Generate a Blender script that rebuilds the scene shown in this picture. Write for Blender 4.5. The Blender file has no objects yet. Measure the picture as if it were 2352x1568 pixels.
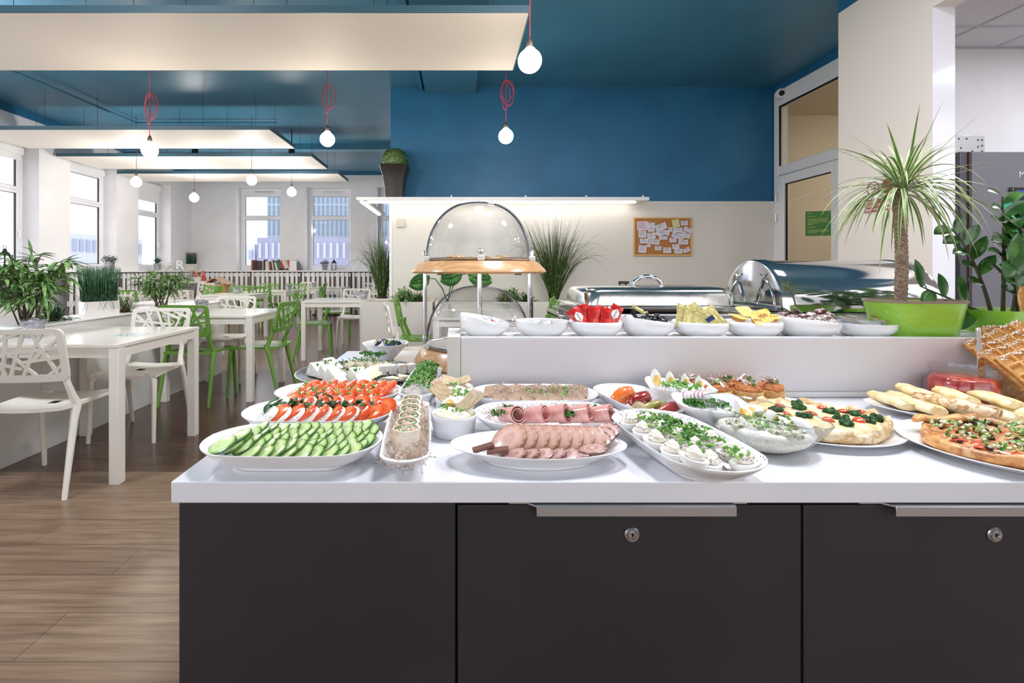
import bpy, bmesh, math, random
from mathutils import Vector, Matrix, Euler, noise
R = random.Random(7)
pi = math.pi
C = bpy.context.scene.collection
S = bpy.context.scene
# ---------------------------------------------------------------- camera, world, exposure
H = 1.145; F = 1100.0; VX = 1049.0; VY = 620.0
cam = bpy.data.cameras.new('camera'); co = bpy.data.objects.new('camera', cam); C.objects.link(co)
co.location = (0, 0, H); co.rotation_euler = (pi/2, 0, 0)
cam.sensor_width = 36; cam.lens = 36*F/2352
cam.shift_x = (1176-VX)/2352; cam.shift_y = -(784-VY)/2352
cam.clip_start = .05; cam.clip_end = 500
S.camera = co
w = bpy.data.worlds.new('world'); S.world = w; w.use_nodes = True
wb = w.node_tree.nodes['Background']; wb.inputs[0].default_value = (.95, .96, 1, 1); wb.inputs[1].default_value = 1.45
S.view_settings.view_transform = 'Standard'; S.view_settings.look = 'None'
S.view_settings.exposure = 0.5; S.view_settings.gamma = 1
S.view_settings.use_curve_mapping = False
S.cycles.use_denoising = True
S.cycles.max_bounces = 7; S.cycles.diffuse_bounces = 4; S.cycles.glossy_bounces = 4
S.cycles.transmission_bounces = 5; S.cycles.transparent_max_bounces = 14
S.cycles.caustics_reflective = False; S.cycles.caustics_refractive = False
S.cycles.sample_clamp_indirect = 6

def P(px, py, y):            # the point seen at pixel px,py at distance y
    return Vector(((px-VX)*y/F, y, H-(py-VY)*y/F))
def onz(px, py, z):          # the point seen at pixel px,py on the level z
    y = (H-z)*F/(py-VY); return Vector(((px-VX)*y/F, y, z))

# ---------------------------------------------------------------- mesh helpers
class MB:
    def __init__(s): s.v = []; s.f = []; s.m = []; s.cm = 0
    def add(s, vs, fs):
        b = len(s.v); s.v += [tuple(v) for v in vs]
        for f in fs: s.f.append([b+i for i in f]); s.m.append(s.cm)
        return s
    def box(s, x0, x1, y0, y1, z0, z1):
        return s.add([(x0,y0,z0),(x1,y0,z0),(x1,y1,z0),(x0,y1,z0),(x0,y0,z1),(x1,y0,z1),(x1,y1,z1),(x0,y1,z1)],
                     [(0,3,2,1),(4,5,6,7),(0,1,5,4),(1,2,6,5),(2,3,7,6),(3,0,4,7)])
    def loft(s, rings, cap0=True, cap1=True):
        n = len(rings[0]); vs = [p for r in rings for p in r]; fs = []
        for k in range(len(rings)-1):
            for i in range(n):
                j = (i+1) % n; fs.append((k*n+i, k*n+j, (k+1)*n+j, (k+1)*n+i))
        if cap0: fs.append(tuple(range(n-1, -1, -1)))
        if cap1: fs.append(tuple((len(rings)-1)*n+i for i in range(n)))
        return s.add(vs, fs)
    def lathe(s, prof, n=32, cx=0, cy=0, cap0=True, cap1=True, sx=1, sy=1):
        return s.loft([[(cx+r*sx*math.cos(2*pi*i/n), cy+r*sy*math.sin(2*pi*i/n), z) for i in range(n)] for r, z in prof], cap0, cap1)
    def tube(s, pts, rad, n=8, caps=True, flat=1.0):
        pts = [Vector(p) for p in pts]; m = len(pts)
        if not hasattr(rad, '__len__'): rad = [rad]*m
        rings = []; ref = None
        for i, p in enumerate(pts):
            t = (pts[min(i+1, m-1)]-pts[max(i-1, 0)])
            if t.length < 1e-9: t = Vector((0,0,1))
            t.normalize()
            if ref is None:
                ref = Vector((0,0,1)) if abs(t.z) < .9 else Vector((1,0,0))
            a = t.cross(ref)
            if a.length < 1e-6: a = t.cross(Vector((0,1,0)))
            a.normalize(); b = a.cross(t).normalized(); ref = b
            rings.append([p+(a*math.cos(2*pi*k/n)+b*math.sin(2*pi*k/n)*flat)*rad[i] for k in range(n)])
        return s.loft(rings, caps, caps)
    def sphere(s, c, r, n=12, m=8, sz=1, z0=-1, z1=1):
        a0 = math.asin(z0); a1 = math.asin(z1)
        prof = [(max(r*math.cos(a0+(a1-a0)*i/m), 1e-4), c[2]+r*sz*math.sin(a0+(a1-a0)*i/m)) for i in range(m+1)]
        return s.lathe(prof, n, c[0], c[1])
    def prism(s, poly, z0, z1):
        return s.loft([[(x, y, z0) for x, y in poly], [(x, y, z1) for x, y in poly]])
    def xf(s, mtx, frm=0):
        for i in range(frm, len(s.v)): s.v[i] = tuple(mtx @ Vector(s.v[i]))
        return s
    def jit(s, amp, sc=30, seed=0, frm=0):
        o = Vector((seed*7.3, seed*3.1, seed*5.7))
        for i in range(frm, len(s.v)):
            v = Vector(s.v[i]); s.v[i] = tuple(v+noise.noise_vector(v*sc+o)*amp)
        return s
def mesh(name, mb, mats, angle=35, flat=False):
    me = bpy.data.meshes.new(name); me.from_pydata(mb.v, [], mb.f)
    if not isinstance(mats, (list, tuple)): mats = [mats]
    for m in mats: me.materials.append(m)
    if len(mats) > 1: me.polygons.foreach_set('material_index', mb.m)
    bm = bmesh.new(); bm.from_mesh(me); bmesh.ops.recalc_face_normals(bm, faces=bm.faces); bm.to_mesh(me); bm.free()
    if not flat:
        me.shade_smooth(); me.set_sharp_from_angle(angle=math.radians(angle))
    return me
def tag(o, label=None, cat=None, group=None, kind=None):
    if label: o['label'] = label
    if cat: o['category'] = cat
    if group: o['group'] = group
    if kind: o['kind'] = kind
    return o
def obj(name, mb, mats, parent=None, loc=(0,0,0), rot=(0,0,0), bevel=0, angle=35, flat=False, label=None, cat=None, group=None, kind=None, seg=2):
    me = mb if isinstance(mb, bpy.types.Mesh) else mesh(name, mb, mats, angle, flat)
    o = bpy.data.objects.new(name, me); C.objects.link(o)
    o.location = loc; o.rotation_euler = rot
    if parent: o.parent = parent
    if bevel:
        b = o.modifiers.new('bevel', 'BEVEL'); b.width = bevel; b.segments = seg; b.limit_method = 'ANGLE'; b.angle_limit = math.radians(40)
        b.harden_normals = False
    return tag(o, label, cat, group, kind)
def thing(name, label, cat, loc=(0,0,0), rz=0, group=None):
    o = bpy.data.objects.new(name, None); C.objects.link(o); o.empty_display_size = .05
    o.location = loc; o.rotation_euler = rz if hasattr(rz, '__len__') else (0, 0, rz)
    return tag(o, label, cat, group)
def dup(o, loc=None, rot=None, label=None, parent=None):
    c = o.copy(); C.objects.link(c)
    if parent: c.parent = parent
    if loc is not None: c.location = loc
    if rot is not None: c.rotation_euler = rot if hasattr(rot, '__len__') else (0, 0, rot)
    if label: c['label'] = label
    for ch in list(o.children): dup(ch, parent=c)
    return c
def kinds(name, mb, mats, n, place, label, cat, group, **k):     # n copies of one small thing
    me = mesh(name, mb, mats, k.pop('angle', 35)) if isinstance(mb, MB) else mb
    for i in range(n):
        l, r = place(i)
        o = bpy.data.objects.new(name, me); C.objects.link(o); o.location = l; o.rotation_euler = r
        if 'scale' in k: o.scale = [k['scale'][0]+(k['scale'][1]-k['scale'][0])*R.random()]*3
        tag(o, label(i) if callable(label) else label, cat, group)

# ---------------------------------------------------------------- materials
ORD = ['first', 'second', 'third', 'fourth', 'fifth', 'sixth', 'seventh', 'eighth', 'ninth', 'tenth', 'eleventh', 'twelfth', 'thirteenth', 'fourteenth', 'fifteenth', 'sixteenth']
def lin(c):
    if isinstance(c, str):
        c = [int(c[i:i+2], 16)/255 for i in (0, 2, 4)]
    return tuple(x/12.92 if x <= .04045 else ((x+.055)/1.055)**2.4 for x in c)+(1,)
def mat(name, col, rough=.5, metal=0, spec=.5, col2=None, scale=20, coat=0, bump=0, bscale=60, trans=0, ramp=(.4, .6), stretch=None, detail=3, sss=0, emit=0, coord='Object', space=None):
    m = bpy.data.materials.new(name); m.use_nodes = True; nt = m.node_tree; N = nt.nodes; L = nt.links
    b = N['Principled BSDF']; b.inputs['Base Color'].default_value = lin(col); b.inputs['Roughness'].default_value = rough
    b.inputs['Metallic'].default_value = metal; b.inputs['Specular IOR Level'].default_value = spec
    b.inputs['Coat Weight'].default_value = coat; b.inputs['Coat Roughness'].default_value = .05
    if sss:
        b.inputs['Subsurface Weight'].default_value = sss; b.inputs['Subsurface Radius'].default_value = (.01, .006, .004); b.inputs['Subsurface Scale'].default_value = 1
    if emit: b.inputs['Emission Color'].default_value = lin(col); b.inputs['Emission Strength'].default_value = emit
    if col2 or bump:
        tc = N.new('ShaderNodeTexCoord'); mp = N.new('ShaderNodeMapping'); L.new(tc.outputs[coord], mp.inputs[0])
        if stretch: mp.inputs['Scale'].default_value = stretch
    if col2:
        nz = N.new('ShaderNodeTexNoise'); nz.inputs['Scale'].default_value = scale; nz.inputs['Detail'].default_value = detail
        L.new(mp.outputs[0], nz.inputs[0]); rp = N.new('ShaderNodeValToRGB'); L.new(nz.outputs[0], rp.inputs[0])
        cols = [col, col2] if not isinstance(col2, (list, tuple)) else [col]+list(col2)
        rp.color_ramp.elements[0].position = ramp[0]; rp.color_ramp.elements[0].color = lin(cols[0])
        rp.color_ramp.elements[1].position = ramp[1]; rp.color_ramp.elements[1].color = lin(cols[-1])
        for k, c in enumerate(cols[1:-1]):
            e = rp.color_ramp.elements.new(ramp[0]+(ramp[1]-ramp[0])*(k+1)/(len(cols)-1)); e.color = lin(c)
        L.new(rp.outputs[0], b.inputs['Base Color'])
    if bump:
        n2 = N.new('ShaderNodeTexNoise'); n2.inputs['Scale'].default_value = bscale; n2.inputs['Detail'].default_value = 3
        L.new(mp.outputs[0], n2.inputs[0]); bp = N.new('ShaderNodeBump'); bp.inputs['Strength'].default_value = bump; bp.inputs['Distance'].default_value = .01
        L.new(n2.outputs[0], bp.inputs['Height']); L.new(bp.outputs[0], b.inputs['Normal'])
    return m
def emat(name, col, s):
    m = bpy.data.materials.new(name); m.use_nodes = True; N = m.node_tree.nodes; N.clear()
    e = N.new('ShaderNodeEmission'); e.inputs[0].default_value = lin(col); e.inputs[1].default_value = s
    o = N.new('ShaderNodeOutputMaterial'); m.node_tree.links.new(e.outputs[0], o.inputs[0]); return m
def glass(name, tint='ffffff', base=.04, refl=1.0, rough=.02, fres=1.45):
    m = bpy.data.materials.new(name); m.use_nodes = True; nt = m.node_tree; N = nt.nodes; N.clear(); L = nt.links
    t = N.new('ShaderNodeBsdfTransparent'); t.inputs[0].default_value = lin(tint)
    g = N.new('ShaderNodeBsdfGlossy'); g.inputs['Roughness'].default_value = rough
    f = N.new('ShaderNodeLayerWeight'); f.inputs[0].default_value = .5
    pw = N.new('ShaderNodeMath'); pw.operation = 'POWER'; pw.inputs[1].default_value = 4.0; L.new(f.outputs['Facing'], pw.inputs[0])
    a = N.new('ShaderNodeMath'); a.operation = 'MULTIPLY_ADD'; a.inputs[1].default_value = refl; a.inputs[2].default_value = base; a.use_clamp = True
    x = N.new('ShaderNodeMixShader'); o = N.new('ShaderNodeOutputMaterial')
    L.new(pw.outputs[0], a.inputs[0]); L.new(a.outputs[0], x.inputs[0]); L.new(t.outputs[0], x.inputs[1]); L.new(g.outputs[0], x.inputs[2]); L.new(x.outputs[0], o.inputs[0])
    return m
def radial(name, stops, rough=.4, axis='xy', r=1.0, nz=.0, nscale=200, coat=0, sss=0, bump=0):   # colour by distance from the thing's own axis
    m = mat(name, stops[0][1], rough, coat=coat, sss=sss); nt = m.node_tree; N = nt.nodes; L = nt.links
    tc = N.new('ShaderNodeTexCoord'); sp = N.new('ShaderNodeMapping'); sp.inputs['Scale'].default_value = (1/r, 1/r, 0) if axis == 'xy' else (1/r, 0, 1/r)
    L.new(tc.outputs['Object'], sp.inputs[0]); ln = N.new('ShaderNodeVectorMath'); ln.operation = 'LENGTH'; L.new(sp.outputs[0], ln.inputs[0])
    n = N.new('ShaderNodeTexNoise'); n.inputs['Scale'].default_value = nscale; L.new(tc.outputs['Object'], n.inputs[0])
    a = N.new('ShaderNodeMath'); a.operation = 'MULTIPLY_ADD'; L.new(n.outputs[0], a.inputs[0]); a.inputs[1].default_value = nz
    s2 = N.new('ShaderNodeMath'); s2.operation = 'SUBTRACT'; L.new(ln.outputs['Value'], s2.inputs[0]); s2.inputs[1].default_value = nz/2
    L.new(s2.outputs[0], a.inputs[2]); rp = N.new('ShaderNodeValToRGB'); L.new(a.outputs[0], rp.inputs[0])
    e = rp.color_ramp.elements
    while len(e) < len(stops): e.new(.5)
    for k, (p, c) in enumerate(stops): e[k].position = p; e[k].color = lin(c)
    L.new(rp.outputs[0], N['Principled BSDF'].inputs['Base Color'])
    return m
M = {}
M['wall'] = mat('wall_paint', 'e4e1e2', .6, col2='e8e6e8', scale=2, bump=.02, bscale=150)
M['beige'] = mat('wall_beige', 'efe6da', .6)
M['ceil'] = mat('ceiling_blue', '3e7690', .4, col2='437e98', scale=1.2)
M['blue'] = mat('wall_blue', '1f6288', .5, col2='226a90', scale=1.5)
M['white'] = mat('white_plastic', 'eeedeb', .35)
M['whitegloss'] = mat('white_gloss', 'ededf2', .12, coat=.5)
M['cream'] = mat('cream_lacquer', 'e9e4da', .18, coat=.3)
M['porc'] = mat('porcelain', 'f2f2f3', .12, coat=.6)
M['panelw'] = mat('baffle_white', 'ebe4da', .6)
M['panelb'] = mat('baffle_edge', '3a5c68', .5)
M['dark'] = mat('dark_grey_lacquer', '2c2a2f', .42, col2='302e33', scale=3, spec=.4)
M['black'] = mat('black', '111111', .4)
M['chrome'] = mat('chrome', 'dcdcde', .07, metal=1)
M['steel'] = mat('steel', 'b9b9bc', .22, metal=1)
M['alu'] = mat('aluminium', 'c6c6c9', .35, metal=.9)
M['zinc'] = mat('zinc', 'bcbec2', .35, metal=.8, col2='a4a6aa', scale=60)
M['greenplastic'] = mat('green_plastic', '5d9a2b', .35)
M['whitechair'] = mat('white_chair_plastic', 'e8e3d8', .35)
M['glass'] = glass('window_glass', base=.02, refl=.6)
M['acryl'] = glass('acrylic', 'f4f5f7', base=.05, refl=.55)
M['acryl2'] = glass('acrylic_edge', '8f94a2', base=.22, refl=.5)
M['bowlglass'] = glass('bowl_glass', 'fcfdfd', base=.045, refl=.6)
M['beech'] = mat('beech', 'cf9f6c', .3, col2=['c08f5c', 'd9ad7e', 'c69765'], scale=9, stretch=(1, 5, 9), ramp=(.3, .7), coat=.3, detail=6)
M['red'] = mat('red_cord', 'b5303f', .6)
M['cord'] = mat('dark_cord', '3c3c3c', .6)
# ================================================================ THE ROOM
CZ = 3.67          # ceiling height
def structure(name, mb, m, **k):
    return obj(name, mb, m, kind='structure', **k)
def plank(name, a, b, c, gap, rough, rot=0.0, bw=1.3, rh=.2):
    m = mat(name, a, rough); nt = m.node_tree; N = nt.nodes; L = nt.links
    tc = N.new('ShaderNodeTexCoord'); mp = N.new('ShaderNodeMapping'); mp.inputs['Rotation'].default_value = (0, 0, rot)
    L.new(tc.outputs['Object'], mp.inputs[0])
    br = N.new('ShaderNodeTexBrick'); br.inputs['Scale'].default_value = 1; br.inputs['Brick Width'].default_value = bw; br.inputs['Row Height'].default_value = rh
    br.inputs['Mortar Size'].default_value = .0014; br.inputs['Color1'].default_value = lin(a); br.inputs['Color2'].default_value = lin(b); br.inputs['Mortar'].default_value = lin(gap)
    br.offset = .37; L.new(mp.outputs[0], br.inputs[0])
    m2 = N.new('ShaderNodeMapping'); m2.inputs['Rotation'].default_value = (0, 0, rot); m2.inputs['Scale'].default_value = (1.5, 26, 1); L.new(tc.outputs['Object'], m2.inputs[0])
    # the mapping rotates after scaling, so the grain gets its own rotate-then-scale pair
    m3 = N.new('ShaderNodeMapping'); m3.inputs['Scale'].default_value = (1.5, 26, 1); L.new(mp.outputs[0], m3.inputs[0])
    nz = N.new('ShaderNodeTexNoise'); nz.inputs['Scale'].default_value = 1.6; nz.inputs['Detail'].default_value = 7; nz.inputs['Roughness'].default_value = .65; L.new(m3.outputs[0], nz.inputs[0])
    rp = N.new('ShaderNodeValToRGB'); rp.color_ramp.elements[0].position = .35; rp.color_ramp.elements[0].color = lin(c); rp.color_ramp.elements[1].position = .68; rp.color_ramp.elements[1].color = (1, 1, 1, 1)
    L.new(nz.outputs[0], rp.inputs[0]); mx = N.new('ShaderNodeMix'); mx.data_type = 'RGBA'; mx.blend_type = 'MULTIPLY'; mx.inputs[0].default_value = .8
    L.new(br.outputs[0], mx.inputs[6]); L.new(rp.outputs[0], mx.inputs[7]); L.new(mx.outputs[2], N['Principled BSDF'].inputs['Base Color'])
    bp = N.new('ShaderNodeBump'); bp.inputs['Strength'].default_value = .12; bp.inputs['Distance'].default_value = .004; L.new(nz.outputs[0], bp.inputs['Height']); L.new(bp.outputs[0], N['Principled BSDF'].inputs['Normal'])
    return m
fl1 = plank('oak_planks', '9c836c', '8d7560', '9c9084', '55432f', .3, rot=0.0)
fl2 = plank('wenge_planks', '6e5346', '60483d', '9a8a80', '2a1f1a', .2, rot=0.0)
fl3 = plank('walnut_planks', '8a6d60', '7c6154', 'a09088', '4a3a32', .24)
structure('floor', MB().box(-7.3, 9, -3, 2.72, -.1, 0), fl1)
structure('floor_middle', MB().box(-7.3, 9, 2.72, 5.48, -.1, 0), fl2)
structure('floor_back', MB().box(-7.3, 9, 5.48, 12.9, -.1, 0), fl3)
structure('ceiling', MB().box(-6.87, 4.4, -2.6, 12.4, CZ, CZ+.12), M['ceil'])
structure('wall_behind', MB().box(-7, -5.2, -2.8, -2.6, 0, CZ).box(-5.2, -.6, -2.8, -2.6, 0, .9).box(-5.2, -.6, -2.8, -2.6, 3.2, CZ).box(-.6, .4, -2.8, -2.6, 0, CZ).box(.4, 4.4, -2.8, -2.6, 0, .9).box(.4, 4.4, -2.8, -2.6, 3.2, CZ).box(4.4, 9, -2.8, -2.6, 0, CZ), M['wall'])
# back wall with its window openings
W3 = [(-5.715, -4.554), (-3.923, -2.728), (-2.074, -.9)]
ZS, ZT = 1.14, 3.30
mb = MB(); x = -7.2
for a, b in W3:
    mb.box(x, a, 12.4, 12.75, 0, CZ+.1); mb.box(a, b, 12.4, 12.75, 0, ZS); mb.box(a, b, 12.4, 12.75, ZT, CZ+.1); x = b
mb.box(x, 4.6, 12.4, 12.75, 0, CZ+.1)
structure('wall_back', mb, M['wall'])
# left wall with window openings
WL = [(6.70, 7.87), (8.51, 9.67), (10.33, 11.50)]
mb = MB(); y = 5.9
for a, b in WL:
    mb.box(-7.2, -6.865, y, a, 0, CZ+.1); mb.box(-7.2, -6.865, a, b, 0, ZS); mb.box(-7.2, -6.865, a, b, 3.18, CZ+.1); y = b
mb.box(-7.2, -6.865, y, 12.4, 0, CZ+.1)
structure('wall_left', mb, M['wall'])
structure('trim_1', MB().box(-6.863, -6.83, 5.9, 12.4, 3.56, CZ-.002), M['blue'])
structure('trim_2', MB().box(-6.83, -.95, 12.36, 12.398, 3.60, CZ-.002), M['blue'])
def window(name, a, b, z0, z1, lab, blind=0):
    """window in local frame: x along the wall, y outwards, z up; origin at the opening's lower left"""
    t = bpy.data.objects.new(name, None); C.objects.link(t); t['kind'] = 'structure'
    w_ = b-a; h = z1-z0
    m = MB()
    m.box(0, .07, 0, .07, 0, h); m.box(w_-.07, w_, 0, .07, 0, h); m.box(.07, w_-.07, 0, .07, 0, .07); m.box(.07, w_-.07, 0, .07, h-.16, h)
    obj('window_frame', m, M['whitegloss'], t, bevel=.006)
    zt = h*.64
    m = MB(); s = .055
    for (u0, u1) in ((.07, zt), (zt, h-.16)):
        m.box(.07, .07+s, -.012, .05, u0, u1); m.box(w_-.07-s, w_-.07, -.012, .05, u0, u1); m.box(.07+s, w_-.07-s, -.012, .05, u0, u0+s); m.box(.07+s, w_-.07-s, -.012, .05, u1-s, u1)
    obj('sash', m, M['whitegloss'], t, bevel=.006)
    m = MB()
    for (u0, u1) in ((.07, zt), (zt, h-.16)):
        for (x0, x1, y0, y1) in ((.07+s, w_-.07-s, u0+s, u0+s+.006), (.07+s, w_-.07-s, u1-s-.006, u1-s)): m.box(x0, x1, .0, .03, y0, y1)
        for x0 in (.07+s, w_-.07-s-.006): m.box(x0, x0+.006, .0, .03, u0+s, u1-s)
    obj('seal', m, M['black'], t)
    obj('pane', MB().box(.12, w_-.12, .018, .024, .12, zt-.04).box(.12, w_-.12, .018, .024, zt+.04, h-.2), M['glass'], t)
    obj('vent', MB().box(w_*.32, w_*.75, -.02, 0, h-.1, h-.075), M['alu'], t, bevel=.004)
    if blind:
        obj('roller_blind', MB().box(.06, w_-.06, -.03, -.02, h-.16-blind, h-.12).box(.04, w_-.04, -.06, -.005, h-.16, h-.05), M['white'], t, bevel=.01)
    obj('handle', MB().box(w_-.11, w_-.09, -.03, -.012, h*.3, h*.3+.05).box(w_-.11, w_-.088, -.05, -.03, h*.3-.09, h*.3+.04), M['white'], t, bevel=.006)
    return t
i = 1
for (a, b) in W3:
    o = window('window_%d' % i, a, b, ZS, ZT, '', .0); o.location = (a, 12.68, ZS); i += 1
for k, (a, b) in enumerate(WL):
    o = window('window_%d' % i, a, b, ZS, 3.18, '', (.1, .02, .3)[k]); o.location = (-7.13, a, ZS); o.rotation_euler = (0, 0, pi/2); i += 1
# outside: distant buildings and bare trees
def bld(name, label, x0, x1, y0, y1, z0, z1, m, mw, nx, nz, ww=.5, wh=.6, face='y', cat='building'):
    t = thing(name, label, cat, ((x0+x1)/2, (y0+y1)/2, z0))
    cx, cy = (x0+x1)/2, (y0+y1)/2
    obj('wall', MB().box(x0-cx, x1-cx, y0-cy, y1-cy, 0, z1-z0), m, t)
    g = MB(); H_ = z1-z0
    for i in range(nx):
        for j in range(nz):
            if face == 'y':
                a = x0-cx+(x1-x0)*(i+.5)/nx; d = (x1-x0)/nx*ww/2; zz = H_*(j+.5)/nz; e = H_/nz*wh/2
                g.box(a-d, a+d, y0-cy-.15, y0-cy, zz-e, zz+e)
            else:
                a = y0-cy+(y1-y0)*(i+.5)/nx; d = (y1-y0)/nx*ww/2; zz = H_*(j+.5)/nz; e = H_/nz*wh/2
                g.box(x1-cx, x1-cx+.15, a-d, a+d, zz-e, zz+e)
    obj('window_band', g, mw, t)
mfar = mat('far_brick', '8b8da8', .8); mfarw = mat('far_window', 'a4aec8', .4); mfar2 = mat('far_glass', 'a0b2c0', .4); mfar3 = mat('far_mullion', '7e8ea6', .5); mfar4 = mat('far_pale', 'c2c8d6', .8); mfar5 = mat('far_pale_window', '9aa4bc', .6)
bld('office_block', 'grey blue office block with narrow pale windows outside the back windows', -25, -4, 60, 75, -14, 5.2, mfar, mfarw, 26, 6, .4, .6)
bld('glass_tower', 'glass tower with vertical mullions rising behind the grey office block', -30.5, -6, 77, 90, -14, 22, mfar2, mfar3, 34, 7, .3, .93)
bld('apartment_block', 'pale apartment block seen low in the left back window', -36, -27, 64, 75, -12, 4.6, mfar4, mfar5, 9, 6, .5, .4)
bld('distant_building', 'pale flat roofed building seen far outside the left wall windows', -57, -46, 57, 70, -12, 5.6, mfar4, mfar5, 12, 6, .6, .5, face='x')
def baretree(x, y, z, h, label):
    mb = MB(); rr = random.Random(int(x*10))
    def br(p, d, l, r, dep):
        q = p+d*l
        mb.tube([p, (p+q)/2+Vector((rr.uniform(-1, 1), rr.uniform(-1, 1), 0))*l*.06, q], [r, r*.8, r*.6], 4)
        if dep:
            for _ in range(3):
                nd = (d+Vector((rr.uniform(-1, 1), rr.uniform(-1, 1), rr.uniform(-.3, .7)))*.75).normalized(); br(q, nd, l*.7, r*.6, dep-1)
    br(Vector((0, 0, 0)), Vector((0, 0, 1)), h*.32, h*.02, 4)
    obj('bare_tree', mb, M['bark_far'], loc=(x, y, z), label=label, cat='tree', group='bare trees outside the windows')
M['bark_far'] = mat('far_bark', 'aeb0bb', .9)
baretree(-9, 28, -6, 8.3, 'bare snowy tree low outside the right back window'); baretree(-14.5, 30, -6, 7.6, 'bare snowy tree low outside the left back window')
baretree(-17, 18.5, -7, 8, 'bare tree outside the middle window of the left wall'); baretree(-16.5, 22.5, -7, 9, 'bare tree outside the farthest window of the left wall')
# ledge and slatted radiator cover
structure('trim_3', MB().box(-6.865, -1.0, 12.12, 12.40, 1.10, 1.138), M['white'], bevel=.004)
structure('trim_4', MB().box(-6.865, -6.585, 5.9, 12.12, 1.10, 1.138), M['white'], bevel=.004)
M['gap_shade'] = mat('gap_shade_brown', '8a7c76', .8)  # brown board colour paints in the shade between the slats
def slats(name, label, x0, length, rot, loc, n):
    t = thing(name, label, 'radiator cover', loc, rot, 'slatted radiator covers under the ledge')
    m = MB()
    for z in (.12, .52, .98): m.box(0, length, .03, .05, z, z+.09)
    obj('rail', m, M['white'], t)
    obj('gap_shade', MB().box(0, length, .055, .062, .04, 1.08), M['gap_shade'], t)
    s = length/n
    for i in range(n):
        wv = s*(.62 if i % 3 else .45)
        obj('slat', MB().box(i*s+.01, i*s+.01+wv, 0, .022, .03, 1.085), M['white'], t)
k = 0
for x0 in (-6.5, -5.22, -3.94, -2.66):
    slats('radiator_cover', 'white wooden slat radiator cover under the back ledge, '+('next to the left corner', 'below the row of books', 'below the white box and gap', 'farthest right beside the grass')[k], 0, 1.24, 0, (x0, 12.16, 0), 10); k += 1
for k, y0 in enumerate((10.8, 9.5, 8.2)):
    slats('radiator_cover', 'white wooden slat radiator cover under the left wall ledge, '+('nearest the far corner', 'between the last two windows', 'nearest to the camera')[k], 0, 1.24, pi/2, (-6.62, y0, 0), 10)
# partition: blue upper wall, ribbed white sheets below
PY = 6.6
structure('wall_partition', MB().box(-.912, 4.386, PY, PY+.15, 0, CZ), M['blue'])
def ribbed(name, col):
    m = mat(name, col, .18, coat=.4); nt = m.node_tree; N = nt.nodes; L = nt.links
    tc = N.new('ShaderNodeTexCoord'); wv = N.new('ShaderNodeTexWave'); wv.bands_direction = 'Z'; wv.inputs['Scale'].default_value = 26
    L.new(tc.outputs['Object'], wv.inputs[0]); bp = N.new('ShaderNodeBump'); bp.inputs['Strength'].default_value = .25; bp.inputs['Distance'].default_value = .003
    L.new(wv.outputs['Fac'], bp.inputs['Height']); L.new(bp.outputs[0], N['Principled BSDF'].inputs['Normal']); return m
M['rib'] = ribbed('ribbed_sheet', 'dfdad0')
structure('wall_partition_sheet', MB().box(-.895, 1.62, PY-.02, PY-.002, 0, 2.09).box(1.6215, 4.37, PY-.02, PY-.002, 0, 2.09), M['rib'])
structure('trim_5', MB().box(-.925, -.89, PY-.03, PY+.17, 0, 2.1), M['white'])
structure('trim_10', MB().box(-.43, .26, 3.4, PY, 3.57, CZ), M['ceil'], bevel=.003)
structure('trim_6', MB().box(-.52, -.47, 3.4, PY, 3.62, CZ), M['ceil'])
structure('trim_7', MB().box(-6.83, -.95, 9.55, 9.75, 3.55, CZ), M['ceil'])
# right: door wall and pier wall
structure('wall_right', MB().box(4.386, 4.55, 4.73, 5.42, 0, CZ).box(4.386, 4.55, 6.58, 6.75, 0, CZ).box(4.386, 4.55, 5.42, 6.58, 3.45, CZ), M['white'])
structure('trim_8', MB().box(4.37, 4.386, 4.53, PY, 3.57, CZ), M['blue'])
structure('wall_pier', MB().box(3.61, 3.78, 3.64, 4.53, 0, 3.57).box(3.61, 3.78, 1.2, 3.64, 3.14, 3.57), M['beige'])
structure('wall_pier_jamb', MB().box(3.6101, 3.78, 3.632, 3.64, 0, 3.14), M['whitegloss'])
structure('wall_pier_top', MB().box(3.61, 3.78, 1.2, 4.53, 3.57, CZ), M['blue'])
# glazed door with transom
dr = bpy.data.objects.new('door_1', None); C.objects.link(dr); dr['kind'] = 'structure'; dr.location = (4.386, 6.58, 0); dr.rotation_euler = (0, 0, -pi/2)
m = MB(); wd = 1.16
m.box(0, .09, -.03, .08, 0, 3.57); m.box(wd-.02, wd+.08, -.03, .08, 0, 3.57); m.box(.09, wd-.02, -.03, .08, 3.36, 3.57); m.box(.09, wd-.02, -.03, .08, 2.42, 2.55)
obj('door_frame', m, M['white'], dr, bevel=.008)
m = MB(); m.box(.09, .22, -.045, .03, .02, 2.41); m.box(wd-.14, wd-.03, -.045, .03, .02, 2.41); m.box(.22, wd-.14, -.045, .03, 2.29, 2.41); m.box(.22, wd-.14, -.045, .03, .02, .25)
obj('door_leaf', m, M['white'], dr, bevel=.008)
m = MB(); m.box(.20, .215+.02, -.02, .0, .25, 2.3); m.box(.22, wd-.14, -.02, 0, 2.28, 2.30); m.box(.09, .11, -.02, .0, 2.55, 3.36); m.box(.09, wd-.02, -.02, 0, 3.34, 3.36)
obj('seal', m, M['black'], dr)
obj('pane', MB().box(.22, wd-.14, -.008, 0, .25, 2.29), M['glass'], dr)
obj('transom_pane', MB().box(.09, wd-.02, -.008, 0, 2.55, 3.36), M['glass'], dr)
for z in (1.85, 2.12): obj('hinge', MB().lathe([(.013, z-.05), (.013, z+.05)], 12, .085, -.055), M['alu'], dr)
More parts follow.
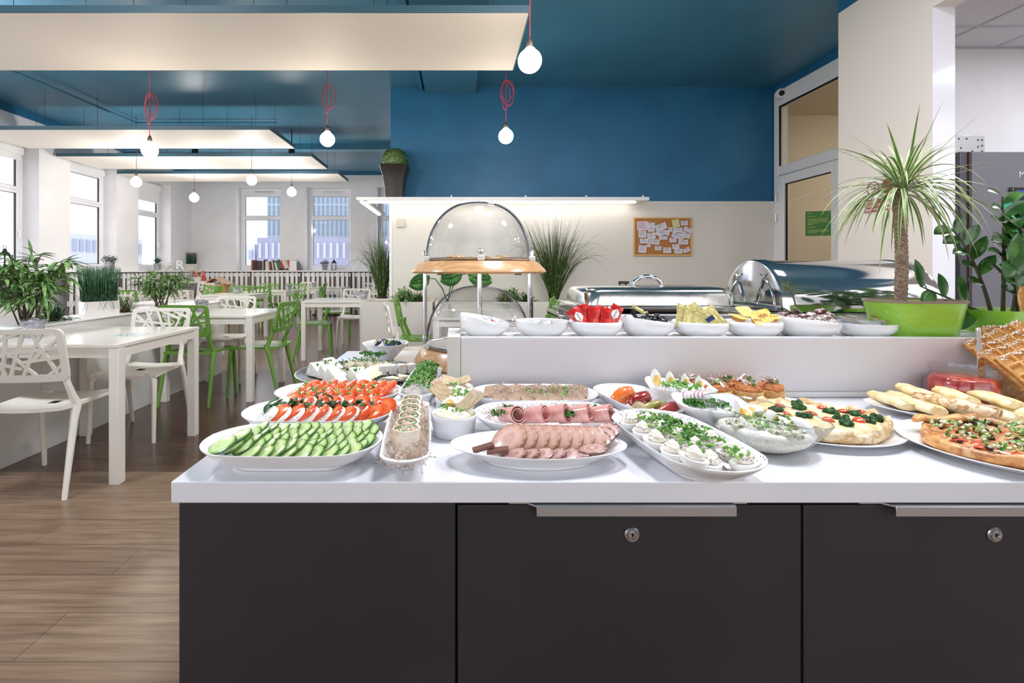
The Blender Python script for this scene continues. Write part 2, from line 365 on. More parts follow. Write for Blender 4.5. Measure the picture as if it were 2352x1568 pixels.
# room behind the glazed door
M['corr'] = mat('corridor_paint', 'd4ccbc', .6)
structure('wall_corridor', MB().box(4.386, 8, 7.6, 7.7, 0, 3.7).box(8, 8.1, 4.8, 7.7, 0, 3.7).box(4.55, 8, 4.72, 4.8, 0, 3.7).box(4.386, 4.55, 6.75, 7.6, 0, 3.7), M['corr'])
structure('ceiling_corridor', MB().box(4.55, 8, 4.8, 7.7, 3.6, 3.7), M['corr'])
structure('door_2', MB().box(6.3, 7.2, 7.54, 7.6, 0, 2.3), M['beige'])
obj('ceiling_light', MB().box(-.3, .3, -.3, .3, 0, .03), emat('corr_light', 'fff3de', 24), loc=(6.9, 5.5, 3.565), label='square ceiling light behind the glazed door', cat='ceiling light')
# annex room on the right with tiled ceiling
structure('wall_annex', MB().box(3.78, 9, 4.69, 4.72, 0, 3.4), M['wall'])
structure('wall_annex_side', MB().box(9, 9.1, -1, 4.7, 0, 3.4), M['wall'])
m = MB()
tile = mat('ceiling_tile', 'e2e1e4', .8, col2='dddce0', scale=40)
m.box(3.78, 9, .5, 4.7, 3.32, 3.36)
structure('ceiling_annex', m, tile)
g = MB()
for y in (4.66, 4.27, 3.67, 3.07, 2.47): g.box(3.78, 9, y-.012, y+.012, 3.312, 3.322)
for x in (4.05, 4.65, 5.25, 5.85, 6.45, 7.05, 7.65): g.box(x-.012, x+.012, .5, 4.7, 3.311, 3.321)
structure('trim_9', g, mat('tile_grid', 'c4c3c8', .6))
lt = emat('light_panel', 'f6f8ff', 17)
for k, (x, y) in enumerate(((5.55, 3.37), (6.75, 3.37), (5.55, 2.17))):
    t = thing('ceiling_light', ('square light panel in the tiled ceiling above the grey machine', 'square light panel farther right in the tiled ceiling', 'square light panel nearest the camera in the tiled ceiling')[k], 'ceiling light', (x, y, 3.28), 0, 'light panels in the tiled ceiling')
    obj('frame', MB().box(-.3, .3, -.3, -.27, 0, .03).box(-.3, .3, .27, .3, 0, .03).box(-.3, -.27, -.27, .27, 0, .03).box(.27, .3, -.27, .27, 0, .03), M['white'], t)
    obj('diffuser', MB().box(-.27, .27, -.27, .27, .008, .02), lt, t)
# hanging white baffles
def baffle(label, xr, y0, y1, z, xl):
    t = thing('ceiling_panel', label, 'ceiling panel', (xr, (y0+y1)/2, z), 0, 'white panels hanging under the blue ceiling')
    d = (y1-y0)/2
    obj('board', MB().box(xl-xr, 0, -d, d, 0, .012), M['panelw'], t)
    e = MB(); e.box(xl-xr, 0, -d-.01, -d, .0, .055); e.box(xl-xr, 0, d, d+.01, 0, .055); e.box(0, .01, -d-.01, d+.01, .0, .055)
    obj('rim', e, M['panelb'], t)
    n = 6
    for i in range(n):
        for s in (-1, 1):
            x = -.25-i*(min(xr-xl, 5.2)-.5)/(n-1)
            obj('wire', MB().tube([(x, s*(d-.15), .012), (x, s*(d-.15), CZ-z)], .0025, 5), M['cord'], t)
PZ = H+1.93
baffle('large cream panel hanging nearest above the tables at the top left', .54, 3.60, 4.63, PZ, -6.8)
baffle('white hanging panel, second from the camera', -2.58, 6.60, 7.61, PZ, -6.8)
baffle('white hanging panel, third from the camera', -2.47, 8.14, 9.15, PZ, -6.8)
baffle('narrow white hanging panel farthest away near the back windows', -2.38, 9.6, 10.46, PZ, -6.8)
# pendant bulbs
bm_ = emat('bulb_glow', 'fff3e2', 55)
bm2_ = emat('bulb_glow_cool', 'fffaf4', 102)
def bulb(px, py, y, label, cordm, coil, d=.15, topz=None):
    c = P(px, py, y); t = thing('pendant_bulb', label, 'pendant lamp', c, 0, 'bare pendant bulbs')
    r = d/2
    prof = [(.0001, -r)]+[(r*math.cos(a), r*math.sin(a)) for a in [(-.5+.85*i/14)*pi for i in range(1, 15)]]
    prof += [(.016+r*.2, r*1.03), (.016, r*1.15)]
    obj('globe', MB().lathe(prof, 28), bm_ if y < 7 else bm2_, t)
    obj('socket', MB().lathe([(.016, r*1.1), (.021, r*1.12), (.021, r*1.55), (.017, r*1.65), (.008, r*1.95), (.003, r*2.0)], 18), M['sock'], t)
    top = CZ-c.z if topz is None else topz-c.z
    z0 = r*1.98
    mb = MB().tube([(0, 0, z0), (.002, 0, z0+(top-z0)*.3), (0, 0, top)], .0035, 6)
    if coil:
        for k in range(coil):
            a = .06+.012*k; hgt = .15-.025*k; zc = z0+(.28+.02*k)*(y/5)
            mb.tube([(a*math.sin(u)*(1 if k % 2 else -.7)+.01*k, .01*math.cos(u+k), zc+hgt*(math.cos(u))+.02*math.sin(2*u)) for u in [2*pi*j/18 for j in range(19)]], .0032, 6)
    obj('cable', mb, cordm, t)
M['sock'] = mat('socket_brown', '4a3d35', .5)
bulb(1217, 140, 3.05, 'largest glowing bulb on a red cable at the tip of the cream panel', M['red'], 0)
bulb(1162, 313, 4.9, 'glowing bulb on a red cable in front of the blue wall', M['red'], 3)
bulb(752, 320, 5.0, 'glowing bulb on a red cable below the middle of the cream panel', M['red'], 2)
bulb(344, 345, 4.75, 'glowing bulb on a looped red cable above the left tables', M['red'], 3)
bulb(578, 414, 7.85, 'glowing bulb on a dark cable above the left back window', M['cord'], 1, .16)
bulb(313, 418, 7.85, 'glowing bulb on a dark cable before the left wall windows', M['cord'], 1, .16)
bulb(446, 454, 9.4, 'small glowing bulb hanging lowest before the far left corner', M['cord'], 1, .17)
bulb(670, 441, 9.4, 'small glowing bulb between the two back windows', M['cord'], 1, .17)
# extra loop of red cable at the nearest lamp, hanging from a ceiling hook
# added unseen flush lights brighten counter and tables; two black spotlights by the baffles
lp2 = emat('added_flush_light', 'f8f7ff', 48)
for k, (x, y) in enumerate(((.75, 1.7), (2.4, 1.7), (-2.6, 1.9), (-4.8, 4.6))):
    t = thing('ceiling_light', ('added unseen ceiling light above the middle of the buffet counter', 'added unseen ceiling light above the right end of the buffet counter', 'added unseen ceiling light above the left foreground floor', 'added unseen ceiling light above the left wall side tables')[k], 'ceiling light', (x, y, CZ-.03), 0, 'added flush lights in the blue ceiling')
    obj('frame', MB().box(-.32, .32, -.32, -.3, -.004, .028).box(-.32, .32, .3, .32, -.004, .028).box(-.32, -.3, -.3, .3, -.004, .028).box(.3, .32, -.3, .3, -.004, .028), M['white'], t)
    obj('diffuser', MB().box(-.3, .3, -.3, .3, .0, .012), lp2, t)
for k, (px, py) in enumerate(((448, 349), (670, 348))):
    t = thing('spotlight', ('small black spotlight can above the gap in the hanging panels, left one', 'small black spotlight can above the gap in the hanging panels, right one')[k], 'spotlight', P(px, py, 8.6), 0, 'black spotlights')
    obj('housing', MB().lathe([(.02, .07), (.05, .06), (.06, -.05), (.05, -.05), (.046, -.02)], 20), M['black'], t)
    obj('stem', MB().tube([(0, 0, .05), (0, 0, CZ-P(px, py, 8.6).z)], .01, 8), M['black'], t)
# conduits
obj('conduit', MB().tube([(-5.5, 5.6, 3.6), (-5.35, 8.0, 3.6), (-3.0, 8.0, 3.6)], .018, 6), M['ceil'], label='thin dark blue conduit running under the left ceiling', cat='conduit')
obj('smoke_detector', MB().lathe([(.05, 0), (.07, .02), (.07, .06)], 20), M['white'], loc=(-4.35, 8.6, CZ-.062), label='small white smoke detector on the ceiling between hanging panels', cat='smoke detector')
# shelf with led strips on top of the partition
t = thing('wall_shelf', 'long white shelf with light strips above the ribbed partition', 'shelf', (-1.0, PY-.2, 2.06))
obj('board', MB().box(-.32, 3.53, -.11, .18, 0, .045), M['white'], t, bevel=.003)
obj('board_return', MB().box(-.32, -.2, .18, 1.6, 0, .045), M['white'], t, bevel=.003)
obj('light_strip', MB().box(-.2, 3.4, .02, .05, -.016, -.002), emat('led', 'fffaf0', 9), t)
obj('light_strip', MB().box(-.29, -.26, 0.0, 1.5, -.016, -.002), emat('led2', 'fffaf0', 7), t)
for x in (.92, 1.9, 2.7, 3.45): obj('bracket', MB().box(x, x+.02, -.08, -.06, .045, .07), M['white'], t)
# dome camera, wall box, sheet screws
t = thing('dome_camera', 'small white dome camera above the glazed door', 'camera', (4.34, 6.40, 3.50))
obj('housing', MB().sphere((0, 0, 0), .075, 20, 12), M['white'], t); obj('lens', MB().sphere((-.03, -.05, -.01), .035, 16, 10), M['black'], t)
obj('wall_box', MB().box(-.06, .06, -.02, 0, -.06, .06), mat('putty_plastic', 'c9c6b4', .5), loc=P(921, 512, PY-.022), bevel=.006, label='small beige square box on the ribbed partition', cat='wall box')
# ================================================================ SEATING
def rrect(x0, x1, z0, z1, r, n=5):
    pts = []
    for cx, cz, a0 in ((x1-r, z1-r, 0), (x0+r, z1-r, pi/2), (x0+r, z0+r, pi), (x1-r, z0+r, 1.5*pi)):
        for k in range(n+1):
            a = a0+pi/2*k/n; pts.append((cx+r*math.cos(a), cz+r*math.sin(a)))
    return pts
LAT = [((0,.78),(.30,1)), ((.10,1),(.34,.0)), ((0,.42),(.55,.16)), ((.42,1),(.30,.0)), ((.0,.62),(.22,.0)), ((.16,.72),(.55,1)),
       ((.62,1),(.40,0)), ((.30,.52),(1,.66)), ((.56,.0),(.82,1)), ((.45,.5),(.70,0)), ((.72,1),(.95,.0)), ((1,.86),(.68,.35)), ((.55,.32),(1,.42)), ((.0,.22),(.2,.30)), ((.85,.0),(1,.22))]
def back_pt(x, z):           # curved, tilted back surface
    v = (z-.60)/.26
    return (-.205-.055*v-.03*(1-(x/.21)**2)*1.0, )
def make_chair(name, label, m, lod=2):
    t = thing(name, label, 'chair')
    def cv(x, z, d): return (x, -.185-.05*(z-.6)/.26-.028*(1-(x/.21)**2)-d, z)
    mb = MB()
    def sub(pl):
        out = []
        for a, b in zip(pl, pl[1:]+pl[:1]):
            k = 9 if math.hypot(a[0]-b[0], a[1]-b[1]) > .1 else 1
            out += [(a[0]+(b[0]-a[0])*i/k, a[1]+(b[1]-a[1])*i/k) for i in range(k)]
        return out
    oo = sub(rrect(-.215, .215, .585, .855, .035, 4)); ii = sub(rrect(-.187, .187, .622, .830, .02, 4))
    th = .016; n = len(oo)
    rings = [[cv(x, z, 0) for x, z in oo], [cv(x, z, th) for x, z in oo], [cv(x, z, th) for x, z in ii], [cv(x, z, 0) for x, z in ii]]
    b = 0; vs = [p for r in rings for p in r]; fs = []
    for k in range(4):
        for i in range(n):
            j = (i+1) % n; k2 = (k+1) % 4
            fs.append((k*n+i, k*n+j, k2*n+j, k2*n+i))
    mb.add(vs, fs)
    for (u0, v0), (u1, v1) in LAT:
        p0 = Vector((-.19+.38*u0, .62+.212*v0)); p1 = Vector((-.19+.38*u1, .62+.212*v1)); d = (p1-p0).normalized(); nn = Vector((-d.y, d.x))*.0072
        q = []; K = 4
        for k in range(K+1):
            c = p0+(p1-p0)*k/K; a, bb = c+nn, c-nn
            q.append([cv(a.x, a.y, .002), cv(bb.x, bb.y, .002), cv(bb.x, bb.y, .014), cv(a.x, a.y, .014)])
        mb.loft(q)
    obj('backrest', mb, m, t, angle=50)
    # seat: dished sheet
    N_, K_ = 8, 8; top = []; mb = MB()
    def sp(u, v, dz): # u,v in -1..1
        w_ = .205+.015*v; x = w_*u*(1-.06*max(0, abs(v)-.7)); y = .005+.21*v
        z = .452-.018*(1-u*u)*(1-v*v*.4)+(.012*(-v-.6) if v < -.6 else 0)-.012*max(0, v-.5)**1
        return (x, y, z+dz)
    vs = [sp(-1+2*i/N_, -1+2*j/K_, 0) for j in range(K_+1) for i in range(N_+1)]+[sp(-1+2*i/N_, -1+2*j/K_, -.018) for j in range(K_+1) for i in range(N_+1)]
    fs = []; o = (N_+1)*(K_+1); W = N_+1
    for j in range(K_):
        for i in range(N_):
            if (i, j) == (4, 3): continue
            a = j*W+i; fs.append((a, a+1, a+W+1, a+W)); fs.append((o+a, o+a+W, o+a+W+1, o+a+1))
    edge = [i for i in range(W)]+[j*W+N_ for j in range(1, K_+1)]+[K_*W+i for i in range(N_-1, -1, -1)]+[j*W for j in range(K_-1, 0, -1)]
    for k in range(len(edge)):
        a, c = edge[k], edge[(k+1) % len(edge)]; fs.append((a, c, o+c, o+a))
    mb.add(vs, fs)
    so = obj('seat', mb, m, t, angle=60)
    for s in (-1, 1):
        obj('leg', MB().tube([(s*.13, .17, .437), (s*.175, .195, .435), (s*.198, .205, .405), (s*.204, .214, .3), (s*.212, .232, .0)], [.014, .019, .019, .016, .0125], 10), m, t)
        obj('leg', MB().tube([(s*.180, -.165, .64), (s*.183, -.170, .58), (s*.19, -.14, .50), (s*.2, -.12, .45), (s*.206, -.15, .38), (s*.216, -.235, .0)], [.013, .016, .018, .023, .019, .0125], 10), m, t)
    return t
M['greenplastic'] = mat('green_plastic', '68973a', .32)
cw = make_chair('lattice_chair', 'white lattice back chair', M['whitechair']); cg = make_chair('lattice_chair', 'green lattice back chair', M['greenplastic'])
used = {}
def chair(x, y, deg, col, label, z=0):
    src = cw if col == 'w' else cg
    if col not in used: used[col] = 1; o = src
    else: o = dup(src)
    o.location = (x, y, z); o.rotation_euler = (0, 0, math.radians(deg)); o['label'] = label
    o['group'] = 'white lattice chairs' if col == 'w' else 'green lattice chairs'
    return o
chair(-2.19, 2.60, 5, 'w', 'white lattice chair in the left foreground at the near side of the nearest table')
chair(-2.23, 3.40, 182, 'w', 'white lattice chair facing the camera across the nearest table')
chair(-2.27, 4.22, -2, 'g', 'green lattice chair with its back to the camera behind the nearest table')
chair(-2.42, 5.06, 184, 'w', 'white lattice chair facing the camera across the second table')
chair(-1.82, 4.50, 88, 'g', 'green lattice chair seen side on at the right end of the second table')
chair(-1.90, 6.36, -78, 'g', 'green lattice chair at the left side of the table beside the planter')
chair(-1.55, 7.25, 182, 'w', 'white lattice chair facing the camera behind the table beside the planter')
chair(-2.05, 8.1, -80, 'g', 'green lattice chair seen side on behind the white chair beside the planter')
chair(-3.10, 10.4, 95, 'g', 'green lattice chair turned sideways by the farthest table near the back ledge')
chair(-3.42, 9.96, 180, 'g', 'green lattice chair at the back of the table with a bucket near the back wall')
chair(-4.02, 10.02, 178, 'g', 'green lattice chair left of its twin behind the table near the back wall')
chair(-3.62, 11.5, 180, 'w', 'white lattice chair seen just over the green ones before the back ledge')
chair(-3.50, 9.35-.55, -8, 'g', 'green lattice chair with its back to the camera before the table near the back wall')
chair(-4.05, 8.72, 178, 'g', 'green lattice chair behind the table with the bucket left of the middle')
chair(-4.72, 8.75, 150, 'g', 'green lattice chair standing askew left of the middle bucket')
chair(-4.15, 7.25, 2, 'w', 'white lattice chair with its back to the camera before the middle table')
chair(-4.9, 7.2, 5, 'g', 'green lattice chair beyond the reed box on the left')
chair(-6.0, 8.4, 12, 'w', 'white lattice chair beyond the reeds before the left ledge')
chair(-4.1, 5.9, 8, 'w', 'white lattice chair just right of the reed box')
chair(-5.7, 10.6, 170, 'w', 'white lattice chair near the toy house in the far corner')
chair(-1.9, 10.6, 185, 'w', 'white lattice chair far back behind the tall grass')
chair(-1.35, 9.2, 175, 'g', 'green lattice chair behind the tall grass by the partition')
# seen through the domed stand
chair(-.38, 4.95, -88, 'g', 'green lattice chair seen left of the domed stand columns')
chair(-.36, 4.15, -80, 'w', 'white lattice chair seen beside the left column of the domed stand')
chair(.80, 5.25, 75, 'g', 'green lattice chair seen right inside the domed stand, farther one')
chair(.72, 4.65, 80, 'g', 'green lattice chair seen right inside the domed stand, nearer one')
def make_table(label):
    t = thing('dining_table', label, 'table', (0, 0, 0), 0, 'square white dining tables')
    obj('tabletop', MB().box(-.4, .4, -.4, .4, .73, .75), M['cream'], t, bevel=.002)
    obj('apron', MB().box(-.345, .345, -.388, -.37, .675, .73).box(-.345, .345, .37, .388, .675, .73).box(-.388, -.37, -.345, .345, .675, .73).box(.37, .388, -.345, .345, .675, .73), M['cream'], t)
    for a in (-1, 1):
        for b in (-1, 1):
            obj('leg', MB().box(min(a*.345, a*.398), max(a*.345, a*.398), min(b*.345, b*.398), max(b*.345, b*.398), 0, .729), M['cream'], t, bevel=.002)
    return t
TB = [(-2.20, 2.95, 'white square table nearest the camera on the left, edge against the low divider'),
      (-2.17, 4.545, 'second white square table along the low divider'),
      (-1.57, 6.45, 'white square table against the planter box of the partition'),
      (-3.57, 9.3, 'white square table with a bucket near the back wall'),
      (-2.98, 11.2, 'farthest white square table near the back ledge'),
      (-3.67, 7.9, 'white square table with a bucket in the middle of the room'),
      (-3.55, 6.1, 'white square table beyond the divider plants'),
      (.20, 4.35, 'white square table seen through the domed stand'),
      (.20, 5.20, 'white square table behind the one seen through the domed stand'),
      (-5.5, 8.9, 'white square table before the left ledge beyond the reeds')]
t0 = make_table(TB[0][2])
for k, (x, y, l) in enumerate(TB):
    o = t0 if k == 0 else dup(t0, label=l)
    o.location = (x, y, 0)
# printed round stickers on the tables
stk = mat('sticker_print', 'b9d3cf', .2, col2=['7fb3a2', 'cfe0df'], scale=25, ramp=(.45, .55), coat=.5)
for k, (x, y) in enumerate(((-1.985, 2.93), (-1.86, 4.62), (-1.65, 6.62))):
    obj('table_sticker', MB().lathe([(.09, 0), (.09, .001)], 36), stk, loc=(x, y, .7502), label=('round green and grey printed sticker on the nearest white table', 'round printed sticker on the second white table', 'round printed sticker on the table by the planter')[k], cat='sticker', group='round table stickers')
# tin buckets
def bucket(label, s=1):
    t = thing('tin_bucket', label, 'bucket', (0, 0, 0), 0, 'small tin buckets on the tables')
    h = .095; r1, r0 = .055, .042
    obj('body', MB().lathe([(r0, 0), (r0+.002, .003), (.049, .045), (.050, .048), (.049, .051), (r1, h-.004), (r1+.003, h), (r1-.002, h), (r0-.002, .006)], 28, cap0=True, cap1=True), M['zinc'], t)
    m = MB(); n = 40; rr = random.Random(3)
    prof = [(r1-.004, h-.03), (r1-.003, h+.002), (r1+.003, h+.010), (r1+.008, h+.004), (r1+.009, h-.012), (r1+.006, h-.024)]
    m.lathe(prof, n, cap0=False, cap1=False); m.jit(.008, 45, 4)
    obj('liner_bag', m, M['bag'], t, angle=180)
    return t
M['bag'] = glass('thin_plastic_bag', 'e6e8ec', base=.16, refl=.6, rough=.2)
b0 = bucket('tin bucket with a clear bag on the nearest table beside the bamboo')
for k, (x, y, l) in enumerate(((-2.50, 2.83, None), (-2.45, 4.60, 'tin bucket with a bag on the second table behind the green chair'), (-1.28, 6.6, 'tin bucket on the table beside the planter and tall grass'),
                  (-3.72, 8.08, 'tin bucket on the middle table of the room'), (-3.24, 9.2, 'tin bucket on the table near the back wall'), (-3.25, 10.95, 'tin bucket on the farthest table'), )):
    o = b0 if k == 0 else dup(b0, label=l)
    o.location = (x, y, .7505); o.rotation_euler = (0, 0, k*1.3)
# low divider with inset plants
dv = obj('room_divider', MB().box(-2.93, -2.62, 1.2, 3.02, 0, .79).box(-2.93, -2.62, 3.023, 4.82, 0, .79).box(-2.93, -2.62, 4.823, 5.35, 0, .79), M['white'], bevel=.002, label='low white divider wall with plants along the left tables', cat='divider')
obj('top_board', MB().box(-2.95, -2.60, 1.2, 5.36, .79, .80), M['white'], dv, bevel=.002)
# ================================================================ PLANTS
M['leafA'] = mat('leaf_bamboo', '66904c', .4, col2=['4f783a', '88ab66', '6c9450'], scale=14, ramp=(.3, .7))
M['leafD'] = mat('leaf_dark', '2f5c2e', .3, col2=['254e28', '3f7236'], scale=16, ramp=(.3, .7), coat=.2)
M['reed'] = mat('reed_green', '35603f', .5, col2=['2b5237', '4a7a50', '7c8f5c'], scale=30, ramp=(.3, .75))
M['grass'] = mat('grass_olive', '47602b', .5, col2=['33491f', '6f8443'], scale=20, ramp=(.35, .65))
M['bark'] = mat('bark', '9d8570', .85, col2=['7a6250', 'bba58e', '5b4636'], scale=60, stretch=(1, 1, 3.5), ramp=(.3, .7), bump=.8, bscale=90)
M['stem'] = mat('stem_brown', '4f4030', .7)
M['soil'] = mat('soil', '3b2a20', .9, bump=.5)
M['pebble'] = mat('pebbles', 'cfc8ba', .7, col2=['8f877a', 'e6e0d4'], scale=90, ramp=(.35, .6), bump=.8, bscale=120)
def blade(mb, p, d, L, w, droop, n=5, fold=.15, tw=None, mats=None, up=Vector((0, 0, 1)), wprof=None):
    """a leaf: strip of quads from p along d, arching down by droop"""
    d = d.normalized(); p = Vector(p); pts = []; q = p.copy(); dd = d.copy()
    for k in range(n+1):
        pts.append((q.copy(), dd.copy())); dd = (dd+Vector((0, 0, -droop/n))).normalized(); q = q+dd*L/n
    vs = []; row = 5 if mats else 3
    side0 = tw
    for k, (c, dd) in enumerate(pts):
        f = k/n; ww = w*(wprof(f) if wprof else (math.sin(pi*min(1, f*.96+.04))**.7 if k < n else 0.02))
        s = dd.cross(up); 
        if s.length < .05: s = Vector((1, 0, 0))
        s.normalize()
        if side0 is not None: s = (Matrix.Rotation(side0, 3, dd) @ s)
        nn = s.cross(dd).normalized()
        if mats: vs += [c-s*ww+nn*ww*fold, c-s*ww*.62+nn*ww*fold*.4, c-nn*ww*fold*.3, c+s*ww*.62+nn*ww*fold*.4, c+s*ww+nn*ww*fold]
        else: vs += [c-s*ww+nn*ww*fold, c-nn*ww*fold, c+s*ww+nn*ww*fold]
    b = len(mb.v); mb.v += [tuple(v) for v in vs]
    for k in range(n):
        for i in range(row-1):
            a = b+k*row+i; mb.f.append((a, a+1, a+row+1, a+row)); mb.m.append((1 if i in (0, 3) else 0) if mats else mb.cm)
    return mb
def rv(rr): return Vector((rr.uniform(-1, 1), rr.uniform(-1, 1), rr.uniform(-1, 1)))
def bamboo(label, loc, wd, ht, nst, nleaf, seed, ll=.085, potc=None, xb=0):
    rr = random.Random(seed); t = thing('bamboo_plant', label, 'plant', loc)
    st = MB(); lf = MB()
    for i in range(nst):
        a = rr.uniform(0, 2*pi); tip = Vector((math.cos(a)*wd*rr.uniform(.25, 1), math.sin(a)*wd*.55*rr.uniform(.2, 1), ht*rr.uniform(.55, 1)))
        p0 = Vector((rr.uniform(-.05, .05), rr.uniform(-.04, .04), 0)); pts = [p0+(tip-p0)*f+Vector((0, 0, .12*ht*math.sin(pi*f))) for f in (0, .25, .5, .75, 1)]
        st.tube(pts, [.005, .0045, .004, .003, .0015], 5)
        for k in range(nleaf):
            f = rr.uniform(.3, 1); j = min(int(f*4), 3); c = pts[j]+(pts[j+1]-pts[j])*(f*4-j)
            br = (rv(rr)+Vector((math.cos(a)*.3, math.sin(a)*.3, .2))).normalized(); br.z *= .5; q = c+br*rr.uniform(.02, .09)
            st.tube([c, q], .0012, 3)
            for u in range(3):
                d = (br+rv(rr)*.8); d.z = d.z*.6+.05
                blade(lf, q, d, ll*rr.uniform(.6, 1.25), ll*.085, rr.uniform(.3, 1.2), 4, .25, wprof=lambda f: (math.sin(pi*min(1, (f*.9+.1)))**1.0) if f < 1 else .02)
    obj('stem', st, M['stem'], t); obj('foliage', lf, M['leafA'], t, angle=180)
    return t
bp1 = bamboo('large leafy bamboo on the divider at the left edge', (-2.72, 3.05, .80), .36, .46, 16, 13, 11, .12)
bamboo('leafy bamboo farther along the divider, behind the second table', (-2.79, 4.55, .80), .30, .36, 13, 12, 12, .10)
def shrub(name, label, loc, wd, ht, n, seed, m, ll=.06, w=.006, pot=None):
    rr = random.Random(seed); t = thing(name, label, 'plant', loc); lf = MB()
    for i in range(n):
        a = rr.uniform(0, 2*pi); e = rr.uniform(.1, 1); d = Vector((math.cos(a)*(1.1-e*.9), math.sin(a)*(1.1-e*.9), e)).normalized()
        base = Vector((rr.uniform(-1, 1)*wd*.25, rr.uniform(-1, 1)*wd*.25, 0)); L = ht*rr.uniform(.6, 1.05)
        blade(lf, base, d, L, w, rr.uniform(.1, .9), 4, .3)
        if ll:
            for k in range(5):
                q = base+d*L*(.3+.14*k); blade(lf, q, d+rv(rr)*.9, ll, w*1.2, .5, 3, .3)
    obj('foliage', lf, m, t, angle=180); obj('root_ball', MB().lathe([(wd*.3, 0), (wd*.32, .012), (wd*.2, .03)], 12), M['soil'], t)
    return t
shrub('potted_greenery', 'low dark green sprig on the divider just right of the tin bucket', (-2.74, 3.25, .80), .12, .13, 60, 5, M['leafD'], .03, .004)
shrub('potted_greenery', 'small tuft of yellow green grass between the reeds and bamboo', (-2.72, 3.93, .80), .12, .17, 110, 6, M['grass'], 0, .003)
def reeds(label, loc, bx, by, bh, ht, n, seed, boxm=None, flare=.12):
    rr = random.Random(seed); t = thing('reed_planter', label, 'planter', loc); mb = MB()
    for i in range(n):
        x, y = rr.uniform(-bx, bx)*.9, rr.uniform(-by, by)*.85
        d = Vector((x*flare/bx+rr.uniform(-.04, .04), y*flare/by, 1)); h_ = ht*rr.uniform(.85, 1.02)
        mb.tube([(x, y, bh*.9), (x+d.x*h_*.5, y+d.y*h_*.5, bh+h_*.5), (x+d.x*h_*1.1+rr.uniform(-.01, .01), y+d.y*h_, bh+h_)], [.0022, .002, .0008], 3)
    for i in range(n//25):
        x, y = rr.uniform(-bx, bx), -by*.8; a = rr.choice((-1, 1))*rr.uniform(.03, .1)
        mb.tube([(x, y, bh), (x+a*.4, y-.02, bh+.05), (x+a, y-.045, bh+.01), (x+a*1.3, y-.05, bh-.06)], .0012, 3)
    obj('reeds', mb, M['reed'], t, angle=180)
    obj('box', MB().box(-bx, bx, -by, by, 0, bh), M['cream'], t, bevel=.003); return t
r1 = reeds('white rectangular box of tall dark reeds on the divider', (-2.76, 3.70, .80), .115, .055, .105, .27, 420, 3); r1.rotation_euler = (0, 0, math.radians(58))
reeds('small white box of clipped reeds on the ledge in the left back corner', (-6.78, 12.22, 1.14), .12, .09, .16, .30, 240, 4, flare=.06)
def tallgrass(label, loc, ht, wd, n, seed, potr=.0):
    rr = random.Random(seed); t = thing('ornamental_grass', label, 'plant', loc); mb = MB()
    for i in range(n):
        a = rr.uniform(0, 2*pi); o_ = rr.uniform(0, 1)**.8; L = ht*rr.uniform(.7, 1.08)
        bx, by = math.cos(a)*.05*o_, math.sin(a)*.05*o_; sx, sy = math.cos(a)*wd*o_, math.sin(a)*wd*.6*o_; dr = rr.uniform(0, .5)*o_ if rr.random() < .75 else 0
        pts = []
        for k in range(8):
            f = k/7; pts.append((bx+sx*(f**1.3)*(1+dr*2*f), by+sy*(f**1.3), L*(f-dr*max(0, f-.55)**2*6)))
        mb.tube(pts, [.0045, .004, .0036, .003, .0026, .002, .0014, .0007], 3)
    obj('blades', mb, M['grass'], t, angle=180); obj('root_ball', MB().lathe([(.07, 0), (.075, .02), (.03, .05)], 14), M['soil'], t); return t
# row of planter boxes in front of the partition
def pbox(label, x0, x1, y0=5.93, y1=6.55, z=.75):
    t = thing('planter_box', label, 'planter', ((x0+x1)/2, (y0+y1)/2, 0), 0, 'planter boxes in front of the partition'); w_ = (x1-x0)/2; d = (y1-y0)/2
    obj('box', MB().box(-w_, w_, -d, -d+.02, 0, z).box(-w_, w_, d-.02, d, 0, z).box(-w_, -w_+.02, -d+.02, d-.02, 0, z).box(w_-.02, w_, -d+.02, d-.02, 0, z), mat('planter_putty', 'dcd8ce', .4), t, bevel=.002)
    obj('gravel', MB().box(-w_+.02, w_-.02, -d+.02, d-.02, .60, z-.015).jit(.0, 1), M['pebble'], t)
pbox('putty white planter box at the left end of the partition', -1.17, -.30); pbox('putty white planter box in the middle behind the domed stand', -.27, .92); pbox('putty white planter box right of the domed stand', .95, 2.2)
pbox('putty white planter box just behind the left end of the partition', -1.18, -.94, 6.57, 7.35)
tallgrass('tall wispy ornamental grass beside the left end of the partition', (-1.09, 7.0, .735), .98, .29, 260, 21)
tallgrass('tall wispy ornamental grass right of the domed stand', (1.27, 6.25, .735), 1.05, .46, 300, 22)
for k, (px, l) in enumerate(((930, 'bushy short green tuft in the left planter box'), (962, 'small short tuft at the right end of the left planter box'), (1172, 'bushy green tuft in the middle planter box'), (1212, 'small tuft beside the right column of the domed stand'))):
    shrub('potted_greenery', l, P(px, 0, 6.2)*1 if 0 else ((px-VX)*6.1/F, 6.1, .735), .2, .2 if k % 2 == 0 else .15, 120, 30+k, M['grass'] if k % 2 else M['leafA'], .05 if k % 2 == 0 else 0, .006)
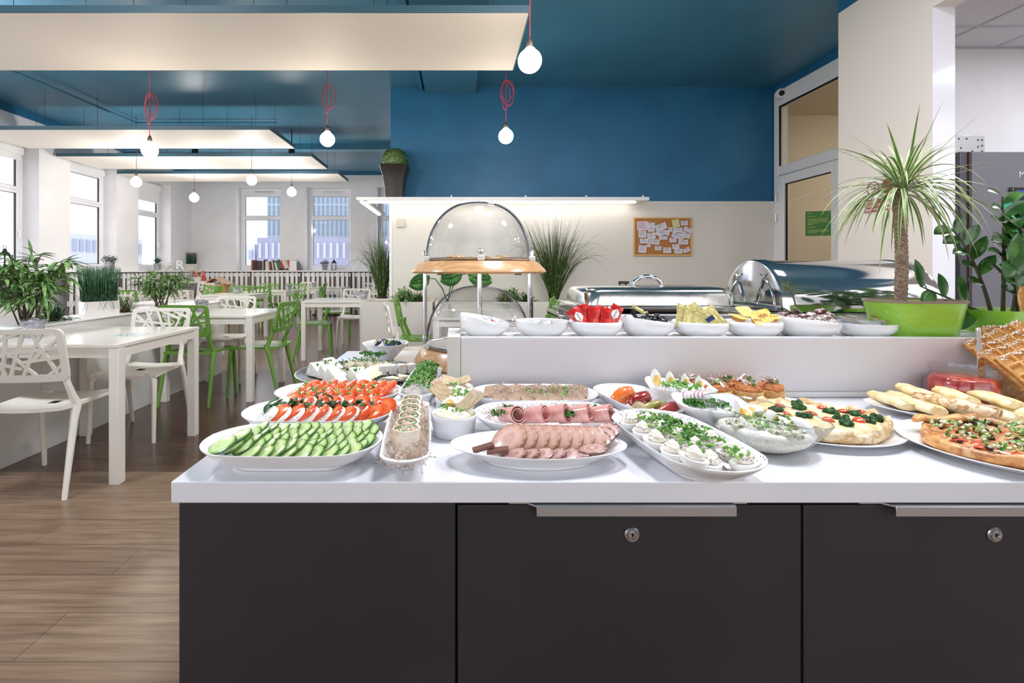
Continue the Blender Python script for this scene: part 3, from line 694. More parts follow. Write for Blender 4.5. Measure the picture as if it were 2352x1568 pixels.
# monstera
def monstera(loc):
    t = thing('monstera_plant', 'large leaved monstera plant behind the domed stand columns', 'plant', loc); st = MB(); lf = MB()
    for (dx, dz, L, tw, sd) in ((-.26, .31, .27, .3, -1), (.16, .38, .30, -.2, -1), (.30, .37, .32, .1, 1)):
        st.tube([(0, 0, 0), (dx*.25, 0, dz*.55), (dx*.6, -.02, dz*.95), (dx, -.03, dz)], [.009, .008, .007, .005], 6)
        # notched heart-shaped blade
        n = 10; d = Vector((sd*.9, -.35, -.25)).normalized(); s = Vector((.25, .9, .35)).cross(d).normalized(); nn = d.cross(s)
        for side in (-1, 1):
            for k in range(n):
                f0, f1 = k/n, (k+.95)/n; c0 = Vector((dx, -.03, dz))+d*L*(f0-.15); c1 = Vector((dx, -.03, dz))+d*L*(f1-.15)
                def wd(f): return L*.42*math.sin(pi*min(1, f*.85+.13))**.8
                e0 = c0+s*side*wd(f0)+d*L*.10-nn*.03*0; e1 = c1+s*side*wd(f1)+d*L*.10; e0.z -= .03; e1.z -= .03
                m0 = c0+s*side*wd(f0)*.45+d*L*.03; m1 = c0+(d*L/n)+s*side*wd(f1)*.45+d*L*.03; c1 = c0+d*L/n
                lf.add([c0, c1, m1, m0], [(0, 1, 2, 3)]); lf.add([m0, m1, e1, e0], [(0, 1, 2, 3)])
    obj('stem', st, M['leafD'], t); o = obj('leaf_blades', lf, mat('monstera_leaf', '3f7a35', .3, col2=['2f6a2c', '5a9445'], scale=8), t, angle=180)
    so = o.modifiers.new('s', 'SOLIDIFY'); so.thickness = .002
monstera((-.12, 6.2, .735))
# topiary ball in a tall tapering pot on the wall shelf
t = thing('topiary', 'clipped boxwood ball in a tall tapered black pot on the wall shelf', 'plant', (-.83, 6.42, 2.105))
pr = [(.115, 0), (.12, .12), (.145, .28), (.185, .42), (.19, .425), (.17, .425), (.15, .36)]
mb = MB(); rings = []
for a, z in pr: rings.append([(x*a/.1, y*a/.1, z) for x, y in rrect(-.1, .1, -.1, .1, .012, 2)])
mb.loft(rings); obj('pot', mb, mat('pot_brown_black', '2d2622', .4), t, angle=30)
mb = MB(); rr = random.Random(9)
mb.sphere((0, 0, .50), .165, 20, 12)
for i in range(1500):
    d = rv(rr).normalized(); c = Vector((0, 0, .50))+d*.165*rr.uniform(.95, 1.04); a = d.cross(rv(rr)).normalized()*.012; b = d.cross(a).normalized()*.010; o_ = d*.008
    mb.add([c-a, c-b+o_, c+a, c+b+o_], [(0, 1, 2, 3)])
obj('foliage_ball', mb, mat('box_leaf', '4b6b33', .5, col2=['24401c', '86a35c', '3d5c2b'], scale=60, ramp=(.3, .7)), t, angle=180)
# ledge things
def smallpot(label, loc, s, seed, m, r=.09, grass=False):
    t = thing('potted_plant', label, 'plant', loc); 
    obj('pot', MB().lathe([(.055*s, 0), (.07*s, .13*s), (.074*s, .135*s), (.068*s, .135*s), (.066*s, .12*s)], 20), M['zinc'], t)
    rr = random.Random(seed); lf = MB()
    for i in range(170):
        d = rv(rr); d.z = abs(d.z)+(.8 if grass else .1); d.normalize(); c = Vector((0, 0, .13*s))
        if grass: blade(lf, c, d, .14*s*rr.uniform(.7, 1.1), .004*s, .4, 3)
        else:
            q = c+d*rr.uniform(.04, r)*s; blade(lf, q, rv(rr), .035*s, .012*s, .3, 2)
    obj('foliage', lf, m, t, angle=180)
    return t
mgrey = mat('leaf_greygreen', '5d6a66', .5, col2=['444f50', '7d8a83'], scale=30)
smallpot('small grey green potted plant on the sill of the middle left window', (-6.72, 9.28, 1.14), 1.2, 1, mgrey, .13)
smallpot('small spiky potted plant on the sill of the farthest left window', (-6.78, 10.85, 1.14), 1.15, 2, mat('leaf_spiky', '4d6b52', .5), grass=True)
smallpot('small grey potted heather on the right back window sill', ((746-VX)*12.25/F, 12.25, 1.14), 1.1, 3, mat('heather', '8a8c92', .6, col2=['66686f', 'aaacb3'], scale=40), .12)
def lantern(label, loc, s=1):
    t = thing('lantern', label, 'lantern', loc); f = MB()
    f.box(-.055*s, .055*s, -.055*s, .055*s, 0, .015*s)
    for a in (-1, 1):
        for b in (-1, 1): f.box(a*.05*s-.005, a*.05*s+.005, b*.05*s-.005, b*.05*s+.005, .015*s, .19*s)
    f.box(-.058*s, .058*s, -.058*s, .058*s, .19*s, .2*s)
    obj('frame', f, M['black'], t)
    obj('roof', MB().lathe([(.078*s, .2*s), (.06*s, .225*s), (.03*s, .245*s), (.03*s, .265*s), (.012*s, .28*s)], 4), M['black'], t)
    obj('ring', MB().tube([(.022*s*math.cos(2*pi*k/12), 0, .30*s+.022*s*math.sin(2*pi*k/12)) for k in range(13)], .003, 5), M['black'], t)
    obj('candle', MB().lathe([(.022*s, .016*s), (.022*s, .07*s)], 14), M['white'], t)
lantern('black metal lantern on the sill at the far left edge', (-6.70, 7.1, 1.14), 1.15)
lantern('small black lantern on the right back window sill', ((767-VX)*12.25/F, 12.25, 1.14), .95)
# books
cols = ['a63b2e', '1d1d22', '2a2528', '1b2230', '6b2a28', '222226', '8f8f92', '2a2a2e', 'e5e0d6', 'd8d3c8', 'b4473a', '2b2b30', 'c9b28f', '4a4f58', 'e8e4dc', '2e7d5a', '1f6b4c', '8c3b35', 'b8433d', 'e2dccf', 'd9cfc2', 'c46a5e', '7d3c38', '3b3b42', 'a0463f', '5d5d66']
x = -5.22; rr = random.Random(2)
for k, c in enumerate(cols):
    wv = rr.uniform(.032, .05); h_ = rr.uniform(.20, .27); lean = 0 if k < 9 else -math.radians(min(26, (k-8)*2.4))
    mk = MB(); mk.box(0, wv, 0, .005, 0, h_); mk.box(0, .003, .005, .16, 0, h_); mk.box(wv-.003, wv, .005, .16, 0, h_)
    side = ('dark' if int(c[:2], 16) < 80 else 'pale' if int(c[2:4], 16) > 170 else 'coloured')
    t = thing('book', '', 'book', (x, 12.17, 1.14+abs(math.sin(lean))*.0), (0, lean, 0), 'books on the back ledge')
    nm = {0: 'first', 1: 'second', 2: 'third'}.get(k, str(k+1)+'th')
    colr = {'a63b2e': 'red', '1d1d22': 'black', '2a2528': 'black', '1b2230': 'navy', '6b2a28': 'maroon', '222226': 'black', '8f8f92': 'grey', '2a2a2e': 'black', 'e5e0d6': 'cream', 'd8d3c8': 'cream', 'b4473a': 'red', '2b2b30': 'black', 'c9b28f': 'tan', '4a4f58': 'slate', 'e8e4dc': 'white', '2e7d5a': 'green', '1f6b4c': 'dark green', '8c3b35': 'maroon', 'b8433d': 'red', 'e2dccf': 'cream', 'd9cfc2': 'cream', 'c46a5e': 'pink', '7d3c38': 'maroon', '3b3b42': 'charcoal', 'a0463f': 'brick red', '5d5d66': 'grey'}[c]
    t['label'] = colr+' book, '+nm+' from the left in the row on the back ledge'
    obj('cover', mk, mat('cover_'+c, c, .5), t); obj('pages', MB().box(.003, wv-.003, .006, .155, .004, h_-.004), M['cream'], t)
    x += (wv+.002)/max(.6, math.cos(lean)) + (0.004 if lean else 0)
obj('white_box', MB().box(-.09, .09, -.07, .07, 0, .24), M['white'], loc=((1157/3.92+380-VX)*12.22/F, 12.22, 1.14), bevel=.006, label='plain white box standing on the back ledge right of the books', cat='box')
obj('small_block', MB().box(-.035, .035, -.03, .03, 0, .055), mat('lime_block', '6fb16a', .5), loc=((661-VX)*12.2/F, 12.2, 1.14), bevel=.004, label='small green block on the back ledge right of the books', cat='block')
obj('small_block', MB().box(-.05, .05, -.03, .03, 0, .05), mat('grey_block', '9ea3ab', .5), loc=((648-VX)*12.2/F, 12.2, 1.14), bevel=.004, label='small grey block on the back ledge touching the green one', cat='block')
# letter R and furry toy on the left ledge, toy house below
def text_mesh(s, size, depth=0.0, align='CENTER', bold=False):
    cu = bpy.data.curves.new('lettering', 'FONT'); cu.body = s; cu.size = size; cu.extrude = depth; cu.align_x = align; cu.align_y = 'CENTER'; cu.resolution_u = 3
    if bold: cu.offset = size*.02
    o = bpy.data.objects.new('lettering_tmp', cu); C.objects.link(o); bpy.context.view_layer.update()
    me = bpy.data.meshes.new_from_object(o.evaluated_get(bpy.context.evaluated_depsgraph_get())); me = me.copy()
    bpy.data.objects.remove(o); bpy.data.curves.remove(cu); return me
def text(name, s, size, m, parent=None, loc=(0,0,0), rot=(pi/2, 0, 0), depth=.0004, align='CENTER', bold=False, **k):
    me = text_mesh(s, size, depth, align, bold); me.materials.clear(); me.materials.append(m)
    for p in me.polygons: p.material_index = 0
    return obj(name, me, None, parent, loc, rot, **k)
text('letter', 'R', .30, M['white'], loc=(-6.72, 11.62, 1.26), rot=(pi/2, 0, .7), depth=.02, bold=True, label='white letter R standing on the left ledge', cat='letter')
mb = MB(); mb.sphere((0, 0, .09), .10, 16, 10, .8).sphere((.09, 0, .12), .05, 12, 8).sphere((.12, -.03, .17), .02, 8, 6).sphere((-.02, -.05, .03), .05, 10, 8); mb.jit(.014, 40)
obj('plush_toy', mb, mat('white_plush', 'eeeae4', .95, bump=.6, bscale=200), loc=(-6.70, 10.9+.15, 1.14), label='furry white plush toy on the left ledge below the letter', cat='toy')
t = thing('toy_house', 'little wooden toy house with a green roof before the back radiator cover', 'toy', (-5.62, 11.3, 0))
obj('stand', MB().box(-.28, .28, -.2, .2, 0, .6), M['cream'], t, bevel=.005)
mb = MB(); mb.box(-.22, .22, -.16, -.14, .6, .82).box(-.22, .22, .14, .16, .6, .82).box(-.22, -.2, -.14, .14, .6, .82).box(.2, .22, -.14, .14, .6, .82)
obj('wall', mb, M['beech'], t)
mb = MB(); mb.loft([[(-.29, y, .80), (0, y, .96), (.29, y, .80), (.29, y, .815), (0, y, .98), (-.29, y, .815)] for y in (-.2, .2)]); obj('roof', mb, M['beech'], t, flat=True)
obj('green_panel', MB().box(-.06, .18, -.175, -.16, .64, .78), mat('toy_green', '6da53a', .5), t)
obj('spray_bottle', MB().lathe([(.035, 0), (.04, .02), (.04, .12), (.015, .16), (.015, .2)], 14).box(-.045, .02, -.012, .012, .2, .23), mat('red_bottle', 'c43a3a', .4), loc=(-6.10, 11.55, .881), label='red and white spray bottle near the far left corner', cat='bottle')
obj('side_table', MB().box(-.35, .35, -.3, .3, .84, .88).box(-.33, -.29, -.28, -.24, 0, .84).box(.29, .33, -.28, -.24, 0, .84).box(-.33, -.29, .24, .28, 0, .84).box(.29, .33, .24, .28, 0, .84), M['white'], loc=(-6.22, 11.6, 0), label='white side table in the far left corner holding bottles and flowers', cat='table')
mb = MB(); rr = random.Random(5)
for i in range(16): mb.sphere((rr.uniform(-.14, .14), rr.uniform(-.06, .06), .12+rr.uniform(0, .12)), .035, 8, 6, .6)
mb.jit(.01, 50); t = thing('flower_basket', 'basket of pink artificial flowers in the far left corner', 'flowers', (-6.25, 11.55, .881)); obj('blooms', mb, mat('pink_bloom', 'dba08c', .7, col2=['c7694f', 'e9c3b4'], scale=25), t); obj('basket', MB().lathe([(.08, 0), (.12, .1), (.11, .1), (.09, .08)], 16), M['cream'], t)
# ================================================================ BUFFET COUNTER
CT = .785          # worktop height
XL = -.487
obj('worktop', MB().box(XL, 2.9, .815, 2.13, CT-.037, CT), M['whitegloss'], bevel=.0025, label='glossy white continuous worktop of the buffet counter', cat='worktop')
# cabinets
def cabinet(label, x0, x1, handle, hx=None):
    t = thing('base_cabinet', label, 'cabinet', ((x0+x1)/2, .83, 0), 0, 'dark cabinets under the white worktop'); w_ = (x1-x0)/2
    obj('body', MB().box(-w_+.001, w_-.001, .018, .60, .08, CT-.038), M['black'], t)
    top = CT-.042
    d = obj('door', MB().box(-w_+.0025, w_-.0025, -.003, .016, .09, top-.004 if handle else top), M['dark'], t, bevel=.001)
    if handle:
        h = MB(); a, b = hx
        pr = [(-.003, top+.0035), (-.019, top+.0035), (-.021, top+.001), (-.021, top-.0145), (-.0185, top-.0145), (-.0185, top-.001), (-.003, top-.001)]
        n = 10
        h.loft([[(x, y, z) for y, z in pr] for x in (a, b)])
        h.box(a-.045, b+.03, -.0005, .015, top-.0035, top+.0022)
        h.add([(a-.02, -.003, top+.003), (a, -.019, top+.003), (a, -.003, top+.003), (a-.02, -.003, top), (a, -.019, top), (a, -.003, top)], [(0, 1, 2), (3, 5, 4), (0, 3, 4, 1)])
        obj('handle', h, M['alu'], d, angle=30, bevel=.0006)
        lx = (a+b)/2+( -.002); lz = top-.054
        k = obj('lock', MB().lathe([(.013, 0), (.013, .002), (.0115, .0035), (.0095, .0035), (.009, .0025), (.0085, .0045), (.006, .005), (.0055, .004), (.001, .0045)], 28), M['steel'], d, loc=(lx, -.003, lz), rot=(pi/2, 0, 0))
        obj('keyhole', MB().box(-.0009, .0009, -.003, .003, .0040, .0052).box(-.002, .002, .0005, .003, .0040, .0052), M['black'], k)
    return t
cw_ = .5975; xb = -.0005
cabinet('dark grey cabinet with a plain front at the left end of the counter', XL+.005, xb, False)
cabinet('dark grey cabinet with a centred handle and lock in the middle', xb, xb+cw_, True, (-.163, .175))
cabinet('dark grey cabinet cut by the right edge of the picture', xb+cw_, xb+2*cw_, True, (-.153, .22))
cabinet('dark grey cabinet beyond the right picture edge', xb+2*cw_, xb+3*cw_, True, (-.16, .16))
obj('plinth', MB().box(XL+.03, 2.85, .89, 2.05, 0, .08), M['black'], label='black recessed plinth beneath the dark cabinets', cat='plinth')
obj('counter_back', MB().box(XL+.005, -.0, 1.44, 2.11, .08, CT-.038).box(.0, 2.85, 1.44, 2.11, .08, CT-.038), M['white'], label='white rear body of the buffet counter', cat='cabinet')
# raised shelf
t = thing('raised_shelf', 'long white raised shelf carrying the row of small bowls', 'shelf', (0, 1.356, CT))
SZ = .955
xr = 2.8
obj('front_panel', MB().box(.012, xr, .0, .018, .016, SZ-CT-.006), mat('panel_lilac_white', 'dcdadd', .3), t, bevel=.001)
obj('plinth_strip', MB().box(.012, xr, -.004, .0, .001, .016), M['white'], t)
obj('edge_trim', MB().box(.012, xr, -.003, .02, SZ-CT-.006, SZ-CT), M['whitegloss'], t, bevel=.001)
obj('end_post', MB().box(-.027, .011, -.002, .212, .001, SZ-CT+.001), mat('post_greige', 'd6d5cf', .35), t, bevel=.001)
obj('shelf_board', MB().box(.012, xr, .02, .195, SZ-CT-.028, SZ-CT-.012), M['white'], t)
obj('back_panel', MB().box(.012, xr, .195, .212, .001, SZ-CT+.002), M['white'], t)
SH = SZ-.012
def floor_at(px, y, z): return Vector(((px-VX)*y/F, y, z))
# ---------------------------------------------------------------- domed two tier stand
sx, sy = .084, 1.87
t = thing('domed_display_stand', 'two tier wooden display stand with clear roll top domes and steel columns', 'display stand', (sx, sy, CT))
for nm, z0, z1 in (('base_tier', 0.0, .066), ('upper_tier', 1.132-CT, 1.178-CT)):
    h = z1-z0; r = .262 if nm == 'upper_tier' else .25
    obj(nm, MB().lathe([(r-.012, z0), (r-.006, z0+.004), (r, z0+h*.16), (r-.004, z0+h*.3), (r-.028, z1-.008), (r-.034, z1-.002), (r-.042, z1)], 72), M['beech'], t, angle=30)
for a in (-90-0, 90+62, 90-62):
    ca, sa = math.cos(math.radians(a)), math.sin(math.radians(a))
    px_, py_ = (.0-.005, -.215) if a == -90 else (ca*.238*1.02, sa*.2)
    obj('column', MB().lathe([(.0085, .062), (.0085, 1.132-CT)], 18, px_, py_), M['chrome'], t)
def dome(z0, label):
    r = .2; hh = .215
    tr = obj('tray', MB().lathe([(r-.01, z0), (r+.008, z0+.002), (r+.012, z0+.009), (r+.004, z0+.012), (r-.006, z0+.006), (r-.03, z0+.005)], 64, cap1=True), M['steel'], t)
    for part, a0, a1, rr in (('dome_back', 0, pi, r-.004), ('dome_front', pi, 2*pi, r)):
        m = MB(); N, K = 28, 18; vs = []; fs = []
        for j in range(K+1):
            e = (pi/2)*j/K
            for i in range(N+1):
                a = a0+(a1-a0)*i/N; vs.append((rr*math.cos(a)*math.cos(e)**.82, rr*math.sin(a)*math.cos(e)**.82, z0+.014+hh*math.sin(e)))
        for j in range(K):
            for i in range(N): q = j*(N+1)+i; fs.append((q, q+1, q+N+2, q+N+1))
        m.add(vs, fs); o = obj(part, m, M['acryl'], t, angle=180)
        pts = [(rr*1.0*math.copysign(abs(math.cos(pi/2*(1-k/20 if k <= 20 else 1-k/20)))**1, 1)*0, 0, 0) for k in range(1)]
        arc = [(rr*1.003*(math.cos(u) if True else 0), (.006 if part == 'dome_back' else -.006), 0) for u in (0,)]
        band = MB(); rings = []
        for k in range(41):
            e = pi*k/40; c, s = math.cos(e), math.sin(e); xx = math.copysign(abs(c)**.82, c)
            for_r = []
            yy0, yy1 = (.0, .014) if part == 'dome_back' else (-.012, .0)
            for (dr, y) in ((1.0, yy0), (1.022, yy0), (1.022, yy1), (1.0, yy1)): for_r.append((rr*dr*xx, y, z0+.014+hh*s*dr))
            rings.append(for_r)
        band.loft(rings); obj('rim_band', band, M['acryl2'], o, angle=40)
    for s in (-1, 1): obj('hinge', MB().box(s*(r+.008)-.008, s*(r+.008)+.008, -.014, .014, z0+.012, z0+.042), M['chrome'], t, bevel=.004)
    for ang in (-90, -25, -155):
        c_, s_ = math.cos(math.radians(ang)), math.sin(math.radians(ang))
        obj('clip', MB().box(c_*(r+.016)-.012, c_*(r+.016)+.012, s_*(r+.016)-.006, s_*(r+.016)+.006, z0+.0, z0+.018), M['white'], t, bevel=.003)
    k = obj('handle', MB().lathe([(.004, 0), (.004, .008), (.008, .011), (.0095, .016), (.008, .02), (.003, .021)], 18), M['chrome'], t, loc=(.0, -r*.955, z0+.034), rot=(pi/2, 0, 0))
dome(1.178-CT, ''); dome(.066, '')
for x in (-.14, .13): obj('foot', MB().lathe([(.012, 1.128-CT), (.012, 1.132-CT)], 12, x, -.2), M['black'], t)
M['pastry'] = mat('pastry_golden', 'd8a765', .6, col2=['c48d4a', 'e6c48d'], scale=50, bump=.3)
def crumb(n, cx, cy, z, spread, m, label, seed, s=.022):
    rr = random.Random(seed)
    for i in range(n):
        mb = MB().sphere((0, 0, 0), s*rr.uniform(.7, 1.2), 12, 8, .5).jit(.004, 60, i)
        obj('canape', mb, m, loc=(cx+rr.uniform(-1, 1)*spread, cy+rr.uniform(-.6, .6)*spread, z+s*.45), rot=(0, 0, rr.uniform(0, 3)), label=label, cat='pastry', group='pastries in the '+('upper' if z > 1 else 'lower')+' dome')
crumb(9, sx, sy-.02, 1.178+.006, .13, M['pastry'], 'small pastry on the steel tray inside the upper dome', 4, .018)
crumb(8, sx, sy-.02, CT+.062+.006, .13, M['pastry'], 'small flat pastry on the tray inside the lower dome', 5, .022)
# ---------------------------------------------------------------- chafing dishes
def frame_box(mb, x0, x1, y0, y1, z0, z1, t_):
    mb.box(x0, x1, y0, y0+t_, z0, z1).box(x0, x1, y1-t_, y1, z0, z1).box(x0, x0+t_, y0+t_, y1-t_, z0, z1).box(x1-t_, x1, y0+t_, y1-t_, z0, z1)
t = thing('chafing_dish', 'rectangular stainless chafing dish with a lift off lid and arched handle', 'chafing dish', (.735, 1.885, CT))
w_, d_ = .325, .205
def rr3(x0, x1, y0, y1, r, z, n=4): return [(x, y, z) for x, y in rrect(x0, x1, y0, y1, r, n)]
zr = 1.011-CT
obj('water_pan', MB().loft([rr3(-w_+.04, w_-.04, -d_+.03, d_-.03, .03, zr-.085), rr3(-w_+.03, w_-.03, -d_+.02, d_-.02, .03, zr-.03), rr3(-w_+.005, w_-.005, -d_, d_, .02, zr-.026), rr3(-w_+.0, w_, -d_-.004, d_+.004, .02, zr-.02), rr3(-w_+.03, w_-.03, -d_+.02, d_-.02, .03, zr-.016)]), M['steel'], t)
L_ = MB().loft([rr3(-w_+.025, w_-.025, -d_+.002, d_-.002, .03, zr-.002), rr3(-w_+.022, w_-.022, -d_, d_, .03, zr+.004), rr3(-w_+.028, w_-.028, -d_+.008, d_-.008, .03, zr+.008), rr3(-w_+.052, w_-.05, -d_+.03, d_-.03, .045, zr+.008),
   rr3(-w_+.056, w_-.053, -d_+.032, d_-.032, .05, zr+.050), rr3(-w_+.060, w_-.057, -d_+.036, d_-.036, .055, zr+.058), rr3(-w_+.070, w_-.066, -d_+.048, d_-.048, .05, zr+.066), rr3(-w_+.085, w_-.08, -d_+.07, d_-.07, .05, zr+.070), rr3(-w_+.12, w_-.11, -d_+.11, d_-.11, .03, zr+.073)])
obj('lid', L_, mat('worn_steel', 'd2cfca', .16, metal=1, col2=['dad8d4', 'c6c2bb'], scale=14), t, angle=50)
hm = MB().tube([(-.005+.056*math.cos(u), -.05, zr+.070+.040*math.sin(u)) for u in [pi-pi*k/18 for k in range(19)]], .0072, 12)
hm.lathe([(.013, zr+.069), (.013, zr+.075), (.007, zr+.078)], 14, -.061, -.05).lathe([(.013, zr+.069), (.013, zr+.075), (.007, zr+.078)], 14, .051, -.05)
obj('handle', hm, M['chrome'], t)
m = MB()
for a in (-1, 1):
    for b in (-1, 1): m.tube([(a*(w_-.03), b*(d_-.02), zr-.02), (a*(w_-.035), b*(d_-.02), .02), (a*(w_-.03), b*(d_-.02), .001)], .008, 8)
m.box(-w_+.03, w_-.03, -d_+.015, -d_+.027, .05, .058).box(-w_+.03, w_-.03, d_-.027, d_-.015, .05, .058)
obj('stand', m, M['chrome'], t)
obj('side_grip', MB().box(-w_-.035, -w_, -.11, .11, zr-.042, zr-.034).box(-w_-.035, -w_-.03, -.11, .11, zr-.042, zr-.022), M['steel'], t, bevel=.002)
obj('burner', MB().lathe([(.035, .001), (.035, .05), (.03, .055)], 18, -.14, 0), M['steel'], t); obj('burner', MB().lathe([(.035, .001), (.035, .05), (.03, .055)], 18, .14, 0), M['steel'], t)
t = thing('roll_top_chafing_dish', 'large stainless chafing dish with a mirror polished roll top lid', 'chafing dish', (1.44, 1.89, CT))
w_, d_ = .275, .19; zr = .996-CT; x0, x1 = -.28, .30
def arcring(x, r, yz=1): return [(x, r*math.cos(u), zr+r*math.sin(u)) for u in [pi*k/32 for k in range(33)]]
m = MB(); pr = []
def prof(x, r): return [(x, -r*math.cos(pi*k/32), zr+r*math.sin(pi*k/32)) for k in range(33)]
m.loft([prof(x0, d_-.02), prof(x0+.002, d_-.004), prof(x0+.012, d_), prof(x0+.05, d_), prof(x0+.052, d_-.003), prof(x1-.052, d_-.003), prof(x1-.05, d_), prof(x1-.012, d_), prof(x1-.002, d_-.004), prof(x1, d_-.02)], True, True)
ld = obj('roll_lid', m, M['chrome'], t, angle=40)
m = MB()                         # pressed ribs on the end of the lid
for (a, b) in ((-1, 1), (1, 1)):
    m.tube([(x0-.001, a*.04, zr+.012), (x0-.003, a*.05, zr+.05), (x0-.003, a*.085, zr+.12), (x0-.001, a*.10, zr+.135)], [.003, .004, .004, .002], 8)
    m.tube([(x0-.001, a*.145*math.cos(u), zr+.145*math.sin(u)) for u in [.15+1.0*k/8 for k in range(9)]], .0032, 8)
m.tube([(x0-.001, -.15, zr+.01), (x0-.002, 0, zr+.014), (x0-.001, .15, zr+.01)], .006, 8)
obj('pressed_ribs', m, M['chrome'], ld)
obj('water_pan', MB().loft([rr3(x0+.02, x1-.02, -d_+.03, d_-.03, .03, zr-.09), rr3(x0+.01, x1-.01, -d_+.01, d_-.01, .03, zr-.02), rr3(x0-.03, x1+.05, -d_-.01, d_+.01, .012, zr-.018), rr3(x0-.032, x1+.052, -d_-.012, d_+.012, .012, zr-.010), rr3(x0-.03, x1+.05, -d_-.01, d_+.01, .012, zr-.003)]), M['steel'], t, angle=30)
m = MB()
for a in (x0+.02, x1-.02):
    for b in (-1, 1): m.tube([(a, b*(d_-.02), zr-.02), (a, b*(d_-.02), .001)], .008, 8)
obj('stand', m, M['chrome'], t)
t = thing('soap_dispenser', 'grey pump bottle standing behind the rectangular chafing dish', 'pump bottle', floor_at(1438, 2.09, CT))
obj('bottle', MB().lathe([(.028, 0), (.03, .01), (.03, .19), (.027, .225), (.012, .245), (.012, .25)], 24), mat('pump_grey', '8d8f92', .4), t)
obj('pump', MB().lathe([(.013, .25), (.013, .27), (.005, .275), (.005, .30)], 14).box(-.032, .012, -.006, .006, .30, .312).box(-.032, -.024, -.006, .006, .292, .30), M['black'], t, bevel=.002)
# ---------------------------------------------------------------- noticeboard
def paper_text(parent, x, z, w_, n, y): pass
t = thing('cork_board', 'cork noticeboard with a wooden frame and many pinned white notes', 'noticeboard', P(1522, 543.5, PY-.03))
bw, bh = 65*PY/F, 42.5*PY/F
obj('cork', MB().box(-bw, bw, 0, .006, -bh, bh), mat('cork', 'b57a3f', .9, col2=['a56b33', 'c28b50'], scale=120), t)
obj('frame', MB().box(-bw-.01, bw+.01, -.012, .006, bh-.012, bh+.012).box(-bw-.01, bw+.01, -.012, .006, -bh-.012, -bh+.012).box(-bw-.012, -bw+.01, -.012, .006, -bh+.01, bh-.01).box(bw-.01, bw+.012, -.012, .006, -bh+.01, bh-.01), mat('frame_wood', 'd0a873', .5), t, bevel=.003)
notes = [(875,310,95,80,3,'p'),(950,300,70,40,-3),(955,340,60,45,5),(1040,320,100,55,20),(1060,370,110,50,-8),(1125,342,35,40,0),(1190,345,80,45,-10),(1248,285,65,40,3),(1280,345,75,40,-25),(1265,390,80,45,-28),(875,385,68,60,0),(955,400,75,55,10),(1035,385,85,45,-30),(1060,412,75,42,0),(1180,395,85,50,-18),(1225,415,60,35,40),(1145,437,62,40,0),(885,445,70,42,0),(932,467,32,65,-4),(990,452,75,48,-8),(1240,455,85,42,0),(875,517,70,65,-5),(1015,510,58,38,0),(1095,528,70,48,0),(1172,495,62,42,3),(1195,537,72,42,0),(1267,527,62,38,25)]
npap = mat('note_paper', 'dcd8e0', .7); nink = mat('note_ink', '6d6a78', .7); npink = mat('note_pink', 'd9c3cd', .7)
def note(x, z, w_, h_, a, m_, label, dy, grp=True):
    q = thing('pinned_note', label, 'note', Vector(((x/3.92+1250-VX)*PY/F, PY-.034-dy, H-(z/3.92+440-VY)*PY/F)), (0, -math.radians(a), 0), 'white notes pinned to the cork board' if grp else None)
    k = PY/F/3.92/2
    obj('sheet', MB().box(-w_*k, w_*k, -.0006, 0, -h_*k, h_*k), m_, q)
    mb = MB(); nl = max(2, int(h_/12))
    for j in range(nl):
        zz = h_*k*(.62-1.3*j/nl); mb.box(-w_*k*.8, w_*k*(.75 if j % 3 else .3), -.0012, -.0007, zz-.0018, zz+.0018)
    obj('printed_lines', mb, nink, q); obj('pin', MB().sphere((0, -.003, h_*k*.8), .005, 8, 6), M['black'], q)
for k, n_ in enumerate(notes):
    x, z, w_, h_, a = n_[:5]; pk = len(n_) > 5
    bandn = 'top' if z < 330 else 'upper middle' if z < 410 else 'lower middle' if z < 480 else 'bottom'
    same = sorted(q_[0] for q_ in notes if (z < 330) == (q_[1] < 330) and (z < 410) == (q_[1] < 410) and (z < 480) == (q_[1] < 480)); rank = same.index(x) if n_ is not notes[8] else same.index(x)
    note(x, z, w_, h_, a, npink if pk else npap, 'pinkish note at the top left of the cork board' if pk else 'white note, '+ORD[rank]+' from the left in the '+bandn+' band of the cork board', .0005+.0013*(k % 9), not pk)
q = thing('pinned_note', 'pale yellow square note at the top of the cork board', 'note', Vector(((1170/3.92+1250-VX)*PY/F, PY-.05, H-(290/3.92+440-VY)*PY/F)), (0, -.2, 0)); obj('sheet', MB().box(-.05, .05, -.001, 0, -.055, .055), mat('note_yellow', 'cfcf95', .7), q)
for px, py in ((1507, 466), (1773, 466), (1321, 466)):
    obj('screw_cap', MB().sphere((0, 0, 0), .016, 12, 8), M['whitegloss'], loc=P(px, py, PY-.022), label={1507: 'white screw cap at the top of the ribbed sheet above the cork board', 1773: 'white screw cap at the top right of the ribbed sheet', 1321: 'white screw cap beneath the light shelf at the sheet joint'}[px], cat='screw cap', group='white screw caps')
# ---------------------------------------------------------------- signs
gs = mat('sign_green', '2c8a2c', .5); pale = mat('sign_pale', 'cfe08a', .5)
t = thing('green_notice', 'green notice with tiny pale text behind the glazed door', 'notice', (4.55, 5.52, 1.72)); 
t.location = P(1880, 513, 6.3); t.location.x = 4.78
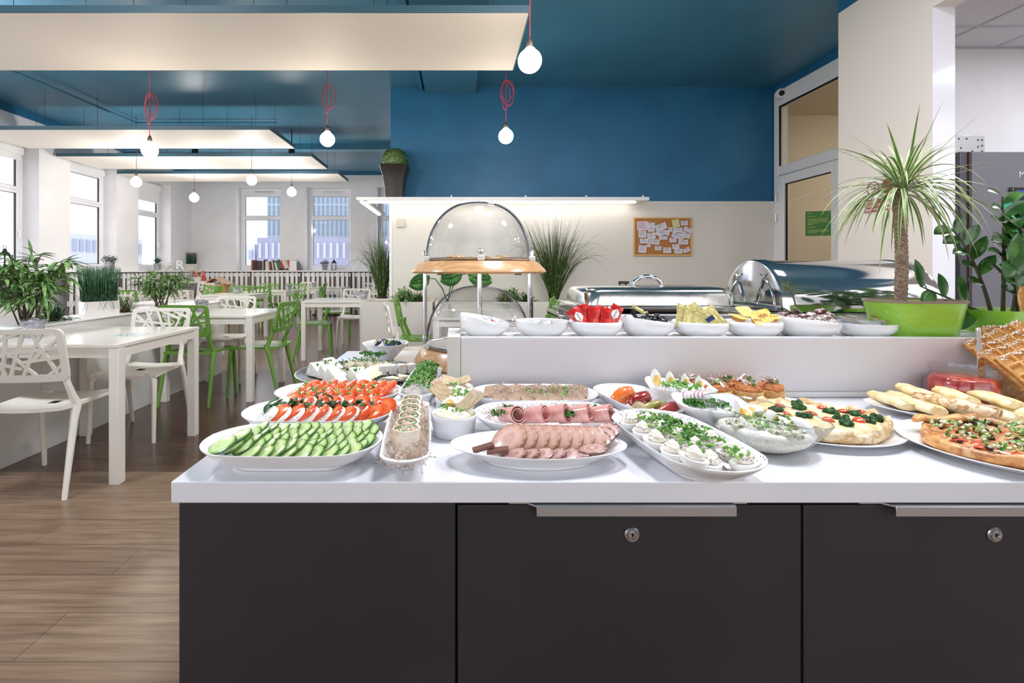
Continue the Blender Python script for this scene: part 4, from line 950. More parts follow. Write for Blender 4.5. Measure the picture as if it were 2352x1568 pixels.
# notice hangs on the far side of the glass, turned to the camera
t.rotation_euler = (0, 0, -.35)
t.location = (4.99, 6.6, H-(513-VY)*6.6/F)
obj('sheet', MB().box(-.155, .155, -.002, 0, -.17, .17), gs, t)
mb = MB()
for j, wv in enumerate((.05, 0, .09, 0, .24, .22, .25, .12, .06, 0, .09, 0, .24, .25, .1)):
    if wv: mb.box(-.13, -.13+wv, -.0035, -.002, .135-j*.019, .141-j*.019)
obj('printed_lines', mb, pale, t)
rs = mat('sign_red', 'a8252b', .5); wh = mat('sign_white', 'f2efec', .5)
def on_pier(px, py): # point on the pier wall plane x = 3.61
    y = 3.61*F/(px-VX); return Vector((3.605, y, H-(py-VY)*y/F))
a, b = on_pier(1988, 488), on_pier(2058, 484); c0 = (a+b)/2; sw = abs(a.y-b.y); 
t = thing('no_smoking_sign', 'red and white no smoking sign on the pier behind the palm leaves', 'sign', (3.606, c0.y, c0.z), -pi/2)
u = 3.61*F/(2023-VX)/F
hw = sw/2; 
obj('plate', MB().box(-hw, hw, -.003, 0, 0, 80*u), wh, t)
obj('red_panel', MB().box(-hw+.004, hw-.004, -.0045, -.003, .004, 31*u), rs, t)
mb = MB(); rr_ = 17*u; cxx = -hw*.42; czz = 56*u
mb.loft([[(cxx+r*math.cos(2*pi*k/40), y, czz+r*math.sin(2*pi*k/40)) for k in range(40)] for r, y in ((rr_, -.0045), (rr_*.8, -.0045))], False, False)
mb.box(-.002, .002, -.0047, -.004, -rr_*.85, rr_*.85)
for i in range(len(mb.v)-8, len(mb.v)):
    x, y, z = mb.v[i]; c_, s_ = math.cos(.785), math.sin(.785); mb.v[i] = (cxx+x*c_-z*s_, y, czz+x*s_+z*c_)
obj('prohibition_ring', mb, rs, t, angle=180)
mb = MB(); mb.loft([[(cxx+cx_+r*math.cos(2*pi*k/24)*.8, -.0045, czz+r*math.sin(2*pi*k/24)) for k in range(24)] for r in (rr_*1.05,) for cx_ in (hw*.95,)]+[[(cxx+hw*.95, -.0046, czz)]*24], False, False); obj('red_emblem', mb, rs, t, angle=180)
obj('cigarette', MB().box(cxx-rr_*.5, cxx+rr_*.5, -.0046, -.004, czz-.006, czz+.004), M['black'], t)
for j, s in enumerate(('ZAKAZ PALENIA', 'WYROB\u00d3W TYTONIOWYCH', 'I PAPIEROS\u00d3W ELEKTRONICZNYCH')):
    text('sign_text', s, .036 if j < 2 else .03, wh, t, loc=(0, -.005, 24.5*u-j*9*u), bold=True).scale = (min(1, 1 if j == 0 else .78 if j == 1 else .62)*hw/.118, 1, 1)
# grey machine in the annex
Y0 = 3.95
t = thing('vending_machine', 'tall grey machine with a display at the right edge behind the plants', 'machine', (4.75, 4.3, 0))
mg = mat('machine_grey', '77767f', .4); X0 = (2203-VX)*Y0/F-4.75; X1 = 5.9-4.75; ZT_ = H-(347-VY)*Y0/F
obj('body', MB().box(X0+.05, X1, Y0-4.3+.02, .36, .05, ZT_), mg, t, bevel=.004)
obj('door', MB().box(X0+.085, X1, Y0-4.3-.02, Y0-4.3+.018, .1, ZT_-.01), mg, t, bevel=.004)
obj('door_edge', MB().box(X0, X0+.06, Y0-4.3-.01, .3, .05, ZT_-.005), mat('machine_dark', '4d4c55', .3), t, bevel=.006)
obj('door_strip', MB().box(X0+.062, X0+.07, Y0-4.3-.022, Y0-4.3+.01, .1, ZT_-.01), mat('strip_bronze', '6a5650', .3, metal=.5), t)
def mloc(px, py): v = P(px, py, Y0-.022); return (v.x-4.75, v.y-4.3, v.z)
text('emblem_text', 'Mocca', .07, M['white'], t, loc=mloc(2366, 401), bold=False)
lx, ly, lz = mloc(2317, 444)
obj('display', MB().box(lx, lx+.3, ly-.012, ly, lz-.05, lz+.05), M['black'], t, bevel=.004); obj('screen', MB().box(lx+.05, lx+.28, ly-.0135, ly-.012, lz-.03, lz+.025), mat('screen_blue', '3a4a8c', .3, emit=.15), t)
for k in range(3): obj('button', MB().sphere((lx+.02, ly-.013, lz+.03-.028*k), .007, 8, 6), M['steel'], t)
lx, ly, lz = mloc(2303, 508)
obj('teal_card', MB().box(lx, lx+.32, ly-.003, ly, lz-.19, lz+.16), mat('card_teal', '2bb58c', .4), t)
mb = MB()
for j in range(5): mb.box(lx+.03, lx+.3-.04*(j % 2), ly-.0045, ly-.003, lz+.06-.02*j, lz+.064-.02*j)
obj('printed_lines', mb, M['white'], t)
obj('steel_bracket', MB().box(0, .26, 0, .01, 0, .2), M['alu'], loc=(P(2194, 347, 4.2).x, 4.2, ZT_), bevel=.003, label='perforated steel plate on top of the grey machine', cat='bracket')
bo = bpy.data.objects['steel_bracket']; mb = MB()
for x, z in ((.03, .17), (.2, .16), (.235, .16), (.2, .1), (.235, .11), (.05, .09), (.1, .17), (.15, .06), (.235, .06), (.2, .04)): mb.loft([[(x+.009*math.cos(k*pi/6), y, z+.009*math.sin(k*pi/6)) for k in range(12)] for y in (-.001, -.0002)])
obj('bracket_hole', mb, M['cord'], bo); bo.children[0]['kind'] = 'stuff'
# ---------------------------------------------------------------- potted palm and zz plant
M['potg'] = mat('pot_green', '8cc038', .25, col2=['80b62e', '98cb46'], scale=420, coat=.5, bump=.12, bscale=400)
M['potrim'] = mat('pot_rim', '8a7766', .5)
def potmesh(r1, r0, h): return MB().loft([rr3(-a, a, -a*dep, a*dep, a*.62, z, 8) for a, z, dep in ((r0, 0, .72), (r0+.003, .004, .72), (r1, h, .72), (r1-.006, h, .70), (r1-.01, h-.02, .70), (r0, h*.6, .6))])
pc = floor_at(2097.5, 1.46, SH)
t = thing('dracaena_palm', 'dragon tree with striped arching leaves in a bright green pot', 'plant', pc)
obj('pot', potmesh(.122, .098, .108), M['potg'], t, angle=30)
obj('pot_rim', MB().loft([rr3(-a, a, -a*.72, a*.72, a*.62, z, 8) for a, z in ((.1235, .105), (.1245, .108), (.1235, .113), (.116, .113), (.114, .10))]), M['potrim'], t, angle=30)
obj('soil', MB().loft([rr3(-.11, .11, -.075, .075, .06, z, 8) for z in (.085, .097)]), M['soil'], t)
tx = (2067-VX)*1.46/F-pc.x; topz = H-(436-VY)*1.46/F-SH
pts = []; rd = []
for k in range(46):
    f = k/45; pts.append((tx+.004*math.sin(f*5)+(.004*f), 0, .09+(topz-.09)*f)); rd.append(.0155-.001*math.sin(f*3)+(.0018 if k % 2 else 0)+(.004*max(0, f-.78)*4 if f < .9 else .002))
obj('trunk', MB().tube(pts, rd, 16), M['bark'], t, angle=60)
rr = random.Random(41); lf = MB(); top = Vector((tx+.004, 0, topz-.01))
def wp(f): return (.35+.65*min(1, f*4))*(1-f**3.0) if f < 1 else .01
for (ox, oz, n_, scl) in ((0, .0, 74, 1.0), (.008, .035, 46, .9)):
    for i in range(n_):
        a = i*2.39996+rr.uniform(-.2, .2); e = rr.uniform(-.25, 1.25) if i % 3 else rr.uniform(.3, 1.3)
        d = Vector((math.cos(a)*math.cos(e), math.sin(a)*math.cos(e)*.85, math.sin(e)))
        L = scl*rr.uniform(.20, .30)*(1.0 if e < 1.1 else .75)
        blade(lf, top+Vector((ox, 0, oz*rr.random())), d, L, rr.uniform(.0034, .0052), rr.uniform(1.2, 2.9)*(1.05 if e < .9 else .45), 9, .25, mats=True, wprof=wp, tw=rr.uniform(-.35, .35))
for (dx, dz, L, dr) in ((-1, .15, .34, .5), (.9, .45, .36, .45), (1, .3, .33, .15), (.95, .05, .33, 1.0), (.2, 1, .26, .1), (.5, .9, .26, .35), (-.5, .9, .22, .3), (-.95, .3, .30, 1.6), (.0, 1.0, .24, .0)):
    blade(lf, top+Vector((.004, -.01, .02)), Vector((dx, rr.uniform(-.4, .1), dz)), L, .0058, dr, 9, .25, mats=True, wprof=wp)
obj('foliage', lf, [mat('dracaena_green', '55803a', .4, col2=['44702e', '6f9648'], scale=20), mat('dracaena_edge', 'd8d8a6', .45)], t, angle=180)
zc = Vector((1.69, 1.47, SH))
t = thing('zz_plant', 'glossy leaved plant in a green pot at the right edge', 'plant', zc)
obj('pot', potmesh(.125, .10, .082), M['potg'], t, angle=30); obj('soil', MB().loft([rr3(-.11, .11, -.075, .075, .06, z, 8) for z in (.06, .07)]), M['soil'], t)
st = MB(); lf = MB(); M['zz'] = mat('zz_leaf', '3a6b30', .18, col2=['2d5a28', '558240', '6f9a52'], scale=22, ramp=(.3, .8), coat=.4)
def zleaf(f): return math.sin(pi*min(1, f*.93+.07))**.75 if f < 1 else .02
for i, (dx, dz, n_, sz) in enumerate(((-.20, .09, 6, 1.25), (-.13, .27, 9, 1.1), (-.05, .36, 11, 1.0), (.04, .27, 9, 1.5), (-.09, .17, 8, 1.3), (.12, .32, 9, 1.4), (-.02, .21, 7, 1.7), (.2, .2, 7, 1.4), (-.07, .30, 8, 1.3))):
    p0 = Vector((-.03+.015*i-.02, rr.uniform(-.03, .02), .06)); p1 = p0+Vector((dx, rr.uniform(-.06, .02), dz)); mid = (p0+p1)/2+Vector((dx*-.12, 0, .05 if dz > .12 else -.01))
    pp = [p0.lerp(mid, f)*(1-f)+mid.lerp(p1, f)*f for f in [k/8 for k in range(9)]]
    st.tube(pp, [.0055-.0035*k/8 for k in range(9)], 8)
    for k in range(n_):
        f = .3+.7*k/(n_-1); j = min(7, int(f*8)); c = pp[j].lerp(pp[j+1], f*8-j); ax = (pp[j+1]-pp[j]).normalized(); sd = 1 if k % 2 else -1
        lat = ax.cross(Vector((0, -1, .25))).normalized()*sd
        blade(lf, c, (lat+ax*.7+Vector((0, -.25, .1))), rr.uniform(.055, .085)*sz, .016*sz, rr.uniform(.1, .7), 6, .18, wprof=zleaf, up=Vector((0, -.8, .6)))
obj('stem', st, mat('zz_stem', '4a4a34', .5), t); obj('foliage', lf, M['zz'], t, angle=180)
dl = MB(); blade(dl, Vector((-.045, -.075, .155)), Vector((.02, -.1, -1)), .095, .024, -.2, 6, .25, wprof=zleaf, up=Vector((0, -1, 0))); obj('withered_leaf', dl, mat('leaf_withered', 'c08a3e', .5, col2=['b07a34', 'd6a45a'], scale=40), t, angle=180, label='orange withered leaf')
obj('napkin_stack', MB().box(-.06, .06, -.05, .05, 0, .014), M['white'], loc=(1.55, 1.49, SH), bevel=.004, label='stack of white napkins between the two green pots', cat='napkins')
# ================================================================ DISHES
def ring(a, b, z, kind, n=56, p=2.6):
    pts = []
    if kind == 'stadium':
        s = max(a-b, 0.0)
        for k in range(n):
            u = 2*pi*k/n; c, si = math.cos(u), math.sin(u); pts.append((math.copysign(s, c)*(min(1, abs(c)*3))+b*c, b*si, z))
    elif kind == 'pointed':
        for k in range(n):
            u = 2*pi*k/n; c, si = math.cos(u), math.sin(u); r = 1/((abs(c)**1.6+abs(si)**1.6)**(1/1.6)) if 0 else 1
            pts.append((a*c*(1+.0*abs(c)), b*si, z))
    elif kind == 'square':
        for k in range(n):
            u = 2*pi*k/n; c, si = math.cos(u), math.sin(u); q = 4.5
            r = (abs(c)**q+abs(si)**q)**(-1/q); pts.append((a*c*r, b*si*r, z+(abs(math.sin(2*u))**4)*.006*(z > .03)))
    else:
        for k in range(n): u = 2*pi*k/n; pts.append((a*math.cos(u), b*math.sin(u), z))
    return pts
def dishmesh(a, b, h, kind, fb=.55, foot=.006, wall=.0035, lip=.0015, curve=.6, n=64):
    R_ = []; fa = lambda f: (a*f if kind != 'stadium' else a-b+b*f if False else a*(f*.5+.5*f), b*f)
    def at(f, z): 
        aa = a*(1-(1-f)*.78) if kind == 'stadium' else a*f
        return ring(aa, b*f, z, kind, n)
    R_.append(at(fb, 0)); R_.append(at(fb+.02, foot)); 
    for k in range(1, 7):
        g = k/6; R_.append(at(fb+.04+(1-fb-.04)*g**curve, foot+(h-foot-.002)*g))
    R_.append(at(1.0, h-.0005)); R_.append(at(.992, h))
    iw = wall/b; R_.append(at(1-iw, h-.001))
    for k in range(5, -1, -1):
        g = k/6; R_.append(at(fb+.04+(1-fb-.04)*g**curve-iw, foot+.002+(h-foot-.002)*g))
    R_.append(at(fb*.5, foot+.002))
    return MB().loft(R_, True, True)
class Dish:
    def __init__(s, name, label, cx, cy, a, b, h, rot=0, kind='stadium', fb=.55, m=None, z=CT, curve=.6, group=None, tilt=(0, 0), cat='platter', foot=.006):
        s.c = Vector((cx, cy, z+.0008)); s.a, s.b, s.h, s.rot, s.kind, s.fb, s.curve, s.foot = a, b, h, rot, kind, fb, curve, foot
        s.o = obj(name, dishmesh(a, b, h, kind, fb, curve=curve, foot=foot), m or M['porc'], loc=s.c, rot=(tilt[0], tilt[1], rot), label=label, cat=cat, group=group, angle=50)
    def w(s, x, y, z=0):       # local to world
        c_, s_ = math.cos(s.rot), math.sin(s.rot); return Vector((s.c.x+x*c_-y*s_, s.c.y+x*s_+y*c_, s.c.z+z))
    def fl(s, x, y):           # inside surface height
        if s.kind == 'stadium': sa = max(s.a-s.b, 0)*.8; dx = max(0, abs(x)-sa); u = math.hypot(dx/(s.a-sa), y/s.b)
        else: u = math.hypot(x/s.a, y/s.b)
        g = max(0, (u-s.fb-.04)/(1-s.fb-.04))**(1/s.curve); return s.foot+.0025+min(1.2, g)*(s.h-s.foot)
def E(rx, ry, rz): return (math.radians(rx), math.radians(ry), math.radians(rz))
# ---- scattered garnish helpers (stuff)
M['chive'] = mat('chive', '6fa544', .5, col2=['4f8a34', '9cc46a'], scale=60)
M['parsley'] = mat('parsley', '3f7d2c', .5, col2=['2d6424', '63a03e'], scale=60)
M['seed'] = mat('black_seed', '17161c', .5)
M['sprout'] = mat('sprout', 'dcc7b4', .5, col2=['e9e0cc', 'b8607c', '8fa35a'], scale=70, ramp=(.38, .62))
def bits(name, d, spots, m, label, s=.005, n=60, seed=0, kindb='ring', zl=.012, cat='garnish', hz=None, **k):
    rr = random.Random(seed+100); mb = MB()
    for i in range(n):
        if callable(spots): x, y = spots(rr)
        else:
            sx_, sy_, sr = rr.choice(spots); a = rr.uniform(0, 2*pi); q = sr*math.sqrt(rr.random()); x, y = sx_+q*math.cos(a), sy_+q*math.sin(a)
        z = (hz(x, y) if hz else d.fl(x, y)+zl)+rr.uniform(-.001, .002); fr = len(mb.v)
        if kindb == 'ring': mb.lathe([(s*.5, 0), (s*.5, s*rr.uniform(.6, 1.6))], 6)
        elif kindb == 'seed': mb.sphere((0, 0, 0), s*.5, 5, 3, .6)
        elif kindb == 'leaf':
            w_ = s*rr.uniform(.35, .6); mb.add([(-s, 0, 0), (-s*.3, w_, s*.2), (s*.5, w_*.8, 0), (s, 0, s*.3), (s*.4, -w_, 0), (-s*.4, -w_*.9, s*.15)], [(0, 1, 2, 3, 4, 5)])
        elif kindb == 'lump': mb.sphere((0, 0, 0), s*rr.uniform(.5, 1), 7, 5, .8)
        mt = Matrix.Translation((x, y, z)) @ Euler((rr.uniform(-1.2, 1.2), rr.uniform(-1.2, 1.2), rr.uniform(0, 6.3))).to_matrix().to_4x4(); mb.xf(mt, fr)
    o = obj(name, mb, m, loc=d.c, rot=(0, 0, d.rot), label=label, cat=cat, kind='stuff', angle=60 if kindb != 'leaf' else 180); return o
def sprouts(d, spots, label, n=70, seed=0, L=.022, zl=.014, hz=None):
    rr = random.Random(seed+200); mb = MB()
    for i in range(n):
        if callable(spots): x, y = spots(rr)
        else:
            sx_, sy_, sr = rr.choice(spots); a = rr.uniform(0, 2*pi); q = sr*math.sqrt(rr.random()); x, y = sx_+q*math.cos(a), sy_+q*math.sin(a)
        z = (hz(x, y) if hz else d.fl(x, y)+zl)+rr.uniform(-.002, .006); p = Vector((x, y, z)); dd = rv(rr); dd.z = abs(dd.z)*.6; dd.normalize(); pts = [p]
        for k in range(5):
            dd = (dd+rv(rr)*.75+Vector((0, 0, -.12 if k > 1 else .1))).normalized(); p = p+dd*L/5; pts.append(p)
        mb.tube(pts, [.0005, .0005, .0005, .00045, .0004, .0009], 3)
    obj('sprouts', mb, M['sprout'], loc=d.c, rot=(0, 0, d.rot), label=label, cat='sprouts', kind='stuff', angle=180)
def put(name, me, items, label, cat, group, mats=None, angle=35):
    if isinstance(me, MB): me = mesh(name, me, mats, angle)
    out = []
    for k, it in enumerate(items):
        l, r = it[0], it[1]; o = bpy.data.objects.new(name, me); C.objects.link(o); o.location = l; o.rotation_euler = r
        if len(it) > 2: o.scale = it[2] if hasattr(it[2], '__len__') else (it[2],)*3
        tag(o, label(k) if callable(label) else label, cat, group); out.append(o)
    return out
def mound(name, d, a, b, z0, h_, m, label, seed=0, amp=.005, sc=60, cat='salad', n=30):
    mb = MB(); rg = []
    for k in range(8):
        f = k/7; q = math.cos(f*pi/2); rg.append([(a*max(q, .01)*math.cos(2*pi*i/n), b*max(q, .01)*math.sin(2*pi*i/n), z0+h_*math.sin(f*pi/2)) for i in range(n)])
    mb.loft(rg).jit(amp, sc, seed); return obj(name, mb, m, loc=d.c, rot=(0, 0, d.rot), label=label, cat=cat, angle=80)
# ================================================================ 1 cucumbers
pg = 'white oval serving platters'
d1 = Dish('oval_platter', 'white oval platter of cucumber slices at the front left corner', -.307, .905, .167, .091, .042, 0, group=pg)
M['cuc'] = radial('cucumber', [(0, 'd6e3a8'), (.3, 'c3d98c'), (.55, 'd5e5ac'), (.80, 'b0d078'), (.89, '86b24e'), (.93, '3d6a2b'), (1, '2a5420')], .25, r=.0225, nz=.16, nscale=260, coat=.4)
cu = MB().lathe([(.0195, 0), (.0222, .0008), (.0225, .0022), (.0222, .0036), (.0195, .0044)], 30)
it = []; cl = []; rr = random.Random(1)
for r in range(5):
    n_ = (11, 13, 14, 14, 12)[r]; y = -.040+.0235*r
    for i in range(n_):
        x = -.112+(.232*i/(n_-1))+.006*r+rr.uniform(-.002, .002); 
        if x > .142: continue
        cl.append('cucumber slice, '+ORD[i]+' from the left in the '+('front row', 'second row', 'middle row', 'fourth row', 'back row')[r]+' of the front left platter'); it.append((d1.w(x, y+rr.uniform(-.003, .003), max(d1.fl(x, y), d1.fl(x, y-.012), .016)+.0105+.0030*r), E(17+rr.uniform(-4, 4), -21+rr.uniform(-5, 5), rr.uniform(-20, 0)), rr.uniform(.92, 1.05)))
it[0] = (d1.w(-.122, -.028, .036), E(14, -16, 0), 1.2); it[1] = (d1.w(-.108, .01, .040), E(10, -18, 0), 1.1)
put('cucumber_slice', cu, it, lambda k: cl[k], 'cucumber slice', 'cucumber slices on the front platter', M['cuc'])
# ================================================================ 2 caprese
d2 = Dish('oval_platter', 'white oval platter of tomato and mozzarella with basil, second from the front left', -.313, 1.095, .171, .092, .042, 0, group=pg)
d3 = Dish('oval_platter', 'white oval platter of tomato slices with chives, third from the front left', -.312, 1.272, .167, .090, .042, 0, group=pg)
M['tom'] = radial('tomato', [(0, 'f0b48c'), (.16, 'ee8a50'), (.35, 'e66a2c'), (.6, 'f08a50'), (.8, 'e6602a'), (.93, 'de5420'), (1, 'd64616')], .18, r=.034, nz=.35, nscale=70, coat=.6)
to = MB().lathe([(.027, 0), (.032, .0012), (.034, .004), (.033, .0068), (.029, .0085)], 30)
mz = MB().lathe([(.018, 0), (.025, .002), (.027, .005), (.025, .009), (.016, .0105)], 24); mz.jit(.0015, 60)
M['mozz'] = mat('mozzarella', 'f1ece4', .35, coat=.3, sss=.1)
it = []; im = []; rr = random.Random(5)
tg = 'tomato slices on the mozzarella platter'
for i in range(8):
    x = -.100+.030*i; it.append((d2.w(x+.012, -.026+rr.uniform(-.006, .004), .034), E(36+rr.uniform(-6, 6), -22+rr.uniform(-6, 6), -26+rr.uniform(-10, 10)), (1.2, .72, 1.2)))
    if i < 7: im.append((d2.w(x-.004, -.032, .034), E(38, -20, -26+rr.uniform(-8, 8)), (1.15, .85, 1)))
for i in range(7):
    x = -.09+.032*i; it.append((d2.w(x+.01, .026+rr.uniform(-.006, .006), .040), E(34+rr.uniform(-8, 8), -22, -20+rr.uniform(-14, 14)), (1.18, .74, 1.15)))
    if i % 2 == 0: im.append((d2.w(x-.006, .020, .040), E(34, -20, -22)))
it.append((d2.w(.143, -.005, .038), E(35, -30, 20), (1.1, .8, 1))); im.append((d2.w(.125, -.03, .028), E(40, -22, -30)))
put('tomato_slice', to, it, lambda k: 'large tomato slice at the right end of the mozzarella platter' if k == 15 else ('front' if k < 8 else 'back')+' row tomato slice, '+ORD[k if k < 8 else k-8]+' from the left among the mozzarella', 'tomato slice', tg, M['tom'])
put('mozzarella_slice', mz, im, lambda k: 'mozzarella slice at the right end of its platter' if k == 11 else ('front' if k < 7 else 'back')+' row white mozzarella slice, '+ORD[k if k < 7 else k-7]+' from the left', 'mozzarella slice', 'mozzarella slices', M['mozz'])
M['basil'] = mat('basil', '2c5a28', .45, col2=['1f4a20', '44753a'], scale=50)
lf = MB(); rr = random.Random(6)
for i in range(95):
    x, y = rr.uniform(-.115, .12), rr.gauss(.012, .022)
    blade(lf, Vector((x, y, .052+rr.uniform(0, .006))), Vector((rr.uniform(-1, 1), rr.uniform(-.6, .3), rr.uniform(.0, .5))), rr.uniform(.018, .034), rr.uniform(.005, .009), rr.uniform(.8, 2.2), 4, .3)
obj('basil_leaves', lf, M['basil'], loc=d2.c, label='dark green basil leaves strewn over the mozzarella platter', cat='basil', kind='stuff', angle=180)
bits('pepper_grains', d2, lambda r: (r.uniform(-.12, .13), r.uniform(-.06, .04)), M['seed'], 'black pepper grains over the mozzarella platter', .0022, 190, 1, 'seed', hz=lambda x, y: .040)
# 3 tomatoes with chives
it = []; rr = random.Random(8)
for r in range(3):
    for i in range(9):
        x = -.108+.0265*i+.008*r; y = -.034+.034*r
        it.append((d3.w(x, y+rr.uniform(-.006, .006), max(.028, d3.fl(x, y)+.012)+.004*r), E(28+rr.uniform(-6, 6), -24+rr.uniform(-6, 6), -18+rr.uniform(-12, 12)), (1.12, .74, 1.05)))
put('tomato_slice', mesh('tomato_slice', to, M['tom']), it, lambda k: 'tomato slice under chives, '+ORD[k % 9]+' from the left in the '+('front', 'middle', 'back')[k//9]+' row of the third platter', 'tomato slice', 'tomato slices on the chive platter')
bits('chopped_chives', d3, lambda r: (r.uniform(-.11, .12), r.uniform(-.055, .05)), M['chive'], 'chopped green chives over the plain tomato platter', .0048, 190, 3, 'ring', hz=lambda x, y: .044+.006*math.cos(x*200))
# ================================================================ 4 silver tray of cheese
M['silver'] = mat('silver_tray', 'd8d8da', .2, metal=1)
d4 = Dish('silver_tray', 'round silver tray of assorted cheeses behind the tomato platters', -.325, 1.615, .212, .200, .020, 0, kind='round', fb=.74, m=M['silver'], curve=.8, cat='tray')
M['blue_ch'] = mat('herb_cheese', 'f6f2e6', .6, col2=['f0ead8', 'f9f7f0'], scale=60, bump=.3, bscale=120)
M['rind'] = mat('cheese_crumb_rind', 'c9b79a', .8, col2=['b8a583', 'd8ccb4', '9b8a6c'], scale=120, bump=.8, bscale=200)
def wedge(L, w_, h_, cm=None):
    mb = MB(); pf = [(-L/2, 0), (-L*.22, h_), (-L*.10, h_*.97), (L/2, .006), (L/2, 0)]
    mb.v = [(x, -w_/2, z) for x, z in pf]+[(x*.94, w_/2, z*.94) for x, z in pf]
    mb.f = [[0, 1, 2, 3, 4], [9, 8, 7, 6, 5]]+[[i, (i+1) % 5+0, (i+1) % 5+5, i+5] for i in range(5)]; mb.m = [0, 0, 1, 0, 0, 0, 0]; return mb
wm = mesh('cheese_wedge', wedge(.085, .050, .046), [M['blue_ch'], M['rind']])
for k, (x, y, a, l) in enumerate(((-.13, -.03, -35, 'leftmost chunky wedge of herb cheese on the silver tray'), (-.085, -.07, -40, 'second chunky wedge of herb cheese on the silver tray'), (-.05, -.115, -38, 'front chunky wedge of herb cheese on the silver tray'), (.02, -.115, -45, 'chunky wedge of herb cheese at the front middle of the silver tray'), (-.11, .05, -20, 'chunky wedge of herb cheese at the back left of the silver tray'))):
    o = obj('cheese_wedge', wm, None, loc=d4.w(x, y, .0095), rot=E(0, 0, a), label=l, cat='cheese', group='herb cheese wedges'); b = o.modifiers.new('b', 'BEVEL'); b.width = .003; b.segments = 2
M['brie'] = mat('brie', 'efe4c4', .5, col2=['f3ead0', 'e8dbb4'], scale=50); M['brier'] = mat('brie_rind', 'f8f6f1', .7, bump=.15, bscale=150)
bs = MB(); bs.add([(-.035, 0, 0), (.035, 0, 0), (.035, .011, 0), (-.035, .011, 0), (-.03, 0, .028), (.035, 0, .028), (.035, .011, .028), (-.03, .011, .028)], []); bs.f = [[0, 3, 2, 1], [4, 5, 6, 7], [0, 1, 5, 4], [1, 2, 6, 5], [2, 3, 7, 6], [3, 0, 4, 7]]; bs.m = [1, 1, 0, 0, 0, 1]
bm2 = mesh('cheese_slice', bs, [M['brie'], M['brier']])
for i in range(9):
    o = obj('cheese_slice', bm2, None, loc=d4.w(.03+.006*i, -.10+.017*i, .013), rot=E(-42, 0, 20+2*i), label='brie slice in the leaning row on the silver tray, '+ORD[i]+' from the front', cat='cheese', group='brie slices on the silver tray')
for i in range(5):
    o = obj('cheese_slice', bm2, None, loc=d4.w(-.06+.032*i, .075-.002*i, .013), rot=E(-30, 0, -55), label='pale cheese slice standing at the back of the silver tray, '+ORD[i]+' from the left', cat='cheese', group='cheese slices at the back of the silver tray')
cb = MB().box(-.0125, .0125, -.014, .014, 0, .030).jit(.001, 40)
put('cheese_cube', cb, [(d4.w(.078+.030*i, -.012+.010*i, .010), E(0, 0, 12+5*i)) for i in range(4)], lambda k: ('leftmost', 'second', 'third', 'rightmost')[k]+' white rinded cheese cube at the right of the silver tray', 'cheese', 'camembert cubes', M['brier'])
put('cheese_triangle', MB().prism([(-.035, -.02), (.035, -.02), (.0, .025)], 0, .007), [(d4.w(.12, -.085, .010), E(0, 6, 10)), (d4.w(.15, -.06, .011), E(4, 8, 50)), (d4.w(.135, .065, .011), E(0, 8, 70))], lambda k: ('front', 'right', 'back')[k]+' flat triangular cheese slice at the right of the silver tray', 'cheese', 'flat cheese triangles', M['brie'])
bits('herb_garnish', d4, [(-.1, -.02, .05), (-.02, .03, .05), (.06, .03, .05), (0, -.11, .04), (.02, .10, .035)], M['parsley'], 'chopped herbs scattered over the cheese tray', .006, 130, 4, 'leaf', hz=lambda x, y: .050)
sprouts(d4, [(-.02, -.04, .03), (.03, .10, .03), (-.13, .05, .03), (.15, -.03, .025)], 'pinkish sprouts between the cheeses on the silver tray', 90, 4, hz=lambda x, y: .035)
bits('herb_sprig', d4, [(-.0, .12, .028), (.05, .11, .02)], M['parsley'], 'green sprigs at the back of the cheese tray', .0075, 110, 5, 'leaf', hz=lambda x, y: .058)
# ================================================================ 5 bowl of foil triangles
d5 = Dish('conical_bowl', 'white cone shaped bowl of foil wrapped cheese portions beside the domed stand', -.285, 1.93, .094, .094, .068, 0, kind='round', fb=.34, curve=1.0, cat='bowl')
fo = [mat('foil_white', 'e3ddd0', .3, metal=.3, col2=['e9e4da', 'b8a46a'], scale=70), mat('foil_blue', '1f2f5c', .25, metal=.4, col2=['1c2a58', 'c9ccd6'], scale=45, ramp=(.5, .6)), mat('foil_green', '4c7c3e', .25, metal=.4, col2=['3d7434', 'd9dccc'], scale=45, ramp=(.5, .6))]
tri = MB().prism([(-.018, -.013), (.018, -.013), (0, .02)], 0, .011)
rr = random.Random(3)
for k in range(16):
    a = k*2.4; q = .058*math.sqrt((k+.5)/16); c = k % 3
    o = obj('foil_cheese', mesh('foil_cheese', tri, fo[c]), None, loc=d5.w(q*math.cos(a), q*math.sin(a), .052+.014*(1-q/.06)+rr.uniform(-.002, .004)), rot=E(rr.uniform(-60, 60), rr.uniform(-50, 50), rr.uniform(0, 360)), bevel=.001,
        label=('silver and gold', 'dark blue', 'green')[c]+' foil wrapped cheese triangle in the cone shaped bowl', cat='cheese portion', group=('silver', 'blue', 'green')[c]+' foil cheeses')
